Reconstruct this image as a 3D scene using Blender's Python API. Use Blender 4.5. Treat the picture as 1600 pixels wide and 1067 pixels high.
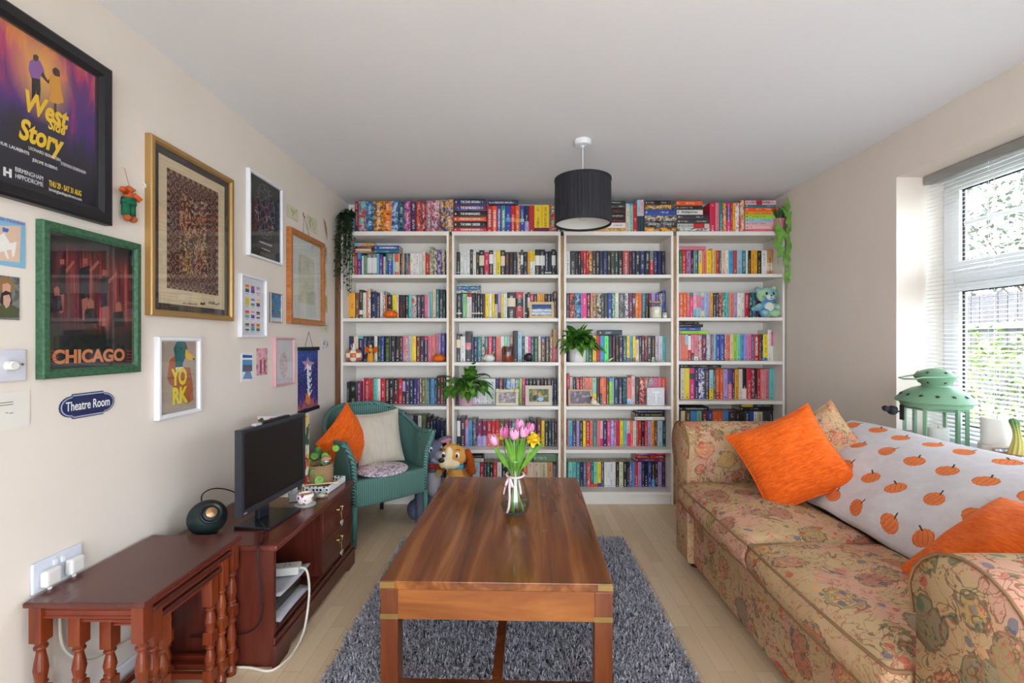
import bpy, math, random
from math import sin, cos, pi, radians, sqrt, atan2
from mathutils import Vector, Matrix

# ------------------------------------------------------------------ camera, world, lights, exposure
scn = bpy.context.scene
COL = scn.collection
for o in list(bpy.data.objects):
    bpy.data.objects.remove(o)

FPX = 720.0            # focal length in pixels of the 1600 px frame
VPX, VPY = 810.0, 535.0
CAMZ = 1.2
cam_d = bpy.data.cameras.new('camera')
cam = bpy.data.objects.new('camera', cam_d)
COL.objects.link(cam)
cam.location = (0, 0, CAMZ)
cam.rotation_euler = (radians(90), 0, 0)
cam_d.sensor_width = 36.0
cam_d.lens = 36.0 * FPX / 1600.0
cam_d.shift_x = -(VPX - 800.0) / 1600.0
cam_d.shift_y = (VPY - 533.5) / 1600.0
cam_d.clip_start = 0.02
scn.camera = cam

wd = bpy.data.worlds.new('world')
scn.world = wd
wd.use_nodes = True
bg = wd.node_tree.nodes['Background']
bg.inputs[0].default_value = (0.80, 0.89, 1.0, 1)
bg.inputs[1].default_value = 6.0

sun_d = bpy.data.lights.new('sun', 'SUN')
sun_d.energy = 12.0
sun_d.angle = radians(1.5)
sun_d.color = (1.0, 0.97, 0.93)
sun = bpy.data.objects.new('sun', sun_d)
COL.objects.link(sun)
sun.rotation_euler = Vector((0.75, -0.25, -0.85)).to_track_quat('-Z', 'Y').to_euler()


def area(name, loc, aim, sx, sy, energy, color, portal=False):
    d = bpy.data.lights.new(name, 'AREA')
    d.shape = 'RECTANGLE'
    d.size = sx
    d.size_y = sy
    d.energy = energy
    d.color = color
    o = bpy.data.objects.new(name, d)
    COL.objects.link(o)
    o.location = loc
    o.rotation_euler = Vector(aim).to_track_quat('-Z', 'Y').to_euler()
    if portal:
        d.cycles.is_portal = True
    return o


area('window_portal', (2.36, 1.085, 1.38), (-1, 0, 0), 2.7, 1.42, 10, (1, 1, 1), True)
area('added_door_portal', (0.35, -1.86, 1.06), (0, 1, 0), 2.5, 2.15, 10, (1, 1, 1), True)  # daylight sampling through the added, unseen rear door

scn.view_settings.view_transform = 'Standard'
scn.view_settings.look = 'None'
scn.view_settings.exposure = 0.82
scn.view_settings.gamma = 1.0
scn.view_settings.use_curve_mapping = False

rnd = random.Random(7)


# ------------------------------------------------------------------ colour and node helpers
def lin(c):
    out = []
    for v in c[:3]:
        v = v / 255.0
        out.append(v / 12.92 if v <= 0.04045 else ((v + 0.055) / 1.055) ** 2.4)
    return (out[0], out[1], out[2], 1.0)


class G:
    """tiny node graph builder"""
    def __init__(self, name, rough=0.6, metal=0.0, spec=0.5):
        self.mat = bpy.data.materials.new(name)
        self.mat.use_nodes = True
        self.nt = self.mat.node_tree
        self.b = self.nt.nodes['Principled BSDF']
        self.out = self.nt.nodes['Material Output']
        self.b.inputs['Roughness'].default_value = rough
        self.b.inputs['Metallic'].default_value = metal
        self.b.inputs['Specular IOR Level'].default_value = spec

    def put(self, sock, v):
        if v is None:
            return
        if hasattr(v, 'is_output'):
            self.nt.links.new(v, sock)
        else:
            sock.default_value = v

    def math(self, op, a, b=None, c=None, clamp=False):
        n = self.nt.nodes.new('ShaderNodeMath')
        n.operation = op
        n.use_clamp = clamp
        self.put(n.inputs[0], a)
        self.put(n.inputs[1], b)
        self.put(n.inputs[2], c)
        return n.outputs[0]

    def mix(self, f, a, b, mode='MIX'):
        n = self.nt.nodes.new('ShaderNodeMix')
        n.data_type = 'RGBA'
        n.blend_type = mode
        self.put(n.inputs[0], f)
        self.put(n.inputs[6], a)
        self.put(n.inputs[7], b)
        return n.outputs[2]

    def tc(self, which='Object'):
        return self.nt.nodes.new('ShaderNodeTexCoord').outputs[which]

    def attr(self, name):
        n = self.nt.nodes.new('ShaderNodeAttribute')
        n.attribute_name = name
        return n

    def sep(self, v):
        n = self.nt.nodes.new('ShaderNodeSeparateXYZ')
        self.put(n.inputs[0], v)
        return n.outputs

    def comb(self, x=0.0, y=0.0, z=0.0):
        n = self.nt.nodes.new('ShaderNodeCombineXYZ')
        self.put(n.inputs[0], x)
        self.put(n.inputs[1], y)
        self.put(n.inputs[2], z)
        return n.outputs[0]

    def mapping(self, v, loc=(0, 0, 0), rot=(0, 0, 0), scale=(1, 1, 1)):
        n = self.nt.nodes.new('ShaderNodeMapping')
        self.put(n.inputs[0], v)
        n.inputs[1].default_value = loc
        n.inputs[2].default_value = rot
        n.inputs[3].default_value = scale
        return n.outputs[0]

    def noise(self, v, scale, detail=2.0, rough=0.5, dist=0.0, col=False):
        n = self.nt.nodes.new('ShaderNodeTexNoise')
        self.put(n.inputs['Vector'], v)
        n.inputs['Scale'].default_value = scale
        n.inputs['Detail'].default_value = detail
        n.inputs['Roughness'].default_value = rough
        n.inputs['Distortion'].default_value = dist
        return n.outputs[1 if col else 0]

    def vor(self, v, scale, feature='F1', out=0, rand=1.0):
        n = self.nt.nodes.new('ShaderNodeTexVoronoi')
        n.feature = feature
        self.put(n.inputs['Vector'], v)
        n.inputs['Scale'].default_value = scale
        n.inputs['Randomness'].default_value = rand
        return n.outputs[out]

    def wave(self, v, scale, dist=0.0, detail=1.0, dscale=1.0, dirn='X', prof='SIN'):
        n = self.nt.nodes.new('ShaderNodeTexWave')
        n.bands_direction = dirn
        n.wave_profile = prof
        self.put(n.inputs['Vector'], v)
        n.inputs['Scale'].default_value = scale
        n.inputs['Distortion'].default_value = dist
        n.inputs['Detail'].default_value = detail
        n.inputs['Detail Scale'].default_value = dscale
        return n.outputs[1]

    def ramp(self, f, stops, interp='LINEAR'):
        n = self.nt.nodes.new('ShaderNodeValToRGB')
        n.color_ramp.interpolation = interp
        el = n.color_ramp.elements
        while len(el) < len(stops):
            el.new(0.5)
        for e, (p, c) in zip(el, stops):
            e.position = p
            e.color = lin(c) if not isinstance(c, float) else (c, c, c, 1)
        self.put(n.inputs[0], f)
        return n.outputs[0]

    def step(self, x, edge, soft=0.02):
        n = self.nt.nodes.new('ShaderNodeMapRange')
        self.put(n.inputs[0], x)
        n.inputs[1].default_value = edge - soft
        n.inputs[2].default_value = edge + soft
        return n.outputs[0]

    def color(self, v):
        self.put(self.b.inputs['Base Color'], lin(v) if isinstance(v, tuple) else v)
        return self

    def bump(self, h, strength=0.3, dist=0.01):
        n = self.nt.nodes.new('ShaderNodeBump')
        n.inputs['Strength'].default_value = strength
        n.inputs['Distance'].default_value = dist
        self.put(n.inputs['Height'], h)
        self.nt.links.new(n.outputs[0], self.b.inputs['Normal'])
        return self


_mc = {}


def plain(c, rough=0.6, metal=0.0, spec=0.5, name=None, bump=None):
    key = (c, rough, metal, spec, bump)
    if key in _mc:
        return _mc[key]
    g = G(name or 'paint_%d_%d_%d' % c, rough, metal, spec)
    n = g.noise(g.tc(), 9.0, 3)
    base = lin(c)
    g.color(g.mix(n, tuple(x * 0.94 for x in base[:3]) + (1,), tuple(min(1, x * 1.05) for x in base[:3]) + (1,)))
    if bump:
        g.bump(g.noise(g.tc(), bump[0], 3), bump[1], bump[2])
    _mc[key] = g.mat
    return g.mat


def wood(name, cs, stretch=(14, 1.2, 14), rough=0.3, fine=60, seed=0.0):
    g = G(name, rough)
    v = g.tc()
    v2 = g.mapping(v, loc=(seed, seed, seed), scale=stretch)
    n = g.noise(v2, 1.0, 5, 0.6, 0.6)
    f = g.noise(g.mapping(v, scale=tuple(s * fine / 14 for s in stretch)), 1.0, 2)
    c = g.ramp(n, [(0.28, cs[0]), (0.5, cs[1]), (0.72, cs[2])])
    g.color(g.mix(g.math('MULTIPLY', f, 0.35), c, lin(cs[0])))
    g.bump(f, 0.08, 0.002)
    return g.mat


def glassy(name, tint=(255, 255, 255), gloss=0.06, rough=0.02, ior=1.45):
    """clear pane: see-through with surface reflection by angle"""
    m = bpy.data.materials.new(name)
    m.use_nodes = True
    nt = m.node_tree
    nt.nodes.clear()
    out = nt.nodes.new('ShaderNodeOutputMaterial')
    tr = nt.nodes.new('ShaderNodeBsdfTransparent')
    tr.inputs[0].default_value = lin(tint)
    gl = nt.nodes.new('ShaderNodeBsdfGlossy')
    gl.inputs['Roughness'].default_value = rough
    lw = nt.nodes.new('ShaderNodeLayerWeight')
    lw.inputs[0].default_value = 0.5
    fr = nt.nodes.new('ShaderNodeMath')
    fr.operation = 'POWER'
    fr.inputs[1].default_value = 6.0
    nt.links.new(lw.outputs['Facing'], fr.inputs[0])
    ad = nt.nodes.new('ShaderNodeMath')
    ad.operation = 'ADD'
    ad.use_clamp = True
    ad.inputs[1].default_value = gloss
    mx = nt.nodes.new('ShaderNodeMixShader')
    nt.links.new(fr.outputs[0], ad.inputs[0])
    nt.links.new(ad.outputs[0], mx.inputs[0])
    nt.links.new(tr.outputs[0], mx.inputs[1])
    nt.links.new(gl.outputs[0], mx.inputs[2])
    nt.links.new(mx.outputs[0], out.inputs[0])
    return m


# ------------------------------------------------------------------ mesh helpers
def frame_of(d, up=(0, 0, 1)):
    d = Vector(d).normalized()
    u = Vector(up)
    if abs(d.dot(u)) > 0.98:
        u = Vector((0, 1, 0)) if abs(d.y) < 0.9 else Vector((1, 0, 0))
    x = u.cross(d).normalized()
    y = d.cross(x).normalized()
    return x, y, d


class MB:
    def __init__(self):
        self.v = []
        self.f = []
        self.uv = None

    def add(self, vs, fs, M=None):
        n = len(self.v)
        if M is not None:
            vs = [M @ Vector(p) for p in vs]
        self.v += [tuple(p) for p in vs]
        self.f += [tuple(i + n for i in f) for f in fs]
        return self

    def box(self, a, b, M=None):
        x0, y0, z0 = a
        x1, y1, z1 = b
        vs = [(x0, y0, z0), (x1, y0, z0), (x1, y1, z0), (x0, y1, z0), (x0, y0, z1), (x1, y0, z1), (x1, y1, z1), (x0, y1, z1)]
        return self.add(vs, [(0, 3, 2, 1), (4, 5, 6, 7), (0, 1, 5, 4), (1, 2, 6, 5), (2, 3, 7, 6), (3, 0, 4, 7)], M)

    def lathe(self, prof, seg=24, M=None, cap=True, sy=1.0):
        vs, fs = [], []
        for r, z in prof:
            for i in range(seg):
                a = 2 * pi * i / seg
                vs.append((r * cos(a), r * sin(a) * sy, z))
        for k in range(len(prof) - 1):
            for i in range(seg):
                j = (i + 1) % seg
                fs.append((k * seg + i, k * seg + j, (k + 1) * seg + j, (k + 1) * seg + i))
        if cap:
            fs.append(tuple(range(seg))[::-1])
            fs.append(tuple((len(prof) - 1) * seg + i for i in range(seg)))
        return self.add(vs, fs, M)

    def cyl(self, a, b, r, r2=None, seg=12):
        a = Vector(a)
        b = Vector(b)
        r2 = r if r2 is None else r2
        x, y, d = frame_of(b - a)
        M = Matrix((x, y, d)).transposed().to_4x4()
        M.translation = a
        return self.lathe([(r, 0), (r2, (b - a).length)], seg, M)

    def tube(self, pts, r, seg=8, closed=False):
        pts = [Vector(p) for p in pts]
        n = len(pts)
        rs = r if isinstance(r, (list, tuple)) else [r] * n
        vs, fs = [], []
        px = None
        for i in range(n):
            if closed:
                d = pts[(i + 1) % n] - pts[i - 1]
            else:
                d = pts[min(i + 1, n - 1)] - pts[max(i - 1, 0)]
            if d.length < 1e-9:
                d = Vector((0, 0, 1))
            d.normalize()
            if px is None:
                px = frame_of(d)[0]
            px = px - d * px.dot(d)
            if px.length < 1e-6:
                px = frame_of(d)[0]
            px.normalize()
            py = d.cross(px)
            for k in range(seg):
                a = 2 * pi * k / seg
                vs.append(pts[i] + (px * cos(a) + py * sin(a)) * rs[i])
        m = n if closed else n - 1
        for i in range(m):
            for k in range(seg):
                j = (i + 1) % n
                fs.append((i * seg + k, i * seg + (k + 1) % seg, j * seg + (k + 1) % seg, j * seg + k))
        if not closed:
            fs.append(tuple(range(seg))[::-1])
            fs.append(tuple((n - 1) * seg + k for k in range(seg)))
        return self.add(vs, fs)

    def ell(self, c, r, seg=20, rings=12, M=None):
        prof = []
        vs = [(0, 0, -1)]
        fs = []
        for k in range(1, rings):
            t = -pi / 2 + pi * k / rings
            for i in range(seg):
                a = 2 * pi * i / seg
                vs.append((cos(t) * cos(a), cos(t) * sin(a), sin(t)))
        vs.append((0, 0, 1))
        L = len(vs) - 1
        for i in range(seg):
            j = (i + 1) % seg
            fs.append((0, 1 + j, 1 + i))
            fs.append((L, L - seg + i, L - seg + j))
        for k in range(rings - 2):
            for i in range(seg):
                j = (i + 1) % seg
                fs.append((1 + k * seg + i, 1 + k * seg + j, 1 + (k + 1) * seg + j, 1 + (k + 1) * seg + i))
        if isinstance(r, (int, float)):
            r = (r, r, r)
        T = Matrix.Translation(Vector(c)) @ (M if M is not None else Matrix.Identity(4)) @ Matrix.Diagonal((r[0], r[1], r[2], 1))
        return self.add(vs, fs, T)

    def prism(self, pts, z0, z1, M=None):
        n = len(pts)
        vs = [(p[0], p[1], z0) for p in pts] + [(p[0], p[1], z1) for p in pts]
        fs = [tuple(range(n))[::-1], tuple(range(n, 2 * n))]
        for i in range(n):
            j = (i + 1) % n
            fs.append((i, j, n + j, n + i))
        return self.add(vs, fs, M)

    def grid(self, fn, nu, nv, closed_u=False):
        vs = [fn(i / (nu if closed_u else nu - 1), j / (nv - 1)) for j in range(nv) for i in range(nu)]
        fs = []
        for j in range(nv - 1):
            for i in range(nu if closed_u else nu - 1):
                k = (i + 1) % nu
                fs.append((j * nu + i, j * nu + k, (j + 1) * nu + k, (j + 1) * nu + i))
        return self.add(vs, fs)

    def leaf(self, base, d, L, W, droop=0.5, up=(0, 0, 1), seg=5, fold=0.15):
        base = Vector(base)
        d = Vector(d).normalized()
        side = d.cross(Vector(up))
        if side.length < 0.05:
            side = Vector((1, 0, 0))
        side.normalize()
        vs, fs = [], []
        p = base.copy()
        dd = d.copy()
        for i in range(seg + 1):
            t = i / seg
            w = W * 0.5 * (sin(pi * min(1, t ** 0.75)) ** 0.8 if 0 < t < 1 else 0.02)
            nrm = side.cross(dd).normalized()
            vs += [p - side * w + nrm * w * fold * 2, p.copy(), p + side * w + nrm * w * fold * 2]
            dd = (dd + Vector((0, 0, -droop / seg))).normalized()
            p = p + dd * (L / seg)
        for i in range(seg):
            a = i * 3
            fs += [(a, a + 1, a + 4, a + 3), (a + 1, a + 2, a + 5, a + 4)]
        return self.add(vs, fs)

    def build(self, name, mat, parent=None, smooth=False, bevel=0.0, loc=None, rot=None, solid=0.0, sub=0, seg=2, autosmooth=None, label=None):
        me = bpy.data.meshes.new(name)
        me.from_pydata(self.v, [], self.f)
        if self.uv is not None:
            lay = me.uv_layers.new(name='UVMap')
            for li, l in enumerate(me.loops):
                lay.data[li].uv = self.uv[l.vertex_index]
        if mat is not None:
            me.materials.append(mat)
        if smooth:
            me.polygons.foreach_set('use_smooth', [True] * len(me.polygons))
            if autosmooth:
                try:
                    me.set_sharp_from_angle(angle=radians(autosmooth))
                except Exception:
                    pass
        me.update()
        o = bpy.data.objects.new(name, me)
        COL.objects.link(o)
        if parent is not None:
            o.parent = parent
        if loc is not None:
            o.location = loc
        if rot is not None:
            o.rotation_euler = rot
        if solid:
            m = o.modifiers.new('solid', 'SOLIDIFY')
            m.thickness = solid
            m.offset = 0
        if bevel:
            m = o.modifiers.new('bevel', 'BEVEL')
            m.width = bevel
            m.segments = seg
            m.limit_method = 'ANGLE'
            m.angle_limit = radians(40)
        if sub:
            m = o.modifiers.new('sub', 'SUBSURF')
            m.levels = sub
            m.render_levels = sub
        if label:
            o['label'] = label
        return o


def tag(o, label, cat, group=None, kind=None):
    o['label'] = label
    o['category'] = cat
    if group:
        o['group'] = group
    if kind:
        o['kind'] = kind
    return o


def thing(name, label, cat, loc=(0, 0, 0), rz=0.0, group=None, rot=None):
    o = bpy.data.objects.new(name, None)
    o.empty_display_size = 0.05
    COL.objects.link(o)
    o.location = loc
    o.rotation_euler = rot if rot is not None else (0, 0, rz)
    return tag(o, label, cat, group)


def struct(mb, name, mat, **k):
    o = mb.build(name, mat, **k)
    if k.get('parent') is None:
        o['kind'] = 'structure'
    return o


def text(s, size, mat, parent, loc=(0, 0, 0), name='lettering', align='CENTER', bold=0.0, shear=0.0, rot=(0, 0, 0), ext=0.0002, sx=1.0, width=None):
    cu = bpy.data.curves.new('txt', 'FONT')
    cu.body = s
    cu.size = size
    cu.align_x = align
    cu.align_y = 'CENTER'
    cu.offset = bold * size
    cu.shear = shear
    cu.extrude = ext
    cu.resolution_u = 4
    t = bpy.data.objects.new('txt', cu)
    me = t.to_mesh()
    me = me.copy()
    if width is not None and len(me.vertices):
        xs = [v.co.x for v in me.vertices]
        sx = width / max(1e-6, max(xs) - min(xs))
    for v in me.vertices:
        v.co.x *= sx
    me.materials.clear()
    me.materials.append(mat)
    o = bpy.data.objects.new(name, me)
    bpy.data.objects.remove(t)
    COL.objects.link(o)
    o.parent = parent
    o.location = loc
    o.rotation_euler = rot
    return o


def at(px, py, Y):
    return Vector(((px - VPX) * Y / FPX, Y, CAMZ - (py - VPY) * Y / FPX))


# ------------------------------------------------------------------ shared materials
M_white = plain((234, 229, 221), 0.45, name='white_melamine')
M_brass = plain((190, 150, 80), 0.3, 1.0, name='brass')
M_olbrass = plain((150, 125, 75), 0.45, 0.8, name='aged_brass')
M_black = plain((22, 22, 24), 0.4, name='black_plastic')
M_mattblack = plain((30, 30, 34), 0.7, name='matt_black')
M_ink = plain((25, 24, 26), 0.7, name='dark_ink')
M_paper = plain((235, 228, 212), 0.8, name='paper')
M_pages = plain((222, 208, 180), 0.85, name='book_pages')
M_wtext = plain((240, 240, 238), 0.6, name='white_ink')
M_pane = glassy('picture_glass', gloss=0.05)
M_win = glassy('window_glass', gloss=0.02)
M_clear = glassy('clear_glass', tint=(250, 253, 252), gloss=0.07)
g = G('leaf_green', 0.4)
v = g.tc()
g.color(g.ramp(g.noise(v, 14, 2), [(0.3, (42, 92, 30)), (0.52, (80, 140, 46)), (0.75, (142, 188, 74))]))
M_leaf = g.mat
g = G('dark_leaf_green', 0.5)
g.color(g.ramp(g.noise(g.tc(), 20, 2), [(0.3, (18, 42, 22)), (0.6, (34, 70, 34)), (0.8, (62, 96, 48))]))
M_dleaf = g.mat
g = G('bright_leaf_green', 0.45)
g.color(g.ramp(g.noise(g.tc(), 14, 2), [(0.3, (70, 130, 35)), (0.6, (110, 170, 55)), (0.8, (165, 205, 95))]))
M_bleaf = g.mat
M_soil = plain((50, 36, 26), 0.95, name='soil')
# ------------------------------------------------------------------ the room
XL, XR = -1.362, 1.985
YB = 3.70          # wall behind the bookcases
YR = -1.80         # wall behind the camera
H = 2.305
WT = 0.30
WY0, WY1, WZ0, WZ1 = -0.25, 2.42, 0.68, 2.067   # window opening, unseen near side widened to light the ceiling more

g = G('painted_plaster', 0.85, spec=0.25)
v = g.tc()
g.color(g.mix(g.noise(v, 3.0, 3), lin((230, 219, 206)), lin((238, 228, 217))))
g.bump(g.noise(v, 160, 3), 0.08, 0.002)
M_wall = g.mat
g = G('ceiling_paint', 0.9, spec=0.2)
v = g.tc()
g.color(g.mix(g.noise(v, 2.0, 2), lin((240, 242, 246)), lin((244, 246, 250))))
g.bump(g.noise(v, 120, 3), 0.06, 0.002)
M_ceil = g.mat

g = G('laminate_floor', 0.32, spec=0.45)
v = g.tc()
s = g.sep(v)
vv = g.comb(s[1], s[0], 0.0)
br = g.nt.nodes.new('ShaderNodeTexBrick')
g.put(br.inputs['Vector'], vv)
br.inputs['Color1'].default_value = lin((238, 215, 182))
br.inputs['Color2'].default_value = lin((218, 191, 155))
br.inputs['Mortar'].default_value = lin((186, 156, 120))
br.inputs['Scale'].default_value = 1.0
br.inputs['Mortar Size'].default_value = 0.0012
br.inputs['Mortar Smooth'].default_value = 0.6
br.inputs['Bias'].default_value = -0.2
br.inputs['Brick Width'].default_value = 0.42
br.inputs['Row Height'].default_value = 0.066
br.offset = 0.37
n = g.noise(g.mapping(v, scale=(45, 2.2, 10)), 1.0, 5, 0.6, 0.8)
g.color(g.mix(g.math('MULTIPLY', n, 0.55), br.outputs[0], lin((208, 178, 138))))
M_floor = g.mat

mb = MB().box((XL - WT, YR - WT, -0.12), (XR + WT, YB + 0.2, 0))
struct(mb, 'floor', M_floor)
mb = MB().box((XL - WT, YR - WT, H), (XR + WT, YB + 0.2, H + 0.2))
struct(mb, 'ceiling', M_ceil)
struct(MB().box((XL - WT, YR - WT, 0), (XL, YB + 0.2, H)), 'wall_left', M_wall)
struct(MB().box((XL, YB, 0), (XR, YB + 0.2, H)), 'wall_back', M_wall)
mb = MB()
mb.box((XR, YR - WT, 0), (XR + WT, YB + 0.2, WZ0))
mb.box((XR, YR - WT, WZ1), (XR + WT, YB + 0.2, H))
mb.box((XR, WY1, WZ0), (XR + WT, YB + 0.2, WZ1))
mb.box((XR, YR - WT, WZ0), (XR + WT, WY0, WZ1))
struct(mb, 'wall_right', M_wall)
# rear wall; its unseen wide glazed door is added to let in daylight
DX0, DX1, DZ = -0.9, 1.6, 2.12
mb = MB()
mb.box((XL, YR - WT, 0), (DX0, YR, H)).box((DX1, YR - WT, 0), (XR, YR, H)).box((DX0, YR - WT, DZ), (DX1, YR, H))
struct(mb, 'wall_rear', M_wall)
M_upvc = plain((238, 240, 242), 0.3, name='white_frame')
mb = MB()
yy = YR - 0.18
for a, b in (((DX0, yy, 0.0), (DX1, yy + 0.07, 0.06)), ((DX0, yy, DZ - 0.06), (DX1, yy + 0.07, DZ))):
    mb.box(a, b)
for x in (DX0, (DX0 + DX1) / 2 - 0.04, DX1 - 0.07):
    mb.box((x, yy, 0.06), (x + 0.07, yy + 0.07, DZ - 0.06))
d1 = struct(mb, 'added_door_1', M_upvc)
MB().box((DX0 + 0.07, yy + 0.03, 0.06), (DX1 - 0.07, yy + 0.036, DZ - 0.06)).build('added_door_glass', M_win, d1)

# baseboards
def skirting(name, x0, y0, x1, y1):
    mb = MB()
    mb.box((x0, y0, 0), (x1, y1, 0.10))
    struct(mb, name, M_upvc, bevel=0.006)
skirting('baseboard_left', XL, YR, XL + 0.016, 3.40)
skirting('baseboard_right', XR - 0.016, YR, XR, 3.40)

# the window: frame, sashes, glazing bars, glass, blind
fx0, fx1 = XR + 0.245, XR + 0.30
mb = MB()
mb.box((fx0, WY0, WZ0), (fx1, WY1, WZ0 + 0.06)).box((fx0, WY0, WZ1 - 0.055), (fx1, WY1, WZ1))
mb.box((fx0, WY1 - 0.06, WZ0 + 0.06), (fx1, WY1, WZ1 - 0.055)).box((fx0, WY0, WZ0 + 0.06), (fx1, WY0 + 0.06, WZ1 - 0.055))
mb.box((fx0, WY0 + 0.06, 1.50), (fx1, WY1 - 0.06, 1.565))
mb.box((fx0, 1.05, WZ0 + 0.06), (fx1, 1.12, WZ1 - 0.055))
win = struct(mb, 'window_1', M_upvc, bevel=0.006)
for (ya, yb) in ((WY0 + 0.06, 1.05), (1.12, WY1 - 0.06)):
    for (za, zb, top) in ((WZ0 + 0.06, 1.50, False), (1.565, WZ1 - 0.055, True)):
        mb = MB()
        w = 0.042
        X0, X1 = fx0 - 0.012, fx0 + 0.03
        mb.box((X0, ya + 0.004, za + 0.004), (X1, yb - 0.004, za + w)).box((X0, ya + 0.004, zb - w), (X1, yb - 0.004, zb - 0.004))
        mb.box((X0, ya + 0.004, za + w), (X1, ya + w, zb - w)).box((X0, yb - w, za + w), (X1, yb - 0.004, zb - w))
        sash = mb.build('window_sash', M_upvc, win, bevel=0.005)
        MB().box((fx0 + 0.014, ya + w, za + w), (fx0 + 0.018, yb - w, zb - w)).build('window_pane', M_win, sash)
        m2 = MB()
        for (p, q, r_, t_) in ((ya + w, yb - w, za + w, za + w + 0.006), (ya + w, yb - w, zb - w - 0.006, zb - w), (ya + w, ya + w + 0.006, za + w, zb - w), (yb - w - 0.006, yb - w, za + w, zb - w)):
            m2.box((fx0 + 0.004, p, r_), (fx0 + 0.013, q, t_))
        m2.build('window_gasket', M_mattblack, sash)
        if top:
            m3 = MB()
            zc = (za + zb) / 2 + 0.01
            m3.box((fx0 + 0.005, ya + w, zc - 0.011), (fx0 + 0.013, yb - w, zc + 0.011))
            for k in (1, 2):
                yc = ya + w + (yb - ya - 2 * w) * k / 3
                m3.box((fx0 + 0.005, yc - 0.011, za + w), (fx0 + 0.0125, yc + 0.011, zb - w))
            m3.build('glazing_bars', M_upvc, sash)
sill = MB().box((1.845, WY0 - 0.04, WZ0 - 0.022), (XR + 0.243, WY1 - 0.001, WZ0 + 0.0005))
struct(sill, 'trim_1', M_upvc, bevel=0.006)

# venetian blind
bl = thing('venetian_blind', 'white slatted venetian blind lowered across the big window', 'blind', (XR + 0.155, (WY0 + WY1) / 2, WZ1))
hw = (WY1 - WY0) / 2 - 0.012
MB().box((-0.022, -hw, -0.045), (0.022, hw, -0.002)).build('head_rail', plain((150, 150, 148), 0.4), bl, bevel=0.004)
mb = MB()
tilt = radians(14)
z = -0.065
while z > -(WZ1 - WZ0) + 0.035:
    pts = []
    for k in range(4):
        t = -1 + 2 * k / 3
        a = t * 0.0125
        h = 0.0022 * (1 - t * t)
        pts.append((a * cos(tilt) - h * sin(tilt), a * sin(tilt) + h * cos(tilt)))
    n0 = len(mb.v)
    for (x, zz) in pts:
        mb.v.append((x, -hw + 0.003, z + zz))
        mb.v.append((x, hw - 0.003, z + zz))
    for k in range(3):
        mb.f.append((n0 + 2 * k, n0 + 2 * k + 1, n0 + 2 * k + 3, n0 + 2 * k + 2))
    z -= 0.0205
mb.build('slats', plain((236, 236, 234), 0.45, name='blind_slat'), bl, smooth=True)
MB().box((-0.012, -hw + 0.003, -(WZ1 - WZ0) + 0.012), (0.012, hw - 0.003, -(WZ1 - WZ0) + 0.024)).build('bottom_rail', M_upvc, bl)
for yc in (-1.1, -0.45, 0.25, 1.0):
    mb = MB()
    mb.cyl((-0.013, yc, -0.045), (-0.013, yc, -(WZ1 - WZ0) + 0.02), 0.0008, seg=5)
    mb.cyl((0.013, yc, -0.045), (0.013, yc, -(WZ1 - WZ0) + 0.02), 0.0008, seg=5)
    mb.build('ladder_cord', M_upvc, bl)

# outside: lawn, fence, shrubs, trees
g = G('grass', 0.9)
g.color(g.ramp(g.noise(g.tc(), 6, 4), [(0.3, (80, 94, 56)), (0.7, (116, 130, 80))]))
pv = MB().box((XR + WT, -9, -0.30), (XR + WT + 1.7, 9, -0.12)).build('ground', plain((214, 216, 220), 0.9, name='added_bounce_paving'))  # pale strip added to bounce sunlight up through the window onto the ceiling
pv['kind'] = 'structure'
lawn = MB().box((XR + WT + 1.7, -9, -0.30), (16, 16, -0.12)).build('lawn', g.mat)
lawn['kind'] = 'structure'
lawn.name = 'ground'
MB_ = MB().box((-9, -12, -0.30), (XR + WT, YR - WT, -0.12))
pat = MB_.build('ground', plain((184, 186, 190), 0.9, name='patio_paving'))
pat['kind'] = 'structure'
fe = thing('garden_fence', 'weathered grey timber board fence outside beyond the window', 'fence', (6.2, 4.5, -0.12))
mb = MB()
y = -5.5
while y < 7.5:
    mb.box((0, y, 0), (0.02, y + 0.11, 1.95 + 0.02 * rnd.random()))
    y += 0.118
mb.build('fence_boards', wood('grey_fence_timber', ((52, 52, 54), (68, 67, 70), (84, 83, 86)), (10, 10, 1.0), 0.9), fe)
mb = MB()
for y in range(-5, 8, 2):
    mb.box((-0.07, y, 0), (-0.002, y + 0.09, 2.0))
    mb.box((-0.05, y + 0.091, 0.4), (-0.002, y + 1.999, 0.48)).box((-0.05, y + 0.091, 1.5), (-0.002, y + 1.999, 1.58))
mb.build('fence_rails', plain((128, 122, 116), 0.9), fe)


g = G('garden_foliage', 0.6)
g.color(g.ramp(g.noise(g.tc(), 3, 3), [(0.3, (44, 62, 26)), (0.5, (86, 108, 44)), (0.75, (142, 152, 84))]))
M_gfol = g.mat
g = G('far_foliage', 0.6)
g.color(g.ramp(g.noise(g.tc(), 3, 3), [(0.3, (62, 72, 58)), (0.6, (100, 108, 92))]))
M_ffol = g.mat


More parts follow.
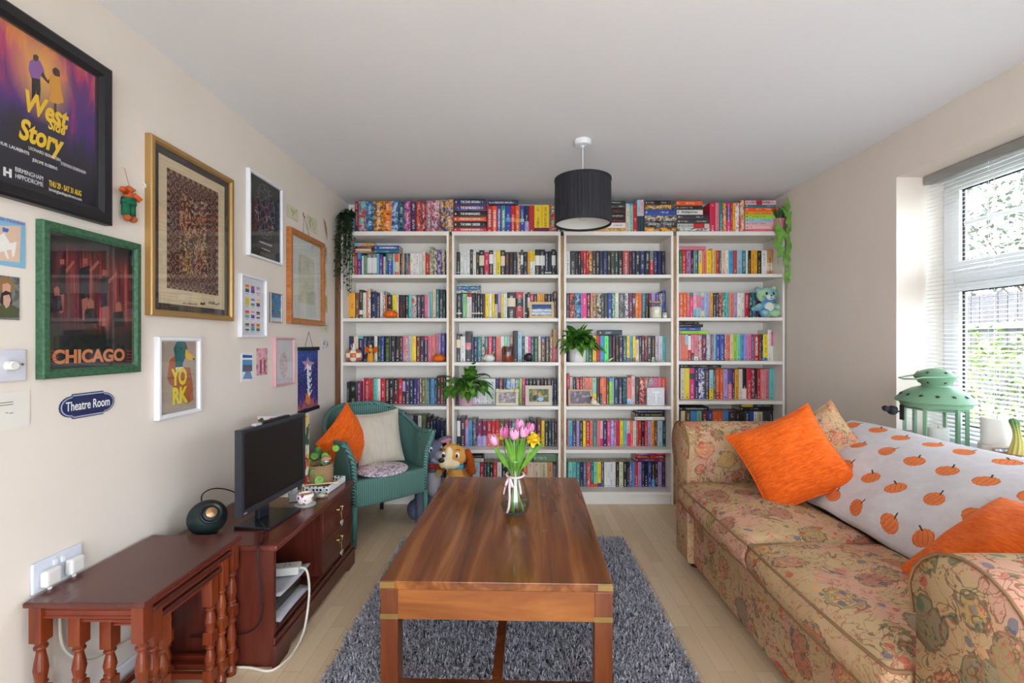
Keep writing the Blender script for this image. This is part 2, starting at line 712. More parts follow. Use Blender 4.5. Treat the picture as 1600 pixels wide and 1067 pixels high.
def shrub(name, label, cat, loc, R, n, mat, L, group=None, seed=1, trunk=0.0):
    r = random.Random(seed)
    t = thing(name, label, cat, loc, group=group)
    mb = MB()
    for i in range(n):
        a = r.uniform(0, 2 * pi)
        el = r.uniform(-0.6, 1.0)
        rr = r.uniform(0.55, 1.0)
        ce = sqrt(max(0, 1 - el * el))
        p = Vector((cos(a) * ce * R[0] * rr, sin(a) * ce * R[1] * rr, R[2] * (1 + el * rr) + trunk))
        d = Vector((r.uniform(-1, 1), r.uniform(-1, 1), r.uniform(-0.5, 1)))
        mb.leaf(p, d, L * r.uniform(0.7, 1.3), L * 0.5, 0.6, seg=2)
    mb.build('foliage', mat, t)
    mb = MB()
    for k in range(6):
        a = k * 1.05
        mb.tube([(0.03 * cos(a), 0.03 * sin(a), 0), (0.1 * cos(a), 0.1 * sin(a), trunk + R[2] * 0.4), (R[0] * 0.5 * cos(a), R[1] * 0.5 * sin(a), trunk + R[2] * 1.2)], [0.03, 0.02, 0.008])
    mb.build('stems', plain((80, 62, 45), 0.9), t)
    return t


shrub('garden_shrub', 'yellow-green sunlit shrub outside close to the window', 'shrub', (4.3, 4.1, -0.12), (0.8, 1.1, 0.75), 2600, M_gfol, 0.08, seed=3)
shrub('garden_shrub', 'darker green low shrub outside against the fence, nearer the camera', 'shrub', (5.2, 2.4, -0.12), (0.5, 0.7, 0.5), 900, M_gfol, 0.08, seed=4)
shrub('garden_tree', 'leafy tree outside standing behind the timber fence', 'tree', (8.4, 7.4, -0.12), (1.8, 2.2, 1.5), 2600, M_ffol, 0.15, seed=5, trunk=1.2)
shrub('garden_tree', 'second leafy tree outside behind the fence, nearer the camera', 'tree', (8.9, 0.6, -0.12), (1.7, 2.0, 1.4), 2200, M_ffol, 0.15, seed=6, trunk=1.4)

# ------------------------------------------------------------------ bookcases
CASES = [(-1.315, -0.515), (-0.492, 0.313), (0.337, 1.147), (1.171, 1.972)]
YF, YBK = 3.41, 3.69
ZT = 2.022
SHZ = [1.702, 1.380, 1.053, 0.728, 0.405, 0.093]   # top faces of shelf boards
SHZ4 = [1.708, 1.386, 1.062, 0.767, 0.405, 0.093]
cnames = ['leftmost', 'second', 'third', 'rightmost']
clab = ['leftmost tall white bookcase, in the corner behind the green armchair',
        'second tall white bookcase from the left, behind the tulip vase',
        'third tall white bookcase from the left, under the black pendant lamp',
        'rightmost tall white bookcase, beside the right wall behind the sofa']
for ci, (x0, x1) in enumerate(CASES):
    t = thing('bookcase', clab[ci], 'bookcase', ((x0 + x1) / 2, YF, 0), group='white bookcases along the back wall')
    w = (x1 - x0) / 2
    D = YBK - YF
    MB().box((-w, 0, 0), (-w + 0.017, D, ZT - 0.0305)).build('side_panel', M_white, t, bevel=0.001)
    MB().box((w - 0.017, 0, 0), (w, D, ZT - 0.0305)).build('side_panel', M_white, t, bevel=0.001)
    MB().box((-w, 0, ZT - 0.03), (w, D, ZT)).build('top_panel', M_white, t, bevel=0.001)
    MB().box((-w + 0.018, D - 0.006, 0.06), (w - 0.018, D, ZT - 0.031)).build('back_panel', M_white, t)
    MB().box((-w + 0.018, 0.012, 0), (w - 0.018, 0.028, 0.066)).build('plinth', M_white, t)
    for z in (SHZ4 if ci == 3 else SHZ):
        MB().box((-w + 0.0175, 0.001, z - 0.025), (w - 0.0175, D - 0.007, z)).build('shelf', M_white, t, bevel=0.001)
g = G('raw_timber', 0.8)
v = g.tc()
g.color(g.ramp(g.noise(g.mapping(v, scale=(60, 60, 9)), 1.0, 5, 0.7, 1.0), [(0.3, (128, 92, 58)), (0.5, (176, 136, 92)), (0.7, (205, 168, 122))]))
M_batten = g.mat
for i, (a, b, lb) in enumerate(((-1.358, -1.319, 'brown timber batten between the left wall and the first bookcase'),
                     (-0.5135, -0.4935, 'brown timber strip filling the gap left of the second bookcase'),
                     (0.3145, 0.3355, 'brown timber strip filling the gap between second and third bookcases'),
                     (1.1485, 1.1695, 'brown timber strip filling the gap left of the rightmost bookcase'))):
    o = MB().box((a, YF + 0.006, 0), (b, YF + 0.05, 1.99)).build('timber_strip', M_batten if i else wood('brown_batten', ((80, 52, 30), (118, 80, 46), (150, 108, 66)), (40, 40, 3), 0.7))
    tag(o, lb, 'timber strip', 'timber strips between the bookcases')
# ------------------------------------------------------------------ books
PAL = dict(bk=(24, 22, 25), dg=(58, 55, 57), gr=(118, 118, 118), lg=(186, 186, 188), wh=(228, 226, 220), cr=(222, 206, 172),
           rd=(192, 28, 34), dr=(108, 28, 34), cd=(205, 30, 60), oo=(232, 92, 30), oy=(235, 165, 35), ye=(240, 208, 30), pk=(225, 120, 140),
           hp=(226, 45, 135), lp=(236, 186, 190), pu=(92, 58, 138), la=(168, 150, 208), nv=(30, 34, 78), bl=(38, 72, 158),
           sb=(70, 150, 205), lb=(160, 200, 222), te=(34, 122, 128), tq=(95, 190, 188), mn=(140, 205, 170), gn=(48, 122, 62),
           lm=(160, 212, 60), ol=(104, 102, 50), br=(112, 64, 38), tn=(204, 154, 100), sa=(232, 122, 102), dt=(28, 58, 68),
           mg=(120, 32, 82), sg=(122, 142, 118), dp=(62, 38, 62), rb=(168, 60, 60), lm2=(92, 228, 120))
CN = dict(bk='black', dg='dark grey', gr='grey', lg='light grey', wh='white', cr='cream', rd='red', dr='dark red', cd='crimson', oo='orange',
          oy='amber', ye='yellow', pk='pink', hp='hot pink', lp='pale pink', pu='purple', la='lavender', nv='navy', bl='blue', sb='sky blue',
          lb='pale blue', te='teal', tq='turquoise', mn='mint green', gn='green', lm='lime green', ol='olive', br='brown', tn='tan',
          sa='coral', dt='dark teal', mg='plum', sg='sage green', dp='dark purple', rb='brick red', lm2='bright green')
LIGHT = set('lg wh cr oy ye pk lp la lb tq mn lm tn sg sa sb lm2'.split())
ORD = ['zeroth', 'first', 'second', 'third', 'fourth', 'fifth', 'sixth', 'seventh', 'eighth', 'ninth', 'tenth', 'eleventh', 'twelfth', 'thirteenth',
       'fourteenth', 'fifteenth', 'sixteenth', 'seventeenth', 'eighteenth', 'nineteenth', 'twentieth'] + \
      ['twenty-' + x for x in ('first second third fourth fifth sixth seventh eighth ninth'.split())] + ['thirtieth'] + \
      ['thirty-' + x for x in ('first second third fourth fifth sixth seventh eighth ninth'.split())]

# book cover material driven by mesh attributes: col, ink, pat (r pattern, g seed, b spine flag), uv
g = G('book_cover', 0.42)
ca, ia, pa = g.attr('col'), g.attr('ink'), g.attr('pat')
ps = g.sep(pa.outputs['Vector'])
uv = g.sep(g.tc('UV'))
u_, v_ = uv[0], uv[1]
seed = g.math('MULTIPLY', ps[1], 37.0)
tv = g.comb(g.math('MULTIPLY', u_, 2.6), g.math('MULTIPLY', v_, 52.0), seed)
tn_ = g.step(g.noise(tv, 1.0, 1, 0.5), 0.5, 0.03)
lv = g.comb(0.0, g.math('MULTIPLY', v_, 3.2), seed)
ln_ = g.step(g.noise(lv, 1.0, 0), 0.46, 0.02)
um = g.math('MULTIPLY', g.step(u_, 0.33, 0.03), g.step(g.math('SUBTRACT', 1.0, u_), 0.33, 0.03))
vm = g.math('MULTIPLY', g.step(v_, 0.1, 0.005), g.step(g.math('SUBTRACT', 1.0, v_), 0.08, 0.005))
tm = g.math('MULTIPLY', g.math('MULTIPLY', g.math('MULTIPLY', tn_, ln_), g.math('MULTIPLY', um, vm)), g.step(ps[2], 0.5))
logo = g.math('MULTIPLY', g.math('MULTIPLY', g.step(v_, 0.035, 0.004), g.step(g.math('SUBTRACT', 1.0, v_), 0.925, 0.004)), g.math('MULTIPLY', um, g.step(ps[2], 0.5)))
pv = g.comb(g.math('MULTIPLY', u_, 1.6), g.math('MULTIPLY', v_, 7.0), seed)
pn = g.step(g.noise(pv, 1.3, 3, 0.55, 0.6), 0.5, 0.07)
pn2 = g.step(g.noise(g.mapping(pv, loc=(9, 4, 2)), 1.7, 3, 0.6, 0.8), 0.58, 0.05)
base = g.mix(g.math('MULTIPLY', pn, ps[0]), ca.outputs['Color'], ia.outputs['Color'])
dk = g.mix(1.0, ia.outputs['Color'], (0.25, 0.22, 0.3, 1), 'MULTIPLY')
base = g.mix(g.math('MULTIPLY', pn2, ps[0]), base, dk)
hasp = g.math('SUBTRACT', 1.0, ps[0])
txtc = g.mix(g.step(ps[0], 0.5), ia.outputs['Color'], (0.85, 0.83, 0.8, 1))
base = g.mix(g.math('MULTIPLY', tm, 0.6), base, txtc)
base = g.mix(g.math('MULTIPLY', logo, g.math('MULTIPLY', hasp, 0.8)), base, ia.outputs['Color'])
g.color(base)
M_book = g.mat


def book_geo(w, h, d, cols, horizontal=False):
    """spine faces -Y at y=0, x in 0..w, z in 0..h; cols = [(z fraction, colour)...] ascending; returns verts, faces, per-face data"""
    V, F, D = [], [], []
    prof = [(0.0, 0.0025), (w * 0.12, 0.0006), (w * 0.5, 0.0), (w * 0.88, 0.0006), (w, 0.0025)]
    zs = [0.0] + [c[0] * h for c in cols[1:]] + [h]
    for zi, z in enumerate(zs):
        for (x, y) in prof + [(w, d), (0.0, d)]:
            V.append((x, y, z))
    n = 7
    for zi in range(len(zs) - 1):
        a, b = zi * n, (zi + 1) * n
        for k in range(6):
            if k == 5:
                continue
            F.append((a + k, a + k + 1, b + k + 1, b + k))
            D.append((cols[zi][1], 1.0 if k < 4 else 0.0))
        F.append((a + 6, a, b, b + 6))
        D.append((cols[zi][1], 0.0))
    return V, F, D, prof


def book_mesh(name, books, pages=False):
    """books: list of (w,h,d, cols, ink, pattern, seed, matrix)"""
    V, F, C, I, P, U = [], [], [], [], [], []
    for (w, h, d, cols, ink, patn, sd, M) in books:
        v0 = len(V)
        vs, fs, ds, prof = book_geo(w, h, d, cols)
        V += [tuple(M @ Vector(p)) for p in vs]
        for f, (c, sp) in zip(fs, ds):
            F.append(tuple(i + v0 for i in f))
            C += [c] * 4
            I += [ink] * 4
            P += [(patn, sd, sp, 1)] * 4
            for i in f:
                p = vs[i]
                U.append((p[0] / w if sp else p[1] / d, p[2] / h))
        if pages:
            v0 = len(V)
            x0, x1, y0, y1, z0, z1 = 0.0012, w - 0.0012, 0.004, d - 0.003, 0.002, h - 0.003
            bx = [(x0, y0, z0), (x1, y0, z0), (x1, y1, z0), (x0, y1, z0), (x0, y0, z1), (x1, y0, z1), (x1, y1, z1), (x0, y1, z1)]
            V += [tuple(M @ Vector(p)) for p in bx]
            for f in [(0, 3, 2, 1), (4, 5, 6, 7), (0, 1, 5, 4), (1, 2, 6, 5), (2, 3, 7, 6), (3, 0, 4, 7)]:
                F.append(tuple(i + v0 for i in f))
                C += [lin((222, 208, 180))] * 4
                I += [lin((222, 208, 180))] * 4
                P += [(0, 0, 0, 1)] * 4
                U += [(0, 0)] * 4
    me = bpy.data.meshes.new(name)
    me.from_pydata(V, [], F)
    for nm, dat in (('col', C), ('ink', I), ('pat', P)):
        a = me.color_attributes.new(nm, 'FLOAT_COLOR', 'CORNER')
        a.data.foreach_set('color', [x for c in dat for x in c])
    uvl = me.uv_layers.new(name='UVMap')
    uvl.data.foreach_set('uv', [x for c in U for x in c])
    me.materials.append(M_book)
    return me


BOOKS = []     # dicts
S1, S0 = 204.0, 210.0     # px per metre at the two spine planes


def vary(c, k=9):
    return tuple(max(4, min(250, x + rnd.uniform(-k, k))) for x in c)


def mkcols(code, mods):
    base = lin(vary(PAL[code]))
    cols = [(0.0, base)]
    for m in mods:
        if m[0] == 'b':       # b<code>:lo-hi
            c, rg = m[1:].split(':')
            lo, hi = [float(q) for q in rg.split('-')]
            cc = lin(vary(PAL[c], 4))
            new = []
            if lo > 0:
                new.append((0.0, base))
            new.append((lo, cc))
            if hi < 1:
                new.append((hi, base))
            cols = new
            if cols[0][0] != 0.0:
                cols[0] = (0.0, cols[0][1])
    return cols


def upright(ci, sh, x0, y0, k, start, top, toks, where=None, s=S1, Y=3.53):
    """one row of upright books: tokens 'code,end[,tTOP][,xPAT][,iINK][,bBAND:lo-hi][,nTITLE]' in crop pixels"""
    Z = ZT if sh == 0 else (SHZ4 if ci == 3 else SHZ)[sh - 1]
    cur = start
    row = []
    for tk in toks.split():
        p = tk.split(',')
        code, end = p[0], float(p[1])
        mods = p[2:]
        tp = top
        ink = PAL['bk'] if code in LIGHT else PAL['wh']
        pat = 0.0
        title = None
        for m in mods:
            if m[0] == 't':
                tp = float(m[1:])
            elif m[0] == 'x':
                pat = 1.0
                ink = PAL[m[1:]]
            elif m[0] == 'i':
                ink = PAL[m[1:]]
            elif m[0] == 'n':
                title = m[1:].replace('_', ' ')
        if code == 'gap':
            cur = end
            continue
        xa = (x0 + cur * k - VPX) / s
        xb = (x0 + end * k - VPX) / s
        ytop = y0 + tp * k
        h = CAMZ + (VPY - ytop) / s - Z
        h = h * (1 + rnd.uniform(-0.006, 0.006))
        row.append(dict(ci=ci, sh=sh, kind='up', x=xa + 0.0004, w=xb - xa - 0.0008, h=h, d=min(0.145, max(0.118, h * 0.66)), z=Z + 0.0004, Y=Y + rnd.uniform(0, 0.006),
                        code=code, cols=mkcols(code, mods), ink=lin(ink), pat=pat, title=title, band=[m[1:].split(':')[0] for m in mods if m[0] == 'b'],
                        pcode=[m[1:] for m in mods if m[0] == 'x']))
        cur = end
    n = len(row)
    for i, b in enumerate(row):
        b['i'] = i + 1
        b['n'] = n
        b['left'] = row[i - 1]['code'] if i else None
        b['right'] = row[i + 1]['code'] if i < n - 1 else None
    BOOKS.extend(row)


def pile(ci, where, x0, y0, k, layers, z0, s=S1, Y=3.53):
    """flat books bottom to top: (code, xa, xb, thickness in crop px, mods...)"""
    z = z0 + 0.0006
    n = len(layers)
    for i, L in enumerate(layers):
        code, xa, xb, th = L[:4]
        mods = list(L[4:])
        ink = PAL['bk'] if code in LIGHT else PAL['wh']
        pat, title, tsz = 0.0, None, None
        for m in mods:
            if m[0] == 'x':
                pat = 1.0
                ink = PAL[m[1:]]
            elif m[0] == 'i':
                ink = PAL[m[1:]]
            elif m[0] == 'n':
                title = m[1:]
        h = th * k / s
        a = (x0 + xa * k - VPX) / s
        b = (x0 + xb * k - VPX) / s
        BOOKS.append(dict(ci=ci, sh=-1, kind='flat', x=a, w=h - 0.0008, h=b - a, d=0.135, z=z, Y=Y, code=code, cols=mkcols(code, mods), ink=lin(ink), pat=pat,
                          title=title, where=where, i=i + 1, n=n, band=[m[1:].split(':')[0] for m in mods if m[0] == 'b'], pcode=[m[1:] for m in mods if m[0] == 'x']))
        z += h


K = 0.1125
# --- on top of the bookcases
upright(0, 0, 540, 305, K, 122, 80, 'nv,178,t85,xrd rd,282,t78,xtq dt,392,t85,xsb oy,522,t80,xbr oy,638,t82,xoo bl,725,t75,xlb te,815,t85,xnv pu,898,t75,xpk mg,985,t85,xnv oo,1045,t75,xmg oo,1118,t82,xnv pk,1195,t70,xgr mg,1298,t72,xlp nv,1382,t60,xtn bl,1496,t55,xoy', s=S0, Y=3.43)
pile(1, 'left of the pendant lamp', 700, 305, K, [('rd', 80, 535, 60, 'nTHE BONE SEASON'), ('bk', 80, 535, 85, 'nTHE MIME ORDER'), ('oo', 80, 535, 65, 'nTHE SONG RISING'), ('bk', 82, 538, 80, 'nTHE MASK FALLING'), ('bl', 84, 536, 85, 'xmg', 'nTHE BONE SEASON'), ('nv', 90, 520, 78, 'nTHE DARK MIRROR')], ZT, s=S0, Y=3.425)
upright(1, 0, 700, 305, K, 540, 135, 'rd,612,t145,nTHE_BONE_SEASON oo,680,t145,nTHE_MIME_ORDER pu,735,t142,nTHE_SONG_RISING te,802,t142,nTHE_MASK_FALLING bl,868,t140,bsb:0.38-0.55 rd,935,t140,bsa:0.38-0.55 oo,998,t140,boy:0.36-0.5 bl,1062,t140,blb:0.38-0.5 nv,1125,t140,bla:0.0-0.4 rd,1198,t138 ye,1300,t136,bmg:0-0.16,idr ye,1405,t134,bmg:0-0.16,idr te,1505,t115,xoo nv,1575,t120 gr,1640,t125 dr,1700,t125', s=S0, Y=3.43)
pile(1, 'balanced atop the second bookcase', 700, 305, K, [('nv', 560, 975, 60, 'nTHE DARK MIRROR')], CAMZ + (VPY - 305 - 138 * K) / S0 + 0.0035, s=S0, Y=3.43)
pile(2, 'right behind the pendant lampshade', 940, 300, 0.1, [('tn', -120, 375, 60, 'xoy'), ('wh', -90, 372, 85), ('bk', -90, 370, 65, 'ird'), ('bk', -95, 372, 80, 'icr'), ('bk', -90, 365, 80, 'ird'), ('dg', -95, 360, 60), ('bk', -80, 372, 52, 'iwh')], ZT, s=S0, Y=3.425)
upright(2, 0, 940, 300, 0.1, 380, 185, 'cr,438,t180,blb:0.93-1 mn,497,t178,bsb:0.93-1 rd,560,t178 lb,612,t120,bdt:0-0.5 lp,665,t118,bdt:0-0.5', s=S0, Y=3.43)
pile(2, 'atop the third bookcase', 940, 300, 0.1, [('dg', 672, 1165, 68, 'boy:0.0-0.3', 'xoy'), ('bk', 672, 1168, 105, 'xgr'), ('dg', 674, 1170, 85, 'xcr'), ('bl', 672, 1172, 95), ('dg', 676, 1085, 72, 'xoy'), ('bk', 676, 1085, 62, 'iwh')], ZT, s=S0, Y=3.425)
pile(3, 'atop the rightmost bookcase, left end', 1050, 300, 0.13125, [('dg', 62, 448, 44, 'xwh'), ('lg', 62, 443, 55, 'brd:0.5-0.85'), ('dg', 60, 440, 50, 'iwh'), ('dg', 62, 435, 56, 'iwh'), ('wh', 55, 365, 58, 'nThe Night Circus'), ('bk', 52, 362, 50, 'iwh'), ('oo', 48, 358, 56)], ZT, s=S0, Y=3.425)
upright(3, 0, 1050, 300, 0.13125, 452, 125, 'cd,520,t120 pk,565,t126 te,608,t126 oo,652,t126,xoy hp,700,t126,bpu:0.4-0.9 rd,725,t130 oy,755,t130 wh,808,t126,xlp gap,815 cr,866,t95,xoo', s=S0, Y=3.43)
pile(3, 'beside the pink pot', 1050, 300, 0.13125, [('pk', 870, 1255, 34), ('lp', 870, 1255, 44), ('lp', 870, 1255, 42), ('lb', 870, 1255, 38), ('lm', 870, 1255, 44), ('oy', 870, 1255, 44), ('oo', 870, 1255, 44), ('te', 870, 1235, 33), ('lp', 870, 1235, 52, 'brd:0.36-0.55', 'nSOLITAIRE')], ZT, s=S0, Y=3.425)
# --- first shelf row
upright(0, 1, 540, 370, 0.1, 62, 258, 'bl,112,t240,xlm wh,130,t262 rd,185,t265 pu,240,t250,bsb:0.75-1 nv,252,t290 wh,278,t300 sg,335,t295 gr,410,t262,bwh:0.16-0.82 gr,485,t262,bwh:0.16-0.82 tq,520,t262 pu,578,t270,bte:0-0.12 bk,588,t300 cr,620,t310 te,650,t258 bl,735,t260,bgr:0.7-1 lb,765,t258 oo,822,t258,bcr:0.22-0.64 cr,842 nv,862 tn,893,xbr cr,912 gr,928,xdr dr,945 dg,975,xtq rd,1005,bdg:0.62-1 wh,1050,inv wh,1095,ibr wh,1145,idr wh,1190,ibl cr,1245,t230 rd,1310,t268,bcr:0-0.1 sg,1370,t150,xcr dg,1430,t200,xcr nv,1495,t205,xla dr,1552,t200,xcr')
pile(0, 'over first shelf of leftmost bookcase, left', 540, 370, 0.1, [('br', 125, 445, 30, 'xtn'), ('dr', 125, 430, 42, 'bcr:0.1-0.9'), ('dr', 125, 428, 38), ('lb', 122, 440, 50, 'btn:0.38-1')], CAMZ + (VPY - 370 - 262 * 0.1) / S1 + 0.004)
pile(0, 'over first shelf of leftmost bookcase, middle', 540, 370, 0.1, [('te', 448, 835, 44), ('bl', 450, 832, 70, 'nDARK MIRROR')], CAMZ + (VPY - 370 - 258 * 0.1) / S1 + 0.004)
upright(1, 1, 705, 375, K, 62, 165, 'bk,122,bwh:0.17-0.2 wh,170,t160 wh,215,t160 wh,260,t160 bk,300,t130 wh,345,t160 bk,388,iye bk,458,t142,bcr:0.42-0.8 cd,525 bk,580,t140,bwh:0.5-0.85 wh,622,t165 ye,685,t155 bk,748,t140,bcr:0.42-0.78 bk,805,ioo bk,858,ird bk,915,ilb bk,965,xcr dg,1000,t135,bwh:0.45-0.8 bk,1060 oy,1095,t155 ye,1130,t155,bwh:0-0.6 ye,1165,t155,bwh:0-0.6 bk,1230,t130,bwh:0.42-0.78 bk,1302,t130,bwh:0.42-0.78 nv,1350,t155,bwh:0.14-0.19 bk,1395,t155,bwh:0.14-0.19 bk,1450,t128,bwh:0.42-0.78 bk,1465,t160')
upright(2, 1, 880, 375, K, 35, 150, 'wh,95 dg,172 bk,208 bk,245 rd,280,bdg:0-0.65 rd,320 rd,355 nv,405,xoy dg,455 bk,510,icr nv,555,ila nv,615,ila bk,660,icr dg,720,icr dt,765 bk,830 rb,920 bk,960,ioo nv,1005,ila bk,1070 nv,1138 bk,1205 rd,1260,bgr:0.62-1 nv,1315,ilb nv,1372,ibl bk,1415')
upright(3, 1, 1055, 375, K, 62, 145, 'gn,98 rd,150 rd,165 pu,205,xla pk,222 bk,262 wh,272 te,318,t130 bk,325 ye,380,bcr:0.55-1 sa,438 ye,500 oy,525,t120 cr,550 oy,575 rd,615 te,648,xgr cr,703 wh,748,ibl sb,808 rb,862 lb,932 te,985 wh,1015 bk,1058,iye oy,1108 oy,1145 bk,1205,iye wh,1280 tn,1360,t135,bcr:0.2-0.5')
pile(3, 'over first shelf of rightmost bookcase', 1055, 375, K, [('pk', 55, 425, 52, 'itq')], CAMZ + (VPY - 375 - 143 * K) / S1 + 0.003)
# --- second shelf row
upright(0, 2, 530, 440, 0.10625, 128, 195, 'lg,142,t190 oy,228,t165 br,290,t165 dg,340,t115,bwh:0.15-0.3 dr,347 wh,392,t160,ign sa,420,t130 oy,460,t105,xwh nv,545,t150 nv,600,t165 wh,640,t160 wh,675,t140,xgn oo,700,t200 bk,778 ye,832,ibk cr,872 bk,935,ird bk,968,ioo bk,1018 tq,1065 lb,1135,xoo dg,1200 dp,1252 pk,1298 lp,1325 tq,1370,t155 cr,1422,t115,ird te,1468,t110 dt,1525,t115 bk,1557,t115')
upright(1, 2, 705, 440, K, 72, 170, 'bk,145,bwh:0.2-0.25 bk,158 mn,200 lm,218 wh,248,brd:0.88-1 wh,285,brd:0.88-1 bk,330,bcr:0.2-0.25 bk,362,bcr:0.2-0.25 bk,400,bcr:0.2-0.25 bk,438,bcr:0.2-0.25 dg,470,ird ye,525 wh,562 ye,602 cr,645,bbk:0.6-1 la,690,t155,bdg:0-0.25 ye,727 wh,778 bk,893,t145,bcr:0.46-0.78 rd,1002,t145,bbk:0.46-0.76 wh,1022 bk,1058,bwh:0.2-0.25 bk,1095,t145,bwh:0.42-0.8 cd,1148 dp,1192 oy,1235 oy,1262 oy,1295 bk,1340 gr,1385,xbk bk,1422 br,1475,t135,bbk:0.45-0.75')
pile(1, 'over second shelf, second bookcase', 705, 440, K, [('te', 72, 400, 52, 'xcr'), ('sb', 72, 400, 48, 'xnv'), ('cr', 78, 400, 26, 'xtq')], CAMZ + (VPY - 440 - 168 * K) / S1 + 0.003)
upright(2, 2, 880, 440, K, 48, 160, 'dp,85 oo,162,xbk sb,248,xbk la,265 hp,330 dr,380,xbk tn,412,bsa:0.6-1 dg,468,xtn bk,530,xcr gr,570,xdg dg,620 bl,678 mn,725,xgn wh,772 dg,858,xgr gr,912,t170,xwh mg,968 dg,1003,bla:0.6-0.8 oo,1050,xoy oo,1095 te,1145 dp,1190 dr,1230 la,1285 pu,1335 gr,1385,xcr bl,1422,t122')
upright(3, 2, 1055, 440, K, 58, 155, 'oo,115 oo,165 sa,205 hp,255,bte:0.85-1 lp,300,btq:0-0.35 lb,360,bpk:0.4-0.9 cr,412,bla:0.3-0.85 lb,448 la,485 oy,528 dp,570 dg,612 dr,660,xsa te,708,xmn tq,758 sa,820 la,868 wh,920,ird wh,968 cd,1030 bk,1075,xte te,1120 mg,1180 nv,1240 pk,1300')
# --- third shelf row
upright(0, 3, 530, 510, K, 136, 135, 'nv,200 cr,262 nv,328,btq:0.9-1 nv,382 nv,435,ila bk,485 wh,527 dt,578,ilm bl,620 bk,715,ilm bk,775 bk,838 br,880,xbk la,912,bpk:0.4-1 sa,950,xlp lg,1005,ibl ye,1065,ihp dr,1120 dp,1175 nv,1232,brd:0.85-1 pk,1280 pk,1335 sa,1372,t100 la,1410,t100 pu,1468,t95')
upright(1, 3, 705, 510, K, 68, 140, 'dg,125,t105,bcr:0.5-0.8 wh,195 dg,275,t65,bpk:0.4-0.62 dt,315,t145 nv,365,t145 te,420,t135 bk,465,xcr te,510,bbr:0-0.5 cd,570 nv,620 sa,685 wh,735 mn,785 lb,810 tn,858,xdg bk,925,t60,ioy lb,982,t85 dt,1020 wh,1072,ird hp,1108 gn,1150,xdt dt,1210,ilm cr,1245 br,1310,bbl:0.87-1 dg,1365 br,1415,xtn tn,1475,t40,bpk:0-0.5')
upright(2, 3, 880, 500, K, 60, 220, 'nv,120 dg,180 mn,240 dg,330 lm2,352 dg,408 ye,460,ibk rd,515,ibk sb,572,ibk lm2,632,ibk bk,685,icr bk,728,ihp bk,778,ioy dp,832 dt,885,xte ye,928,bgr:0-0.15 sb,968,bgr:0-0.15 ye,1008,bgr:0-0.15 cr,1055,bpu:0.85-1 nv,1090 dg,1135,xbr nv,1168,xoo dg,1230 bk,1280,ioy lg,1330 wh,1382,ibl tq,1425')
pile(2, 'over third shelf beside the potted plant', 880, 500, K, [('dt', 500, 820, 74)], CAMZ + (VPY - 500 - 218 * K) / S1 + 0.003)
upright(3, 3, 1055, 495, K, 62, 245, 'lp,80 sa,138 sa,182,blb:0.6-1 rd,225,bwh:0.4-0.95 dg,265,bpk:0.3-1 pk,325,bwh:0-0.15 lb,375,xoo rd,435,xnv lb,495,xlg rd,510 gr,540 lb,572 bl,625 bl,690 cr,720,xoo sa,765 cr,812 lm,860 mn,908 sb,960 la,1008 pk,1060 pu,1098 rd,1168,nPATRICK_NESS br,1198 nv,1225 ye,1290,bsb:0-0.1 wh,1340,t180,ird hp,1395,t210,bwh:0-0.5')
pile(3, 'over third shelf of rightmost bookcase', 1055, 495, K, [('lm', 62, 460, 44), ('bl', 62, 355, 50), ('bk', 62, 388, 42, 'itn'), ('bk', 62, 330, 28)], CAMZ + (VPY - 495 - 243 * K) / S1 + 0.003)
# --- fourth shelf row
upright(0, 4, 530, 580, K, 305, 105, 'lp,340 rd,435 rd,475,ioy tq,525 wh,570 cd,635 bk,690,xbr bk,755 dr,815,bbk:0.5-1 rd,875 bk,918,bla:0.5-0.9 dp,975 nv,1025 nv,1078 pu,1115 cr,1138,xbr ol,1200 cr,1210 te,1250 bk,1268 sb,1318 dg,1355,xgr nv,1408,t72 rd,1445,t70 nv,1478,t68')
upright(0, 4, 530, 580, K * 207 / 204, 70, 140, 'bk,136,t150 bk,240,t145 mg,296,t140', s=207, Y=3.478)
upright(1, 4, 705, 580, K, 68, 105, 'dr,110 nv,160 gr,215 lg,262 wh,320 wh,412,t110 wh,470 wh,535 wh,615 nv,660 dr,718 nv,765 sb,825,xlb cr,885,blb:0.7-0.85 lb,945,xgr lm,985 hp,1030 bk,1080,icr bk,1130 bk,1180 bk,1240 bk,1290,ird bk,1335 br,1390 nv,1425 nv,1475,icr')
upright(2, 4, 880, 575, K, 52, 135, 'rd,92,t85 lg,135,t125 bk,178,t140 dr,228,xsa rd,275 cr,300,xgr sa,362 sa,405 mn,462,bye:0-0.4 dp,512,icr oo,545,bdg:0-0.4 cr,557 oo,600 dg,640 lm,685,bsb:0.86-1 lb,705 dt,770,ilb dp,828 dt,888,xte sa,950,blb:0-0.2 lp,1000,t110 dg,1062,itn lp,1130,xrd sa,1190,xgn oo,1255,xlb pk,1318 pk,1370,ihp oo,1422,bmg:0-0.5')
upright(3, 4, 1055, 560, K, 66, 150, 'bk,75,t135 cr,135,t135 ye,205,t132 hp,270,t132,bdg:0.64-0.82 nv,328,t132 wh,412,t132,xbl dg,478,t152,icr lb,535,t157,bye:0-0.35 gn,565,t157 oo,622,brd:0-0.25 oo,672 la,735,t148 pu,795,t148,bpk:0-0.5 dp,830,t150 oy,888 wh,938,ird bk,995,bwh:0-0.35 cd,1065,t140 pk,1108,xbk bk,1145 bk,1190,brd:0-1 pk,1250,icr pk,1312 tq,1380,t145')
pile(3, 'over fourth shelf of rightmost bookcase', 1055, 560, K, [('bk', 62, 640, 40, 'iwh')], CAMZ + (VPY - 560 - 131 * K) / S1 + 0.002)
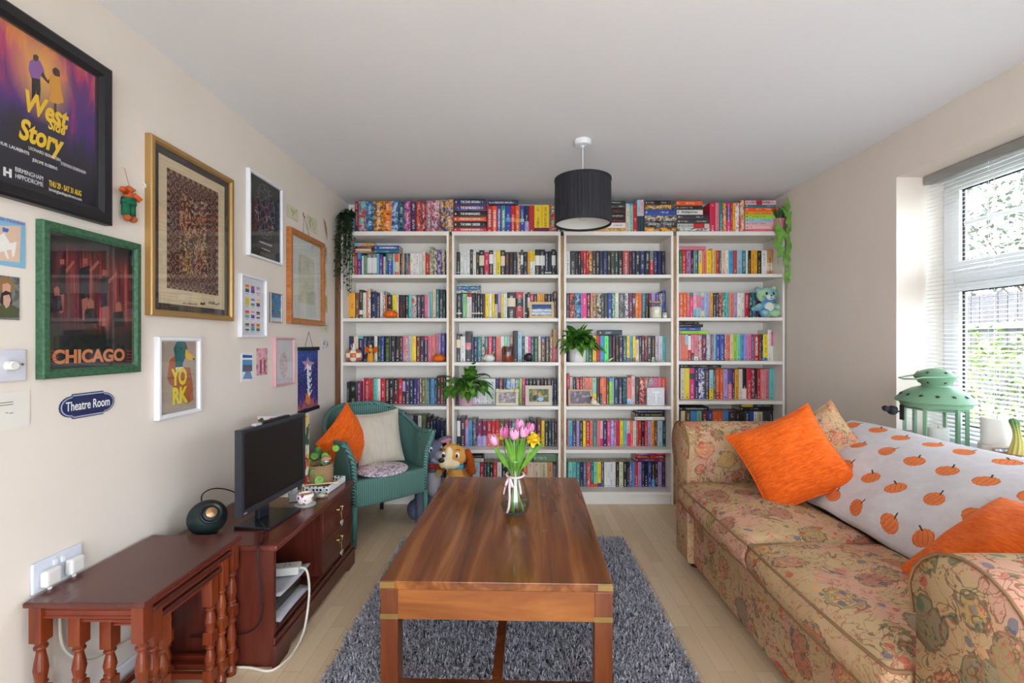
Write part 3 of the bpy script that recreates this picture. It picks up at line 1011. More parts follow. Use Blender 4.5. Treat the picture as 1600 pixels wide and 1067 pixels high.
# --- fifth shelf row
upright(0, 5, 605, 635, 0.0656, -800, 240, 'nv,-700 dr,-600 bk,-500 gn,-410 bk,-320 te,-230 bk,-140 nv,-50 bk,50 dt,150,t330 te,235,t230 bl,350,t200 bk,420,t240 bk,500,t235 lg,610,t225 dp,730,t220 wh,810,t220 ol,925,t220 bk,1030,t240 bk,1085,t310 nv,1150,t290 nv,1245,t330 nv,1365,t340 bk,1400,t345')
upright(1, 5, 705, 645, K, 78, 115, 'dt,125,t75,bwh:0.35-0.9 dp,195,t70 la,240,t105,bpk:0.7-1 sb,290,t105 nv,358,t90,xgr mg,425,bla:0-0.4 mg,495,bla:0-0.4 rd,558,boo:0-0.5 rd,610,boo:0-0.5 rd,672,boo:0-0.5 br,738,xol dr,798 mg,840 te,890 bk,940 bk,990 ol,1040 bk,1090 bk,1140,t90,icr bk,1190 dr,1252,t95 ye,1298,t110 bk,1350 dt,1395 dt,1435 dr,1475')
upright(2, 5, 880, 635, K, 58, 200, 'sa,75 tq,128,bsb:0-0.4 dp,185 la,225 bk,275,nKRONIKA ye,315,ird rd,372 sa,415 te,470,ilm sa,515 lp,555,bhp:0-0.3 nv,612 hp,662 la,705,xlb la,742,xhp pk,788,bcd:0-1 ye,838 tq,885 lp,935,bhp:0-0.5 oo,972 wh,1015 te,1045,xoo rd,1090 bk,1130 rd,1175 la,1225 oy,1265 dg,1315,xsa lb,1382 dt,1428')
BOOKS[-25]['title'] = None
for b in BOOKS:
    if b['title'] == 'KRONIKA':
        b['title'] = None
pile(2, 'over fifth shelf of third bookcase', 880, 635, K, [('wh', 995, 1408, 48, 'ird'), ('bk', 1000, 1410, 50, 'iye'), ('nv', 1035, 1412, 42)], CAMZ + (VPY - 635 - 198 * K) / S1 + 0.003)
upright(3, 5, 1055, 625, K, 66, 152, 'dr,80 cr,142 br,215 sb,305 mn,372 dr,455 bl,522 oo,600 oo,665 sb,740 dg,840 bk,905,itn bk,970 dt,1040 bl,1098 wh,1145,t165,ipu cr,1220,t165 ol,1305,bdg:0.6-1 bk,1395')
pile(3, 'left end of fifth shelf behind sofa', 1055, 625, K, [('bk', 62, 470, 50, 'nTHE CRYSTAL MAZE')], CAMZ + (VPY - 625 - 150 * K) / S1 + 0.002)
pile(3, 'right end of fifth shelf behind sofa', 1055, 625, K, [('bk', 900, 1398, 48, 'iwh'), ('dg', 890, 1390, 40, 'bye:0.08-0.4')], CAMZ + (VPY - 625 - 150 * K) / S1 + 0.002)
# --- bottom shelf row
upright(1, 6, 720, 700, 0.103, -60, 218, 'bk,0 dr,50 nv,90 gr,130 cd,165 rd,182 wh,205 lb,285 rd,350 nv,395 gn,440,xbk bk,490 rd,550 wh,618,ird bk,690 nv,750 cr,800 dg,850 lb,900 gn,950 oo,1005,bcr:0.3-0.5 cr,1100 cr,1205 cr,1315 tn,1395 gr,1462,t255')
pile(1, 'right of the tan dog toy', 720, 700, 0.103, [('wh', 125, 345, 55), ('bk', 125, 345, 55)], CAMZ + (VPY - 700 - 216 * 0.103) / S1 + 0.003)
pile(1, 'bottom shelf right of the tulips', 720, 700, 0.103, [('sg', 1105, 1452, 118, 'iwh')], CAMZ + (VPY - 700 - 216 * 0.103) / S1 + 0.003)
upright(2, 6, 880, 700, K, 56, 195, 'te,75 mn,128 tq,178 te,235 nv,278,iye te,325,xpu rd,382,xsa te,425,brd:0-0.2 mn,478,boo:0-0.12 ye,528,bpu:0-0.15 mg,570,xte wh,605 wh,650,ird wh,692,ibl wh,732 bk,778 cr,835 bk,890 bk,922 bl,962,xla sb,998 cd,1042 la,1090 nv,1132 bk,1180 bl,1230,iye bk,1278,bsb:0-0.3 br,1320,xbk pk,1372,bla:0-1 dp,1420,ila')
pile(2, 'over bottom shelf of third bookcase', 880, 700, K, [('mg', 1000, 1420, 42), ('dt', 1000, 1420, 46, 'xoo'), ('hp', 1000, 1420, 42, 'bla:0.1-0.4')], CAMZ + (VPY - 700 - 193 * K) / S1 + 0.003)
upright(3, 6, 1055, 700, K, 62, 170, ' '.join('%s,%d' % (c, 62 + 48 * (i + 1)) for i, c in enumerate('bk nv bk dg dr nv te bk br gn nv cr bk rd bl dg wh nv bk ol te bk pu dr nv bk'.split())))
upright(0, 6, 530, 700, 0.103, 150, 200, ' '.join('%s,%d' % (c, 150 + 50 * (i + 1)) for i, c in enumerate('bk nv bk dg dr nv te bk br gn nv cr bk rd bl dg wh nv bk ol te bk pu dr nv'.split())))

# keep every book inside its shelf opening
for b in BOOKS:
    x0, x1 = CASES[b['ci']]
    zs = SHZ4 if b['ci'] == 3 else SHZ
    if b['z'] < ZT - 0.02:
        lo, hi = x0 + 0.0178, x1 - 0.0178
        wkey = 'w' if b['kind'] == 'up' else 'h'
        if b['x'] < lo:
            b[wkey] -= lo - b['x']
            b['x'] = lo
        if b['x'] + b[wkey] > hi:
            b[wkey] = hi - b['x']
        ceil_ = min([z - 0.0265 for z in zs if z > b['z'] + 0.06] + [ZT - 0.032])
        hkey = 'h' if b['kind'] == 'up' else 'w'
        if b['z'] + b[hkey] > ceil_:
            b[hkey] = ceil_ - b['z']
BOOKS = [b for b in BOOKS if b['w'] > 0.002 and b['h'] > 0.02]
# choose the 300 that show largest
for b in BOOKS:
    b['score'] = b['w'] * b['h']
    if b['title']:
        b['score'] += 1
    if b['kind'] == 'flat':
        b['score'] *= 1.2
    if b['sh'] == 5 and b['ci'] == 0 and b['x'] < -0.98:
        b['score'] = 0
    if b['sh'] == 6 and b['ci'] in (0, 3):
        b['score'] = 0
order = sorted(range(len(BOOKS)), key=lambda i: -BOOKS[i]['score'])
single = set(order[:298])
SHN = ['on top of the %s bookcase', 'first shelf of %s bookcase', 'second shelf of %s bookcase', 'third shelf of %s bookcase',
       'fourth shelf of %s bookcase', 'fifth shelf of %s bookcase', 'bottom shelf of %s bookcase']
rest = []
for bi, b in enumerate(BOOKS):
    w, h, d = b['w'], b['h'], b['d']
    sd = (bi * 0.37) % 7
    if b['kind'] == 'up':
        M = Matrix.Identity(4)
        root = (b['x'], b['Y'], b['z'])
    else:
        # lying flat: spine toward the room, length along X
        M = Matrix(((0, 0, 1, 0), (0, 1, 0, 0), (-1, 0, 0, w), (0, 0, 0, 1)))
        root = (b['x'], b['Y'], b['z'])
    if bi not in single:
        rest.append((w, h, d, b['cols'], b['ink'], b['pat'], sd, Matrix.Translation(root) @ M))
        continue
    me = book_mesh('book', [(w, h, d, b['cols'], b['ink'], b['pat'], 0.0 if False else sd, M)])
    o = bpy.data.objects.new('book', me)
    COL.objects.link(o)
    o.location = root
    desc = CN[b['code']]
    if b['band'] and b['band'][0] != b['code']:
        desc += ' and ' + CN[b['band'][0]]
    elif b['pcode']:
        desc += ' patterned'
    if b['kind'] == 'up':
        lab = '%s book, %s from left, %s' % (desc, ORD[b['i']], SHN[b['sh']] % cnames[b['ci']])
        if b['sh'] == 4 and b['ci'] == 0 and b['Y'] < 3.5:
            lab = '%s thick book, %s of three standing forward, left end of fourth shelf' % (desc, ORD[b['i']])
        grp = 'books standing ' + (SHN[b['sh']] % cnames[b['ci']])
    else:
        pos = 'topmost' if b['i'] == b['n'] and b['n'] > 1 else ('bottom' if b['i'] == 1 and b['n'] > 1 else (ORD[b['i']] + ' from bottom' if b['n'] > 1 else ''))
        lab = '%s flat book %s%s' % (desc, (pos + ' of pile ') if pos else '', b['where'])
        grp = 'books lying flat on the bookcases'
    if len(lab.split()) > 16:
        lab = lab.replace(' patterned', '')
    if len(lab.split()) > 16:
        lab = lab.replace(' bookcase', ' case').replace(' flat book', ' book')
    if len(lab.split()) > 16:
        print('LONG', lab)
    tag(o, lab, 'book', grp)
    pg = MB().box((0.0012, 0.004, 0.002), (w - 0.0012, d - 0.003, h - 0.003), M).build('pages', M_pages, o)
    if b['title']:
        ttl = b['title']
        light = b['code'] in LIGHT
        tm = M_ink if light else M_wtext
        if b['kind'] == 'flat':
            text(ttl, w * 0.62, tm, o, (h * 0.5, -0.0008, w * 0.48), 'title', rot=(radians(90), 0, 0), bold=0.01, width=h * 0.6)
        else:
            text(ttl, w * 0.7, tm, o, (w * 0.5, -0.0008, h * 0.52), 'title', rot=(radians(90), radians(90), 0), bold=0.01, width=h * 0.66)
me = book_mesh('books', rest, pages=True)
o = bpy.data.objects.new('books', me)
COL.objects.link(o)
tag(o, 'remaining slim books of many colours filling out the bookcase shelves', 'books', kind='stuff')
print('BOOKS', len(BOOKS))
# ------------------------------------------------------------------ pictures on the left wall
SW = 1.362
ROTL = Matrix(((0, 0, 1), (1, 0, 0), (0, 1, 0))).to_euler()    # local x -> +Y, y -> +Z, z -> +X (out of the wall)


def wl(px, py):
    s = (VPX - px) / SW
    return (FPX / s, CAMZ - (py - VPY) / s)


def wrect(L, R, ys):
    """outer rectangle from the left/right pixel and (yTL, yBL, yTR, yBR)"""
    a, t1 = wl(L, ys[0])
    _, b1 = wl(L, ys[1])
    c, t2 = wl(R, ys[2])
    _, b2 = wl(R, ys[3])
    return a, c, (b1 + b2) / 2, (t1 + t2) / 2


class Art:
    """a picture hanging on the left wall, local x right, y up, z out"""
    def __init__(self, name, label, cat, rect, band=0.02, depth=0.018, frame=None, back=None, glass=True, group='pictures on the left wall', part='frame', mat_w=0.0, mat_m=None):
        y0, y1, z0, z1 = rect
        self.w, self.h = y1 - y0, z1 - z0
        self.y0, self.y1, self.z0, self.z1 = y0, y1, z0, z1
        self.t = thing(name, label, cat, (XL + 0.0008, (y0 + y1) / 2, (z0 + z1) / 2), rot=ROTL, group=group)
        w, h, b = self.w / 2, self.h / 2, band
        self.zf = 0.002
        if frame is not None:
            mb = MB()
            # mitred moulding: outer edge, raised rib, inner edge
            def ring(p, q):
                (i0, a0), (i1, a1) = p, q
                n = len(mb.v)
                for (ii, zz) in ((i0, a0), (i1, a1)):
                    mb.v.extend([(-w + ii, -h + ii, zz), (w - ii, -h + ii, zz), (w - ii, h - ii, zz), (-w + ii, h - ii, zz)])
                for k in range(4):
                    j = (k + 1) % 4
                    mb.f.append((n + k, n + j, n + 4 + j, n + 4 + k))
            prof = [(0, 0), (0, depth * 0.85), (b * 0.15, depth), (b * 0.7, depth), (b, depth * 0.7), (b, 0.0)]
            for p, q in zip(prof[:-1], prof[1:]):
                ring(p, q)
            mb.build(part, frame, self.t)
            self.zf = depth * 0.35
        self.iw, self.ih = w - b, h - b
        MB().box((-self.iw, -self.ih, 0.0), (self.iw, self.ih, self.zf)).build('print' if frame else 'sheet', back, self.t)
        if mat_m is not None:
            mb = MB()
            a, c = self.iw, self.ih
            m = mat_w
            z = self.zf + 0.0005
            mb.box((-a, -c, z), (a, -c + m, z + 0.0015)).box((-a, c - m, z), (a, c, z + 0.0015)).box((-a, -c + m, z), (-a + m, c - m, z + 0.0015)).box((a - m, -c + m, z), (a, c - m, z + 0.0015))
            mb.build('mount', mat_m, self.t)
        if glass and frame is not None:
            MB().box((-self.iw, -self.ih, depth * 0.62), (self.iw, self.ih, depth * 0.62 + 0.0012)).build('glass', M_pane, self.t)
        self.n = 0

    def p(self, px, py):
        y, z = wl(px, py)
        return (y - (self.y0 + self.y1) / 2, z - (self.z0 + self.z1) / 2)

    def shape(self, pts, mat, name, px=True, lift=None):
        q = [self.p(*a) if px else a for a in pts]
        self.n += 1
        z = self.zf + 0.0004 + 0.00018 * self.n if lift is None else lift
        return MB().prism(q, z - 0.0003, z).build(name, mat, self.t)

    def txt(self, s, cx, cy, hpx, mat, width=None, px=True, **k):
        x, y = self.p(cx, cy) if px else (cx, cy)
        self.n += 1
        size = hpx / ((VPX - cx) / SW) if px else hpx
        return text(s, size, mat, self.t, (x, y, self.zf + 0.0004 + 0.00018 * self.n), width=width, **k)


def multi_noise(name, scale, stops, detail=3, dist=0.8, rough=0.5, bumpy=0, stretch=(1, 1, 1)):
    g = G(name, rough)
    g.color(g.ramp(g.noise(g.mapping(g.tc(), scale=stretch), scale, detail, 0.6, dist), stops))
    return g.mat


# 1. big theatre poster (words kept, artwork a plain stand-in)
g = G('purple_poster_print', 0.5)
s = g.sep(g.tc())
n1 = g.noise(g.mapping(g.tc(), scale=(3.0, 0.7, 1)), 7, 4, 0.6, 0.6)
c = g.ramp(g.math('ADD', g.math('MULTIPLY', n1, 0.8), g.math('MULTIPLY', s[1], 1.4)), [(0.28, (24, 18, 48)), (0.42, (66, 30, 120)), (0.55, (110, 30, 120)), (0.66, (196, 52, 110)), (0.8, (240, 140, 60))])
top = g.step(s[1], -0.035, 0.05)
rr = g.math('SQRT', g.math('ADD', g.math('POWER', g.math('MULTIPLY', g.math('SUBTRACT', s[0], -0.01), 1.6), 2.0), g.math('POWER', g.math('SUBTRACT', s[1], 0.13), 2.0)))
glow = g.math('MULTIPLY', g.math('SUBTRACT', 1.0, g.math('DIVIDE', rr, 0.15), None, True), 1.0)
glow = g.math('MAXIMUM', glow, 0.0)
base = g.mix(top, lin((22, 20, 40)), c)
g.color(g.mix(glow, base, lin((250, 190, 70))))
a = Art('theatre_poster', 'large theatre poster in wide black frame, yellow lettering over purple street print', 'poster',
        (1.118, 1.516, 1.583, 2.093), 0.046, 0.03, plain((26, 26, 30), 0.45, name='black_frame'), g.mat)
M_yel = plain((250, 205, 30), 0.6, name='yellow_ink')
mm = plain((150, 95, 170), 0.7), plain((28, 26, 40), 0.7), plain((225, 160, 50), 0.7), plain((70, 40, 35), 0.7)
a.shape([(40, 95), (46, 92), (56, 95), (62, 108), (64, 122), (58, 118), (56, 124), (42, 122), (38, 108)], mm[0], 'figure_shirt')
a.shape([(43, 121), (56, 124), (57, 140), (55, 162), (51, 162), (50, 140), (47, 162), (43, 160)], mm[1], 'figure_trousers')
a.shape([(45, 86), (50, 85), (54, 89), (53, 95), (48, 96), (45, 92)], mm[3], 'figure_head')
a.shape([(60, 112), (68, 126), (73, 120), (75, 122), (69, 131), (57, 118)], mm[3], 'joined_hands')
a.shape([(72, 118), (79, 115), (87, 120), (88, 136), (93, 160), (83, 163), (70, 158), (73, 138), (70, 126)], mm[2], 'figure_dress')
a.shape([(75, 108), (80, 105), (86, 110), (87, 120), (80, 119), (76, 115)], mm[3], 'figure_hair')
a.shape([(78, 161), (81, 162), (81, 176), (78, 176)], mm[3], 'figure_leg')
a.txt('West', 64, 173, 44, M_yel, width=0.122, bold=0.035, shear=0.25)
a.txt('Side', 81, 199, 22, M_yel, width=0.050, bold=0.03, shear=0.25)
a.txt('Story', 56, 215, 44, M_yel, width=0.124, bold=0.035, shear=0.25)
a.txt('ARTHUR LAURENTS', 8, 229, 7, M_wtext, width=0.095, bold=0.02)
a.txt('LEONARD BERNSTEIN', 63, 241, 7, M_wtext, width=0.088)
a.txt('STEPHEN SONDHEIM', 108, 263, 7, M_wtext, width=0.078)
a.txt('JEROME ROBBINS', 63, 257, 7, M_wtext, width=0.07)
a.txt('BIRMINGHAM', 38, 272, 10, M_wtext, width=0.072)
a.txt('HIPPODROME', 38, 282, 10, M_wtext, width=0.072)
a.txt('H', 3, 270, 17, M_wtext, bold=0.06)
a.txt('THU 29 - SAT 31 AUG', 95, 295, 12, M_yel, width=0.098, bold=0.02)
a.txt('birminghamhippodrome.com', 95, 304, 7, M_wtext, width=0.098)

# 2. CHICAGO
g = G('dark_red_curtain_print', 0.5)
v = g.tc()
n = g.noise(g.mapping(v, scale=(70, 3, 1)), 1.0, 3, 0.6, 0.4)
s = g.sep(v)
band = g.math('MULTIPLY', g.step(s[1], -0.07, 0.03), g.math('SUBTRACT', 1.0, g.step(s[1], 0.15, 0.03)))
band = g.math('MULTIPLY', band, g.step(s[0], -0.11, 0.03))
g.color(g.mix(band, lin((22, 24, 28)), g.ramp(n, [(0.35, (30, 16, 20)), (0.55, (120, 34, 38)), (0.7, (190, 80, 74))])))
g2 = G('green_stained_wood', 0.5)
v = g2.tc()
g2.color(g2.ramp(g2.noise(g2.mapping(v, scale=(90, 90, 90)), 1.0, 4, 0.6), [(0.3, (36, 72, 50)), (0.6, (62, 108, 78))]))
g2.bump(g2.noise(v, 220, 2), 0.2, 0.001)
a = Art('theatre_poster', 'poster in green wooden frame with dancers and orange CHICAGO lettering', 'poster', wrect(55, 212, (343, 590, 381, 583)), 0.026, 0.022, g2.mat, g.mat)
skin = plain((158, 92, 78), 0.7)
dk = plain((24, 22, 26), 0.7)
for (x, y, k) in ((92, 415, 1.1), (128, 415, 1.25), (158, 432, 1.15)):
    a.shape([(x - 6 * k, y + 4), (x + 6 * k, y), (x + 5 * k, y + 26 * k), (x + 6 * k, y + 40 * k), (x - 5 * k, y + 42 * k), (x - 6 * k, y + 24 * k)], dk, 'dancer_costume')
    a.shape([(x - 4 * k, y + 42 * k), (x + 3 * k, y + 40 * k), (x + 2 * k, y + 66 * k), (x - 3 * k, y + 68 * k)], skin, 'dancer_legs')
    a.shape([(x - 3 * k, y - 2), (x - 3 * k, y - 9 * k), (x + 3 * k, y - 9 * k), (x + 3 * k, y - 2)], skin, 'dancer_head')
    a.shape([(x + 5 * k, y + 6), (x + 16 * k, y - 8), (x + 18 * k, y - 5), (x + 6 * k, y + 12)], skin, 'dancer_arm')
for (x, y, k) in ((83, 455, 1), (136, 475, 1.2), (180, 480, 1.2)):
    a.shape([(x - 9 * k, y + 32), (x - 7 * k, y + 8), (x + 6 * k, y + 7), (x + 9 * k, y + 30)], dk, 'singer_costume')
    a.shape([(x - 4 * k, y + 7), (x - 5 * k, y - 4), (x, y - 8 * k), (x + 4 * k, y - 4), (x + 4 * k, y + 6)], skin, 'singer_head')
M_cor = plain((214, 130, 84), 0.6, name='orange_lettering')
a.txt('CHICAGO', 137, 557, 27, M_cor, width=0.245, bold=0.04)
mr = plain((180, 60, 80), 0.6)
for k in range(4):
    y = 548 + 5 * k
    a.shape([(70, y), (84, y), (84, y + 1), (70, y + 1)], mr, 'neon_line')
    a.shape([(192, y), (201, y), (201, y + 1), (192, y + 1)], mr, 'neon_line')

# 3. gold framed papyrus
g = G('papyrus_print', 0.7)
v = g.tc()
s = g.sep(v)
ax, ay = g.math('ABSOLUTE', s[0]), g.math('ABSOLUTE', g.math('SUBTRACT', s[1], 0.01))
pan = g.math('MULTIPLY', g.math('LESS_THAN', ax, 0.152), g.math('LESS_THAN', ay, 0.232))
inn = g.math('MULTIPLY', g.math('LESS_THAN', ax, 0.138), g.math('LESS_THAN', ay, 0.218))
inn2 = g.math('MULTIPLY', g.math('LESS_THAN', ax, 0.085), g.math('LESS_THAN', ay, 0.160))
cell = g.vor(v, 21, 'F1', 0, 0.0)
rings = g.math('SINE', g.math('MULTIPLY', cell, 24.0))
med = g.ramp(rings, [(0.3, (66, 38, 26)), (0.5, (214, 196, 160)), (0.62, (40, 40, 58)), (0.8, (150, 80, 44))], 'CONSTANT')
ctr = g.ramp(g.noise(g.mapping(v, scale=(1, 0.8, 1)), 55, 3, 0.6, 1.5), [(0.38, (48, 34, 28)), (0.48, (128, 62, 36)), (0.55, (196, 172, 132)), (0.62, (70, 52, 44))], 'CONSTANT')
chk = g.nt.nodes.new('ShaderNodeTexChecker')
g.put(chk.inputs[0], v)
chk.inputs['Scale'].default_value = 66
chk.inputs[1].default_value = lin((60, 36, 24))
chk.inputs[2].default_value = lin((150, 110, 80))
pap = g.ramp(g.noise(g.mapping(v, scale=(1, 30, 1)), 6, 4), [(0.3, (198, 178, 142)), (0.7, (224, 208, 174))])
pap = g.mix(g.math('MULTIPLY', pan, 1.0), pap, chk.outputs[0])
pap = g.mix(inn, pap, med)
pap = g.mix(inn2, pap, ctr)
g.color(pap)
M_gold = plain((188, 152, 96), 0.35, 0.6, name='gold_frame')
r3 = wrect(226, 358, (213, 496, 277, 499))
a = Art('framed_papyrus', 'tall gold-framed papyrus picture with brown patterned panel and dark mount', 'picture', r3, 0.024, 0.025, M_gold, g.mat, mat_w=0.026, mat_m=plain((60, 52, 46), 0.8))

for (x, wd_) in ((292, 30), (312, 9), (330, 26)):
    mbs = MB()
    xx, zz = a.p(x, 474)
    for k in range(9):
        u = xx + (k / 8 - 0.5) * wd_ / 400
        mbs.tube([(u, zz - 0.006, a.zf + 0.001), (u + 0.004, zz + rnd.uniform(-0.002, 0.008), a.zf + 0.001), (u + 0.006, zz - rnd.uniform(0, 0.006), a.zf + 0.001)], 0.0009, 4)
    mbs.build('ink_writing', M_ink, a.t)
h_ = thing('picture_hook', 'small white plastic hook on wall left of the gold picture frame', 'hook', (XL + 0.004, wl(223, 291)[0], wl(223, 291)[1]))
MB().tube([(0, 0.0, 0.012), (0.004, 0.003, 0.004), (0.006, 0, -0.004), (0.003, -0.004, -0.006), (0, -0.003, 0.0)], 0.0022).build('hook_loop', M_upvc, h_)

# 4. black star map in white frame
g = G('black_line_print', 0.6)
v = g.tc()
s = g.sep(v)
d = g.vor(v, 26, 'DISTANCE_TO_EDGE', 0)
r2 = g.math('SQRT', g.math('ADD', g.math('POWER', g.math('MULTIPLY', s[0], 1.5), 2.0), g.math('POWER', g.math('SUBTRACT', s[1], 0.04), 2.0)))
lm = g.math('MULTIPLY', g.math('LESS_THAN', d, 0.03), g.math('LESS_THAN', r2, 0.15))
g.color(g.mix(g.math('MULTIPLY', lm, 0.55), lin((30, 29, 33)), g.noise(v, 20, 2, col=True)))
M_wf = plain((236, 236, 240), 0.4, name='white_frame_paint')
a = Art('framed_print', 'white-framed black print of fine scribbled lines, high on the left wall', 'picture', wrect(384, 437, (268, 402, 290, 412)), 0.014, 0.02, M_wf, g.mat)
a.txt('LE CIRQUE DES REVES', 413, 381, 4, M_wtext, width=0.12)
a.txt('the night circus', 413, 390, 3, M_wtext, width=0.08)

# 5. large light-wood frame with pencil drawing
M_pine = wood('orange_pine', ((160, 92, 40), (188, 116, 58), (208, 140, 80)), (60, 60, 8), 0.35)
g = G('pencil_drawing_print', 0.7)
v = g.tc()
s = g.sep(v)
d = g.noise(g.mapping(v, scale=(1, 0.8, 1)), 30, 4, 0.6, 3.0)
blob = g.step(g.noise(v, 8, 1), 0.53, 0.08)
ins = g.math('MULTIPLY', g.math('LESS_THAN', g.math('ABSOLUTE', s[0]), 0.11), g.math('LESS_THAN', g.math('ABSOLUTE', s[1]), 0.15))
ln2 = g.math('MULTIPLY', g.math('MULTIPLY', g.math('LESS_THAN', g.math('ABSOLUTE', g.math('SUBTRACT', d, 0.5)), 0.02), blob), ins)
g.color(g.mix(g.math('MULTIPLY', ln2, 0.7), g.mix(ins, lin((222, 226, 218)), lin((212, 212, 184))), lin((90, 84, 76))))
a = Art('framed_drawing', 'orange pine frame with pale pencil drawing behind glass, hanging on a cord', 'picture', wrect(447, 502, (352, 505, 382, 510)), 0.036, 0.028, M_pine, g.mat)
hk = a.p(473, 340)
MB().tube([(-0.05, a.h / 2 - 0.004, 0.008), (hk[0], hk[1] + 0.004, 0.008), (0.05, a.h / 2 - 0.004, 0.008)], 0.0012, 5).build('hanging_cord', plain((90, 80, 70), 0.8), a.t)
h_ = thing('picture_hook', 'small brass hook holding the cord of the pine picture frame', 'hook', (XL + 0.001, wl(473, 340)[0], wl(473, 340)[1] + 0.012))
MB().tube([(0, 0, 0.02), (0.003, 0.006, 0.01), (0.004, -0.006, 0.0), (0.013, 0, -0.012), (0.013, 0, -0.002)], 0.003).build('hook_loop', M_olbrass, h_)

# 6. rainbow flags chart
a = Art('framed_print', 'white-framed chart of twelve small striped flags in a grid', 'picture', wrect(371, 412, (426, 526, 437, 528)), 0.013, 0.02, M_wf, plain((232, 232, 236), 0.7))
FL = [[(220, 40, 40), (240, 140, 30), (240, 220, 50), (50, 150, 70), (50, 70, 180), (120, 50, 150)], [(210, 40, 120), (140, 80, 150), (60, 60, 170)], [(110, 190, 230), (240, 170, 190), (240, 240, 240), (240, 170, 190)],
      [(240, 210, 40)] * 1, [(170, 110, 190), (240, 240, 240), (80, 150, 80)], [(240, 220, 60), (240, 240, 240), (130, 80, 160), (40, 40, 40)],
      [(230, 50, 140), (240, 220, 60), (90, 180, 230)], [(240, 140, 180), (240, 240, 240), (170, 60, 170), (50, 50, 160)], [(40, 40, 40), (150, 150, 150), (240, 240, 240), (120, 50, 120)],
      [(60, 60, 60), (160, 190, 130), (240, 240, 240), (60, 60, 60)], [(230, 60, 160), (90, 200, 100), (60, 150, 230)], [(220, 40, 40), (240, 150, 30), (240, 220, 50), (50, 150, 70), (60, 60, 180)]]
for i, fl in enumerate(FL):
    cx = (-0.048, 0.0, 0.048)[i % 3]
    cy = (0.088, 0.024, -0.040, -0.104)[i // 3]
    fw, fh = 0.030, 0.036
    ft = None
    for k, cc in enumerate(fl):
        mb = MB().box((cx - fw / 2, cy + fh / 2 - fh * (k + 1) / len(fl), a.zf), (cx + fw / 2, cy + fh / 2 - fh * k / len(fl), a.zf + 0.0008))
        if ft is None:
            ft = mb.build('flag', plain(cc, 0.7), a.t)
        else:
            mb.build('stripe', plain(cc, 0.7), ft)
    MB().box((cx - 0.008, cy - fh / 2 - 0.008, a.zf), (cx + 0.006, cy - fh / 2 - 0.006, a.zf + 0.0006)).build('caption_line', M_ink, ft)

# 7. silver foil magnet
a = Art('souvenir_plaque', 'small wavy silver-edged plaque with blue townscape, right of the flags chart', 'plaque', wrect(420, 438, (457, 506, 459, 503)), 0.008, 0.012, plain((170, 170, 172), 0.25, 0.8),
        multi_noise('townscape_print', 30, [(0.35, (30, 60, 110)), (0.48, (70, 150, 200)), (0.56, (60, 50, 50)), (0.64, (200, 150, 70)), (0.75, (220, 220, 210))], dist=1.0), glass=False)
MB().box((-a.iw, -a.ih, a.zf), (a.iw, -a.ih + 0.022, a.zf + 0.001)).build('caption_strip', plain((200, 200, 205), 0.6), a.t)

# 8. YORK duck
g = plain((176, 160, 142), 0.7, name='taupe_print')
a = Art('framed_print', 'white-framed duck print with big yellow YORK lettering', 'picture', wrect(240, 308, (523, 654, 530, 646)), 0.017, 0.02, M_wf, g)
a.shape([(258, 590), (262, 562), (270, 556), (276, 566), (285, 574), (294, 574), (298, 600), (299, 625), (290, 630), (275, 610), (262, 600)], plain((178, 96, 60), 0.7), 'duck_body')
a.shape([(271, 575), (270, 556), (268, 545), (272, 535), (279, 531), (287, 535), (290, 545), (288, 556), (282, 568), (283, 576)], plain((28, 100, 104), 0.7), 'duck_head')
a.shape([(271, 578), (271, 574), (283, 573), (284, 577), (278, 582)], plain((238, 236, 230), 0.7), 'duck_collar')
a.shape([(287, 545), (291, 549), (301, 560), (299, 563), (290, 562), (286, 556)], plain((236, 190, 40), 0.7), 'duck_bill')
a.shape([(298, 559), (301, 560), (300, 563), (298, 562)], M_ink, 'bill_tip')
a.shape([(279, 543), (282, 543), (282, 546), (279, 546)], M_ink, 'duck_eye')
M_y2 = plain((240, 216, 50), 0.6, name='york_yellow')
a.txt('YO', 277, 590, 34, M_y2, width=0.085, bold=0.045)
a.txt('RK', 277, 619, 34, M_y2, width=0.085, bold=0.045)

# 9, 10 postcards
a = Art('postcard', 'blue pier postcard with white border, low on the left wall', 'postcard', wrect(376, 394, (551, 597, 553, 594)), 0, 0.003, None, plain((238, 238, 238), 0.6), glass=False)
a.shape([(378, 554), (393, 555), (393, 559), (378, 559)], plain((40, 100, 165), 0.6), 'caption_band')
a.shape([(378, 562), (393, 562), (393, 570), (378, 570)], plain((90, 150, 200), 0.6), 'sky_print')
a.shape([(378, 570), (393, 570), (393, 580), (378, 581)], plain((60, 110, 130), 0.6), 'sea_print')
a.shape([(378, 592), (383, 580), (390, 580), (393, 590), (393, 592)], plain((110, 150, 190), 0.6), 'pier_print')
a.shape([(384, 572), (387, 572), (387, 581), (384, 581)], plain((180, 60, 60), 0.6), 'figure_print')
a = Art('postcard', 'pink shopfront postcard hanging between the blue postcard and the pink frame', 'postcard', wrect(400, 417, (543, 588, 545, 584)), 0, 0.003, None,
        multi_noise('pink_shop_print', 24, [(0.35, (150, 110, 130)), (0.47, (226, 168, 180)), (0.6, (236, 190, 195)), (0.68, (110, 130, 90)), (0.76, (220, 180, 120))]), glass=False)
a.shape([(405, 562), (408, 562), (408, 583), (405, 584)], plain((160, 80, 100), 0.6), 'door_print')
a.shape([(411, 562), (414, 562), (414, 580), (411, 581)], plain((160, 80, 100), 0.6), 'door_print')
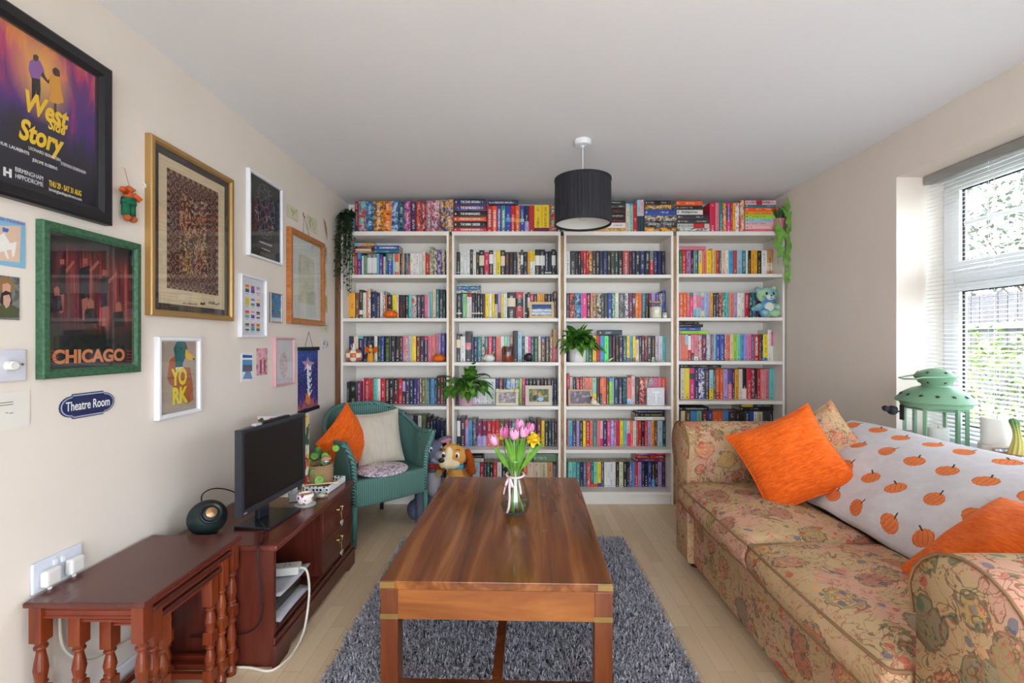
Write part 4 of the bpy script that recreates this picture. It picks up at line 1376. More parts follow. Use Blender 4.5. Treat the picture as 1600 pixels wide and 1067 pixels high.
# 11 pink frame
g = G('faint_red_drawing', 0.7)
v = g.tc()
s = g.sep(v)
r2 = g.math('SQRT', g.math('ADD', g.math('POWER', g.math('MULTIPLY', s[0], 1.6), 2.0), g.math('POWER', g.math('ADD', s[1], 0.02), 2.0)))
d = g.noise(v, 34, 3, 0.6, 3.0)
m_ = g.math('MULTIPLY', g.math('LESS_THAN', g.math('ABSOLUTE', g.math('SUBTRACT', d, 0.5)), 0.035), g.math('LESS_THAN', r2, 0.075))
g.color(g.mix(m_, lin((222, 222, 222)), lin((206, 140, 136))))
a = Art('framed_drawing', 'pink-framed picture with a faint red line drawing', 'picture', wrect(425, 456, (527, 603, 528, 601)), 0.012, 0.02, plain((222, 168, 170), 0.5), g.mat)
# 12 hanging banner
g = G('night_sky_banner', 0.7)
v = g.tc()
s = g.sep(v)
n = g.noise(g.mapping(v, scale=(1.3, 0.8, 1)), 12, 4, 0.6, 1.0)
low = g.math('MULTIPLY', g.math('ADD', s[1], 0.28), 1.6)
c = g.ramp(g.math('ADD', g.math('MULTIPLY', n, 0.6), low, None, True), [(0.22, (60, 110, 170)), (0.36, (30, 50, 110)), (0.44, (200, 110, 100)), (0.54, (60, 50, 130)), (0.8, (34, 40, 112)), (0.95, (50, 80, 160))])
st = g.math('LESS_THAN', g.vor(v, 70), 0.16)
g.color(g.mix(st, c, lin((200, 215, 240))))
rb_ = wrect(465, 496, (546, 640, 546, 638))
a = Art('hanging_banner', 'narrow blue night-sky banner between black rods hanging from a cord', 'banner', rb_, 0, 0.003, None, g.mat, glass=False)
MB().box((-a.w / 2 - 0.004, a.h / 2 - 0.006, 0), (a.w / 2 + 0.004, a.h / 2 + 0.016, 0.012)).build('top_rod', M_mattblack, a.t)
MB().box((-a.w / 2 - 0.004, -a.h / 2 - 0.016, 0), (a.w / 2 + 0.004, -a.h / 2 + 0.006, 0.012)).build('bottom_rod', M_mattblack, a.t)
MB().tube([(-0.055, a.h / 2 + 0.014, 0.006), (0, a.h / 2 + 0.115, 0.004), (0.055, a.h / 2 + 0.014, 0.006)], 0.0013, 5).build('hanging_cord', plain((90, 84, 90), 0.8), a.t)
mbs = MB()
for k in range(5):
    zz = 0.07 - k * 0.04
    mbs.tube([(-0.035 + 0.008 * k, zz, 0.0045), (-0.02, zz + 0.03, 0.0045), (-0.012 + 0.004 * k, zz - 0.022, 0.0045), (0.004, zz + 0.02, 0.0045), (0.016, zz - 0.012, 0.0045), (0.032 + 0.003 * k, zz + 0.016, 0.0045)], 0.0024, 5)
mbs.build('script_lettering', M_wtext, a.t)
a.shape([(480, 556), (483, 565), (491, 566), (485, 572), (487, 580), (480, 575), (474, 580), (476, 571), (471, 565), (478, 564)], plain((190, 150, 180), 0.7), 'star_print')
a.shape([(480, 612), (484, 618), (484, 628), (481, 632), (477, 628), (477, 618)], plain((240, 140, 60), 0.7), 'lantern_print')
# 13 botanical cards near the corner
bot = [((448, 465, (317, 338, 328, 347)), 'pale sketch card above the pine frame, left of its hook', (216, 212, 178)),
       ((479, 495, (335, 357, 344, 366)), 'pale sketch card above the pine frame, right of its hook', (216, 212, 180)),
       ((504, 511, (383, 412, 386, 411)), 'narrow floral card right of the pine frame, uppermost', (206, 210, 200)),
       ((504, 510, (420, 452, 423, 455)), 'narrow pale yellow card right of the pine frame, middle', (216, 214, 176)),
       ((503, 511, (460, 489, 462, 487)), 'narrow green flower card right of the pine frame, lowest', (190, 196, 140)),
       ((501, 513, (503, 520, 504, 521)), 'small pale sketch card below the pine frame, near the batten', (218, 216, 196)),
       ((502, 514, (528, 551, 529, 550)), 'white card with small sailing picture right of the banner', (226, 224, 218))]
for i, ((L, R, ys), lb, cc) in enumerate(bot):
    a = Art('art_card', lb, 'card', wrect(L, R, ys), 0, 0.002, None, plain(cc, 0.8), glass=False, group='small cards stuck to the left wall')
    r = random.Random(i)
    mbs = MB()
    for k in range(7):
        x, z = r.uniform(-0.3, 0.3) * a.w, r.uniform(-0.35, 0.2) * a.h
        mbs.tube([(x, z, 0.0025), (x + r.uniform(-.15, .15) * a.w, z + 0.12 * a.h, 0.0025), (x + r.uniform(-.15, .15) * a.w, z + 0.25 * a.h, 0.0025)], 0.0011, 4)
    mbs.build('drawn_stems', plain((110, 130, 70) if i != 6 else (90, 110, 150), 0.8), a.t)
    if i in (2, 4, 6):
        mbs = MB()
        for k in range(6):
            mbs.ell((r.uniform(-0.32, 0.32) * a.w, r.uniform(-0.3, 0.3) * a.h, 0.0022), (0.006, 0.006, 0.0008), 8, 4)
        mbs.build('drawn_flowers', plain([(90, 110, 170), 0, (220, 190, 70), 0, (210, 130, 70)][i - 2] or (200, 200, 90), 0.8), a.t)
y_, z_ = wl(508, 356)
a = thing('feather_ornament', 'small brown feather-shaped ornament above the narrow cards near the corner', 'ornament', (XL + 0.002, y_, z_))
MB().leaf((0, -0.03, 0.06), (0.05, 0.35, -1), 0.15, 0.03, 0.2, up=(1, 0, 0)).build('vane', plain((150, 122, 70), 0.7), a)
MB().tube([(0, -0.03, 0.06), (0.004, -0.028, 0.0), (0.006, 0.02, -0.08)], 0.0015, 5).build('quill', plain((220, 210, 190), 0.7), a)

# 14 left edge items
a = Art('illustrated_cover', 'pale blue cover sheet with white animal drawing at the left edge', 'print', (wl(38, 400)[0] - 0.2, wl(38, 400)[0], wrect(-60, 38, (325, 410, 342, 415))[2], wrect(-60, 38, (325, 410, 342, 417))[3] - 0.004), 0, 0.004, None, plain((130, 184, 214), 0.5), glass=False)
a.shape([(-30, 352), (31, 353), (29, 410), (-30, 404)], plain((222, 190, 166), 0.6), 'inner_panel')
wht, pbl = plain((236, 232, 226), 0.6), plain((60, 110, 190), 0.6)
a.shape([(-8, 370), (4, 364), (9, 372), (14, 380), (24, 378), (22, 392), (20, 401), (17, 401), (16, 390), (8, 391), (12, 404), (9, 404), (4, 392), (-8, 396)], wht, 'animal_drawing')
a.shape([(2, 355), (12, 358), (10, 363), (2, 362)], pbl, 'bow_drawing')
a.txt('egan Number', 14, 345, 7, plain((150, 90, 170), 0.6), width=0.075)
a = Art('photograph', 'glossy photograph of two men in winter clothes at the left edge', 'photograph', (wl(29, 460)[0] - 0.10, wl(29, 460)[0], wrect(-30, 29, (428, 500, 432, 498))[2], wrect(-30, 29, (428, 498, 432, 498))[3]), 0, 0.003, None,
        multi_noise('street_photo_print', 22, [(0.35, (60, 70, 66)), (0.5, (130, 130, 126)), (0.65, (70, 66, 60)), (0.75, (170, 170, 170))]), glass=False)
sk = plain((205, 162, 138), 0.7)
a.shape([(-6, 452), (-4, 438), (5, 432), (16, 436), (20, 446), (18, 456), (8, 458)], plain((150, 110, 66), 0.7), 'curly_hair')
a.shape([(2, 444), (10, 442), (15, 446), (14, 456), (8, 462), (2, 458)], sk, 'rear_face')
a.shape([(-2, 472), (0, 458), (7, 454), (14, 457), (17, 470), (16, 476), (2, 478)], plain((56, 38, 30), 0.7), 'dark_hair')
a.shape([(3, 462), (12, 460), (15, 468), (12, 478), (7, 482), (3, 476)], sk, 'front_face')
a.shape([(-8, 496), (-4, 478), (4, 476), (8, 484), (14, 475), (24, 480), (28, 496)], plain((84, 86, 56), 0.8), 'green_coat')
a = thing('dimmer_switch', 'white light dimmer switch plate with round knob at the left edge', 'light switch', (XL + 0.0005, wl(15, 571)[0] - 0.01, wl(15, 571)[1]), rot=ROTL)
MB().box((-0.045, -0.043, 0), (0.045, 0.043, 0.008)).build('plate', plain((214, 214, 226), 0.4), a, bevel=0.003)
MB().lathe([(0.013, 0.008), (0.012, 0.024), (0.010, 0.026)], 20).build('knob', plain((232, 230, 220), 0.4), a, smooth=True, autosmooth=40)
MB().lathe([(0.003, 0.008), (0.003, 0.0095)], 10, Matrix.Translation((0.034, 0.002, 0))).build('screw', plain((140, 140, 140), 0.3, 1.0), a)
a = Art('typed_note', 'cream typed note card stuck below the dimmer switch', 'note', (wl(45, 640)[0] - 0.13, wl(45, 640)[0], wrect(-40, 45, (612, 680, 614, 664))[2], wrect(-40, 45, (612, 676, 614, 664))[3]), 0, 0.0015, None, plain((232, 228, 218), 0.8), glass=False)
mbs = MB()
for (y, xs) in ((632, (-20, 19)), (636, (-20, 19)), (645, (7, 11)), (645.5, (13, 19))):
    p0, p1 = a.p(xs[0], y), a.p(xs[1], y - 1)
    mbs.box((p0[0], p0[1] - 0.0012, a.zf), (p1[0], p0[1] + 0.0006, a.zf + 0.0004))
mbs.build('typed_lines', plain((90, 90, 92), 0.8), a.t)

# 18 Theatre Room plate
r_ = wrect(91, 177, (619, 655, 612, 646))
y0, y1 = r_[0], r_[1]
a = thing('door_sign', 'navy oval metal sign with white Theatre Room lettering and pale border', 'sign', (XL + 0.0008, (y0 + y1) / 2, r_[2] * 0.5 + r_[3] * 0.5 + 0.002), rot=ROTL)


def plaque(w, h):
    pts = []
    n = 10
    r = h * 0.5
    for k in range(n + 1):
        t = -pi / 2 + pi * k / n
        pts.append((w / 2 - r + r * cos(t) * 1.0, r * sin(t) * 0.84))
    pts += [(w / 2 - r - 0.004, h / 2), (-w / 2 + r + 0.004, h / 2)]
    for k in range(n + 1):
        t = pi / 2 + pi * k / n
        pts.append((-w / 2 + r + r * cos(t), r * sin(t) * 0.84))
    pts += [(-w / 2 + r + 0.004, -h / 2), (w / 2 - r - 0.004, -h / 2)]
    return pts


W_, H_ = y1 - y0, 0.076
navy = plain((40, 46, 92), 0.4, name='navy_enamel')
MB().prism(plaque(W_, H_), 0, 0.003).build('plate', navy, a)
MB().prism(plaque(W_ - 0.006, H_ - 0.006), 0.003, 0.0034).build('border', plain((170, 185, 205), 0.4), a)
MB().prism(plaque(W_ - 0.014, H_ - 0.014), 0.0034, 0.0038).build('field', navy, a)
text('Theatre Room', 0.04, M_wtext, a, (0, 0, 0.0042), width=W_ * 0.80, bold=0.01)

# 19 felt ornament
y_, z_ = wl(192, 318)
a = thing('felt_ornament', 'small felt figure with orange arms and green trousers hanging by a string', 'ornament', (XL + 0.02, y_, z_))
M_felt = plain((206, 88, 34), 0.95, bump=(300, 0.4, 0.002))
mb = MB()
mb.ell((0, 0, 0.02), (0.014, 0.018, 0.022)).ell((0, 0.002, 0.048), (0.014, 0.014, 0.013))
mb.tube([(0.004, -0.016, 0.034), (0.008, -0.034, 0.04), (0.012, -0.04, 0.034)], [0.010, 0.009, 0.009])
mb.tube([(0.004, 0.014, 0.034), (0.010, 0.028, 0.024), (0.014, 0.034, 0.018)], [0.010, 0.010, 0.010])
mb.build('body', M_felt, a, smooth=True)
mb = MB()
mb.tube([(0, 0, 0.018), (0, 0, -0.004)], [0.021, 0.022], 12).tube([(0, -0.010, 0), (0, -0.012, -0.042)], [0.013, 0.012], 10).tube([(0, 0.010, 0), (0, 0.012, -0.042)], [0.013, 0.012], 10)
mb.build('trousers', plain((20, 96, 66), 0.95, bump=(300, 0.4, 0.002)), a, smooth=True)
MB().ell((0.006, -0.012, -0.052), (0.013, 0.010, 0.012)).ell((0.006, 0.012, -0.052), (0.013, 0.010, 0.012)).build('feet', plain((166, 84, 40), 0.95), a, smooth=True)
MB().ell((0.013, 0.006, 0.048), (0.006, 0.006, 0.005)).build('muzzle', plain((150, 120, 90), 0.9), a, smooth=True)
MB().tube([(0, 0, 0.06), (-0.012, -0.003, 0.12), (-0.0185, -0.003, 0.124), (-0.012, -0.001, 0.12), (0, 0.004, 0.058)], 0.0008, 4).build('string', plain((190, 160, 120), 0.8), a)

# double socket with plugs
ya, za = wl(46, 887)
yb2, zb2 = wl(124, 880)
ys_, zs_ = (ya + yb2) / 2, (CAMZ - (0.5 * (905 + 870) - VPY) / ((VPX - 86) / SW)) + 0.0
a = thing('wall_socket', 'white double wall socket just above the nest of tables', 'socket', (XL + 0.0005, ys_, zs_), rot=ROTL)
MB().box((-0.073, -0.043, 0), (0.073, 0.043, 0.009)).build('plate', plain((218, 222, 234), 0.4), a, bevel=0.003)
for x in (-0.012, 0.012):
    MB().box((x - 0.006, 0.014, 0.009), (x + 0.006, 0.03, 0.0125)).build('rocker_switch', M_upvc, a, bevel=0.001)
for x, lb in ((-0.036, 'white plug in the left side of the double wall socket'), (0.036, 'white plug in the right side of the double wall socket')):
    p = thing('power_plug', lb, 'plug', (XL + 0.0105, ys_ + x, zs_ - 0.006), rot=ROTL, group='plugs in the wall socket')
    MB().box((-0.023, -0.026, 0), (0.023, 0.022, 0.024)).build('plug_body', plain((228, 226, 220), 0.45), p, bevel=0.008, seg=3)
    MB().tube([(0, -0.026, 0.008), (0, -0.04, 0.010), (0.002, -0.06, 0.012)], [0.006, 0.005, 0.004]).build('cable_grip', plain((226, 224, 218), 0.5), p)
# ------------------------------------------------------------------ rug
g = G('grey_shag', 0.95, spec=0.1)
oi = g.attr('tint')
g.color(g.mix(g.sep(oi.outputs['Vector'])[0], lin((126, 125, 134)), lin((206, 205, 214))))
M_shag = g.mat
RX0, RX1, RY0, RY1 = -0.70, 0.645, 0.86, 2.80
rug = MB().box((RX0 + 0.02, RY0 + 0.02, 0.0005), (RX1 - 0.02, RY1 - 0.02, 0.010)).build('shag_rug', plain((98, 96, 104), 0.95, name='rug_backing'))
tag(rug, 'grey shaggy rug under the wooden coffee table', 'rug')
r = random.Random(5)
V, F, T = [], [], []
N = 62000
for i in range(N):
    x, y = r.uniform(RX0 + 0.01, RX1 - 0.01), r.uniform(RY0 + 0.01, RY1 - 0.01)
    a = r.uniform(0, 2 * pi)
    cx, cy = cos(a), sin(a)
    L = r.uniform(0.010, 0.024)
    hgt = r.uniform(0.016, 0.030)
    w = 0.0022
    n = len(V)
    V += [(x - cy * w, y + cx * w, 0.008), (x + cy * w, y - cx * w, 0.008),
          (x + cx * L * 0.4 + cy * w, y + cy * L * 0.4 - cx * w, 0.008 + hgt * 0.75), (x + cx * L * 0.4 - cy * w, y + cy * L * 0.4 + cx * w, 0.008 + hgt * 0.75),
          (x + cx * L, y + cy * L, 0.008 + hgt * r.uniform(0.6, 1.0))]
    F += [(n, n + 1, n + 2, n + 3), (n + 3, n + 2, n + 4)]
    t = r.random()
    T += [(t, t, t, 1)] * 7
me = bpy.data.meshes.new('pile')
me.from_pydata(V, [], F)
at_ = me.color_attributes.new('tint', 'FLOAT_COLOR', 'CORNER')
at_.data.foreach_set('color', [x for c in T for x in c])
me.materials.append(M_shag)
pile_o = bpy.data.objects.new('pile', me)
COL.objects.link(pile_o)
pile_o.parent = rug
pile_o['kind'] = 'stuff'
ZR = 0.018

# ------------------------------------------------------------------ coffee table
M_top = wood('figured_rosewood', ((74, 36, 15), (130, 70, 28), (186, 118, 58)), (13, 0.9, 13), 0.2, seed=3.0)
M_apr = wood('rosewood_apron', ((112, 58, 22), (148, 84, 34), (180, 114, 52)), (2.0, 9, 12), 0.32)
M_leg = wood('rosewood_leg', ((80, 36, 16), (110, 54, 25), (132, 72, 36)), (22, 22, 2.2), 0.3)
TZ = 0.46
tb = thing('coffee_table', 'long polished brown wooden coffee table with brass corners', 'coffee table', (-0.055, 1.9775, ZR), radians(-1.54))
hx, hy = 0.36, 0.5575
tz = TZ - ZR
MB().box((-hx, -hy, tz - 0.026), (hx, hy, tz)).build('tabletop', M_top, tb, bevel=0.002)
for sy in (-1, 1):
    MB().box((-hx + 0.056, sy * (hy - 0.012) - 0.010, tz - 0.118), (hx - 0.056, sy * (hy - 0.012) + 0.010, tz - 0.0265)).build('apron', M_apr, tb)
for sx in (-1, 1):
    MB().box((sx * (hx - 0.012) - 0.010, -hy + 0.056, tz - 0.118), (sx * (hx - 0.012) + 0.010, hy - 0.056, tz - 0.0265)).build('apron', M_apr, tb)
for sx in (-1, 1):
    for sy in (-1, 1):
        cx, cy = sx * (hx - 0.0285), sy * (hy - 0.0285)
        lg = MB().box((cx - 0.0275, cy - 0.0275, 0.0), (cx + 0.0275, cy + 0.0275, tz - 0.0265)).build('leg', M_leg, tb, bevel=0.002)
        # brass corner of the top, and brass strap at the apron
        mb = MB()
        x0, x1 = sorted((sx * (hx + 0.001), sx * (hx - 0.046)))
        y0, y1 = sorted((sy * (hy + 0.001), sy * (hy - 0.046)))
        ex = sx * (hx + 0.001)
        ey = sy * (hy + 0.001)
        mb.box((x0, min(ey, ey - sy * 0.0008), tz - 0.021), (x1, max(ey, ey - sy * 0.0008), tz - 0.003))
        mb.box((min(ex, ex - sx * 0.0008), y0, tz - 0.021), (max(ex, ex - sx * 0.0008), y1, tz - 0.003))
        mb.build('corner_bracket', M_olbrass, tb)
        mb = MB()
        ex, ey = cx + sx * 0.0285, cy + sy * 0.0285
        mb.box((min(ex, ex - sx * 0.058), min(ey, ey - sy * 0.0008), tz - 0.118), (max(ex, ex - sx * 0.058), max(ey, ey - sy * 0.0008), tz - 0.102))
        mb.box((min(ex, ex - sx * 0.0008), min(ey, ey - sy * 0.058), tz - 0.118), (max(ex, ex - sx * 0.0008), max(ey, ey - sy * 0.058), tz - 0.102))
        mb.build('leg_strap', M_olbrass, lg)
MB().box((-0.016, -hy + 0.046, 0.085), (0.016, hy - 0.046, 0.110)).build('stretcher', M_leg, tb)
for sy in (-1, 1):
    MB().box((-hx + 0.057, sy * (hy - 0.03) - 0.014, 0.085), (hx - 0.057, sy * (hy - 0.03) + 0.014, 0.110)).build('stretcher', M_leg, tb)
mb = MB()
mb.tube([(0.165 + 0.009 * cos(a * pi / 12), -0.16 + 0.009 * sin(a * pi / 12), tz + 0.0002) for a in range(24)], 0.0007, 4, closed=True)
mb.build('ring_mark', plain((150, 100, 70), 0.5), tb)

# ------------------------------------------------------------------ mahogany TV stand
M_mah = wood('mahogany_veneer', ((62, 22, 16), (92, 37, 27), (112, 52, 38)), (3, 3, 18), 0.28, seed=1.0)
M_mah_v = wood('mahogany_upright', ((66, 24, 17), (94, 39, 28), (110, 50, 36)), (30, 30, 2.0), 0.3, seed=2.0)
M_mah_t = wood('mahogany_top', ((74, 30, 22), (100, 46, 36), (120, 60, 48)), (16, 1.6, 16), 0.22, seed=4.0)
SX0, SX1, SY0, SY1, SZ = -1.335, -0.905, 1.705, 2.495, 0.45
st = thing('television_stand', 'dark red-brown wooden television stand with two drawers and an open bay', 'television stand', ((SX0 + SX1) / 2, (SY0 + SY1) / 2, 0))
ox, oy = (SX0 + SX1) / 2, (SY0 + SY1) / 2
a0, a1, b0, b1 = SX0 - ox, SX1 - ox, SY0 - oy, SY1 - oy
prof = [(0.006, -0.028), (0.002, -0.020), (-0.002, -0.014), (-0.010, -0.008), (-0.010, -0.002), (-0.008, 0.0)]
MB().box((a0, b0 - 0.008, SZ - 0.022), (a1 + 0.016, b1 + 0.008, SZ)).build('top', M_mah_t, st, bevel=0.007, seg=3)
MB().box((a0, b0, 0.0), (a1, b0 + 0.016, SZ - 0.0225)).build('side_panel', M_mah_v, st)
MB().box((a0, b1 - 0.016, 0.0), (a1, b1, SZ - 0.0225)).build('side_panel', M_mah_v, st)
yd = 2.125 - oy
MB().box((a0 + 0.008, yd - 0.008, 0.125), (a1 - 0.004, yd + 0.008, SZ - 0.0225)).build('divider', M_mah_v, st)
MB().box((a0, b0 + 0.0165, 0.1085), (a1 - 0.002, b1 - 0.0165, 0.1245)).build('bottom_shelf', M_mah, st)
MB().box((a0, b0 + 0.0165, 0.125), (a0 + 0.007, b1 - 0.0165, SZ - 0.0225)).build('back_panel', M_mah, st)
mb = MB()
pts = [(b0 - 0.014, 0.0), (b0 + 0.075, 0.0), (b0 + 0.10, 0.022), (b1 - 0.10, 0.022), (b1 - 0.075, 0.0), (b1 + 0.014, 0.0), (b1 + 0.014, 0.085), (b0 - 0.014, 0.085)]
Mx = Matrix(((0, 0, 1, 0), (1, 0, 0, 0), (0, 1, 0, 0), (0, 0, 0, 1)))
mb.prism(pts, a1 + 0.0005, a1 + 0.015, Mx)
mb.prism([(b0 - 0.010, 0.085), (b1 + 0.010, 0.085), (b1 + 0.004, 0.108), (b0 - 0.004, 0.108)], a1 + 0.0005, a1 + 0.008, Mx)
mb.build('plinth', M_mah, st, bevel=0.002)
heart_pts = [(sin(t) ** 3 * 0.016, (13 * cos(t) - 5 * cos(2 * t) - 2 * cos(3 * t) - cos(4 * t)) / 16 * 0.016) for t in [2 * pi * k / 28 for k in range(28)]]
for di, (za, zb) in enumerate(((0.128, 0.274), (0.278, 0.424))):
    dr = MB().box((a1 - 0.36, yd + 0.010, za), (a1 + 0.001, b1 - 0.018, zb)).build('drawer', M_mah, st, bevel=0.002)
    yc, zc = (yd + b1) / 2 - 0.002, (za + zb) / 2 + 0.02
    hn = MB()
    for s_ in (-1, 1):
        hn.cyl((a1 + 0.001, yc + s_ * 0.024, zc), (a1 + 0.012, yc + s_ * 0.024, zc), 0.0055)
        hn.ell((a1 + 0.014, yc + s_ * 0.024, zc), 0.007, 12, 8)
    hn.tube([(a1 + 0.014, yc + 0.024 * cos(pi * k / 8), zc - 0.022 * sin(pi * k / 8)) for k in range(9)], 0.0028)
    hn.build('handle', plain((214, 186, 120), 0.22, 1.0, name='polished_brass'), dr, smooth=True, label='polished brass drop handle')
    ht = thing('hanging_heart', 'small silver heart charm on a chain hanging from the %s drawer handle' % ('lower' if di == 0 else 'upper'), 'charm', (SX1 + 0.016, yc + oy, zc - 0.022), group='heart charms on the drawer handles')
    MB().tube([(0.002, 0, 0.001), (0.004, 0, -0.016), (0.004, 0, -0.032)], 0.0014, 5).build('chain', M_brass, ht)
    MB().prism(heart_pts, -0.0025, 0.0025, Matrix.Translation((0.005, 0, -0.05)) @ Mx).build('heart', plain((214, 212, 216), 0.3, 0.5), ht, bevel=0.001)

# games console, extension block, cables
co = thing('games_console', 'white and black curved games console lying flat inside the television stand', 'games console', (-1.10, 1.90, 0.1250))
for (z0_, z1_, sg_) in ((0.006, 0.020, -1), (0.078, 0.092, 1)):
    def plate(u, v, z0_=z0_, z1_=z1_, sg_=sg_):
        x = -0.16 + 0.345 * u
        y = -0.13 + 0.26 * v
        k = (u - 0.5) ** 2 * 0.045 + (v - 0.5) ** 2 * 0.02
        return (x, y, (z0_ if sg_ < 0 else z1_) + sg_ * k + (0.012 if sg_ < 0 else -0.006))
    MB().grid(plate, 12, 8).build('side_plate', plain((206, 208, 216), 0.4), co, smooth=True, solid=0.004)
MB().box((-0.15, -0.12, 0.014), (0.15, 0.12, 0.076)).build('core', plain((24, 24, 28), 0.15), co, bevel=0.01)
MB().box((-0.05, -0.05, 0.0), (0.05, 0.05, 0.0135)).build('stand_foot', M_mattblack, co)
ex = thing('extension_block', 'white extension block resting on the games console in the stand', 'extension block', (-1.045, 1.935, 0.2245), radians(-78))
MB().box((-0.03, -0.12, 0), (0.03, 0.12, 0.034)).build('casing', plain((226, 224, 216), 0.45), ex, bevel=0.006, seg=3)
mb = MB()
for k in range(3):
    y = -0.075 + 0.072 * k
    mb.box((-0.003, y + 0.006, 0.034), (0.003, y + 0.014, 0.0345)).box((-0.014, y - 0.012, 0.034), (-0.006, y - 0.008, 0.0345)).box((0.006, y - 0.012, 0.034), (0.014, y - 0.008, 0.0345))
mb.build('socket_holes', M_mattblack, ex)


def cable(name, label, pts, rad, mat, cat='cable'):
    # smooth catmull-rom
    P = [Vector(p) for p in pts]
    out = []
    for i in range(len(P) - 1):
        p0, p1, p2, p3 = P[max(i - 1, 0)], P[i], P[i + 1], P[min(i + 2, len(P) - 1)]
        for k in range(8):
            t = k / 8
            out.append(0.5 * ((2 * p1) + (p2 - p0) * t + (2 * p0 - 5 * p1 + 4 * p2 - p3) * t * t + (3 * p1 - p0 - 3 * p2 + p3) * t ** 3))
    out.append(P[-1])
    o = MB().tube(out, rad, 8).build(name, mat, smooth=True)
    tag(o, label, cat)
    return o


M_cream = plain((228, 222, 208), 0.45)
cable('power_cable', 'thick white cable drooping from the extension block to the floor', [(-0.932, 1.958, 0.243), (-0.898, 1.955, 0.232), (-0.876, 1.93, 0.15), (-0.868, 1.87, 0.04), (-0.868, 1.79, 0.0065), (-0.875, 1.72, 0.0065), (-0.905, 1.675, 0.0065), (-0.99, 1.692, 0.0065), (-1.10, 1.694, 0.0065), (-1.30, 1.694, 0.0065)], 0.0048, M_cream)
cable('monitor_cable', 'thin black cable hanging from the monitor down the stand end panel', [(-1.03, 1.85, 0.475), (-0.99, 1.80, 0.462), (-0.96, 1.73, 0.456), (-0.955, 1.688, 0.440), (-0.945, 1.683, 0.34), (-0.935, 1.683, 0.22), (-0.97, 1.683, 0.15), (-1.06, 1.683, 0.13), (-1.2, 1.683, 0.125)], 0.0028, M_black)
cable('speaker_cable', 'black cable looping along the wall behind speaker and monitor', [(-1.27, 1.86, 0.52), (-1.325, 1.93, 0.56), (-1.33, 2.02, 0.56), (-1.30, 2.10, 0.52), (-1.28, 2.14, 0.462)], 0.0026, M_black)
cable('plug_cable', 'white cable running from the wall plugs down behind the nested tables', [(XL + 0.02, ys_ - 0.036, zs_ - 0.07), (XL + 0.03, ys_ - 0.02, 0.44), (XL + 0.02, 1.36, 0.30), (XL + 0.02, 1.45, 0.2), (XL + 0.02, 1.60, 0.17), (XL + 0.022, 1.66, 0.15)], 0.0042, M_cream)

# ------------------------------------------------------------------ monitor
mo = thing('monitor', 'black flat-screen monitor standing on the television stand', 'monitor', (-1.035, 1.955, SZ + 0.0004), radians(-4.5))
MB().box((-0.10, -0.115, 0), (0.055, 0.115, 0.010)).build('base', plain((24, 28, 38), 0.3), mo, bevel=0.004)
MB().box((-0.065, -0.035, 0.010), (-0.045, 0.035, 0.26)).build('neck', plain((28, 30, 36), 0.35), mo, bevel=0.003)
MB().box((-0.046, -0.17, 0.15), (-0.016, 0.17, 0.36)).build('back_housing', M_black, mo, bevel=0.01)
mb = MB()
w2, z0_, z1_ = 0.222, 0.088, 0.418
mb.box((-0.016, -w2, z0_), (0.012, w2, z0_ + 0.024)).box((-0.016, -w2, z1_ - 0.014), (0.012, w2, z1_)).box((-0.016, -w2, z0_ + 0.024), (0.012, -w2 + 0.014, z1_ - 0.014)).box((-0.016, w2 - 0.014, z0_ + 0.024), (0.012, w2, z1_ - 0.014))
mb.build('bezel', plain((44, 46, 54), 0.4), mo)
MB().box((-0.014, -w2 + 0.014, z0_ + 0.024), (0.008, w2 - 0.014, z1_ - 0.014)).build('screen', plain((14, 13, 15), 0.35, name='dark_screen'), mo)
MB().box((0.012, -w2 + 0.012, z0_ + 0.008), (0.0125, -w2 + 0.03, z0_ + 0.014)).build('badge', plain((150, 150, 155), 0.3), mo)
wb = thing('sensor_bar', 'slim black bar lying on top of the monitor', 'sensor bar', (-1.03, 1.955, SZ + 0.4188), radians(-4.5))
MB().box((-0.012, -0.10, 0), (0.010, 0.09, 0.012)).build('bar_body', M_black, wb, bevel=0.003)
MB().box((-0.012, -0.14, 0.0), (0.006, -0.1005, 0.010)).build('end_cap', plain((190, 190, 196), 0.3), wb, bevel=0.002, label='silver end cap')
# ------------------------------------------------------------------ things on the stand
sp = thing('speaker', 'round dark green speaker with copper cone at the near end of the stand', 'speaker', (-1.215, 1.80, SZ + 0.0004))
mb = MB()
mb.ell((0, 0, 0.066), (0.068, 0.068, 0.066), 28, 18)
mb.build('body', plain((18, 40, 36), 0.55, name='dark_green_rubber'), sp, smooth=True)
d = Vector((0.62, -0.55, 0.5)).normalized()
X_, Y_, Z_ = frame_of(d)
Ms = Matrix((X_, Y_, Z_)).transposed().to_4x4()
Ms.translation = Vector((0, 0, 0.066)) + d * 0.052
MB().lathe([(0.040, 0.0), (0.041, 0.012), (0.036, 0.014), (0.030, 0.010)], 28, Ms, cap=False).build('rim', M_black, sp, smooth=True)
MB().lathe([(0.030, 0.010), (0.024, 0.006), (0.0, 0.012)], 28, Ms, cap=False).build('surround', M_black, sp, smooth=True)
MB().lathe([(0.0215, 0.0105), (0.016, 0.0145), (0.0, 0.017)], 28, Ms, cap=False).build('cone', plain((196, 150, 110), 0.35, 0.6), sp, smooth=True)
MB().lathe([(0.036, 0), (0.034, 0.006)], 24).build('base_ring', M_black, sp)

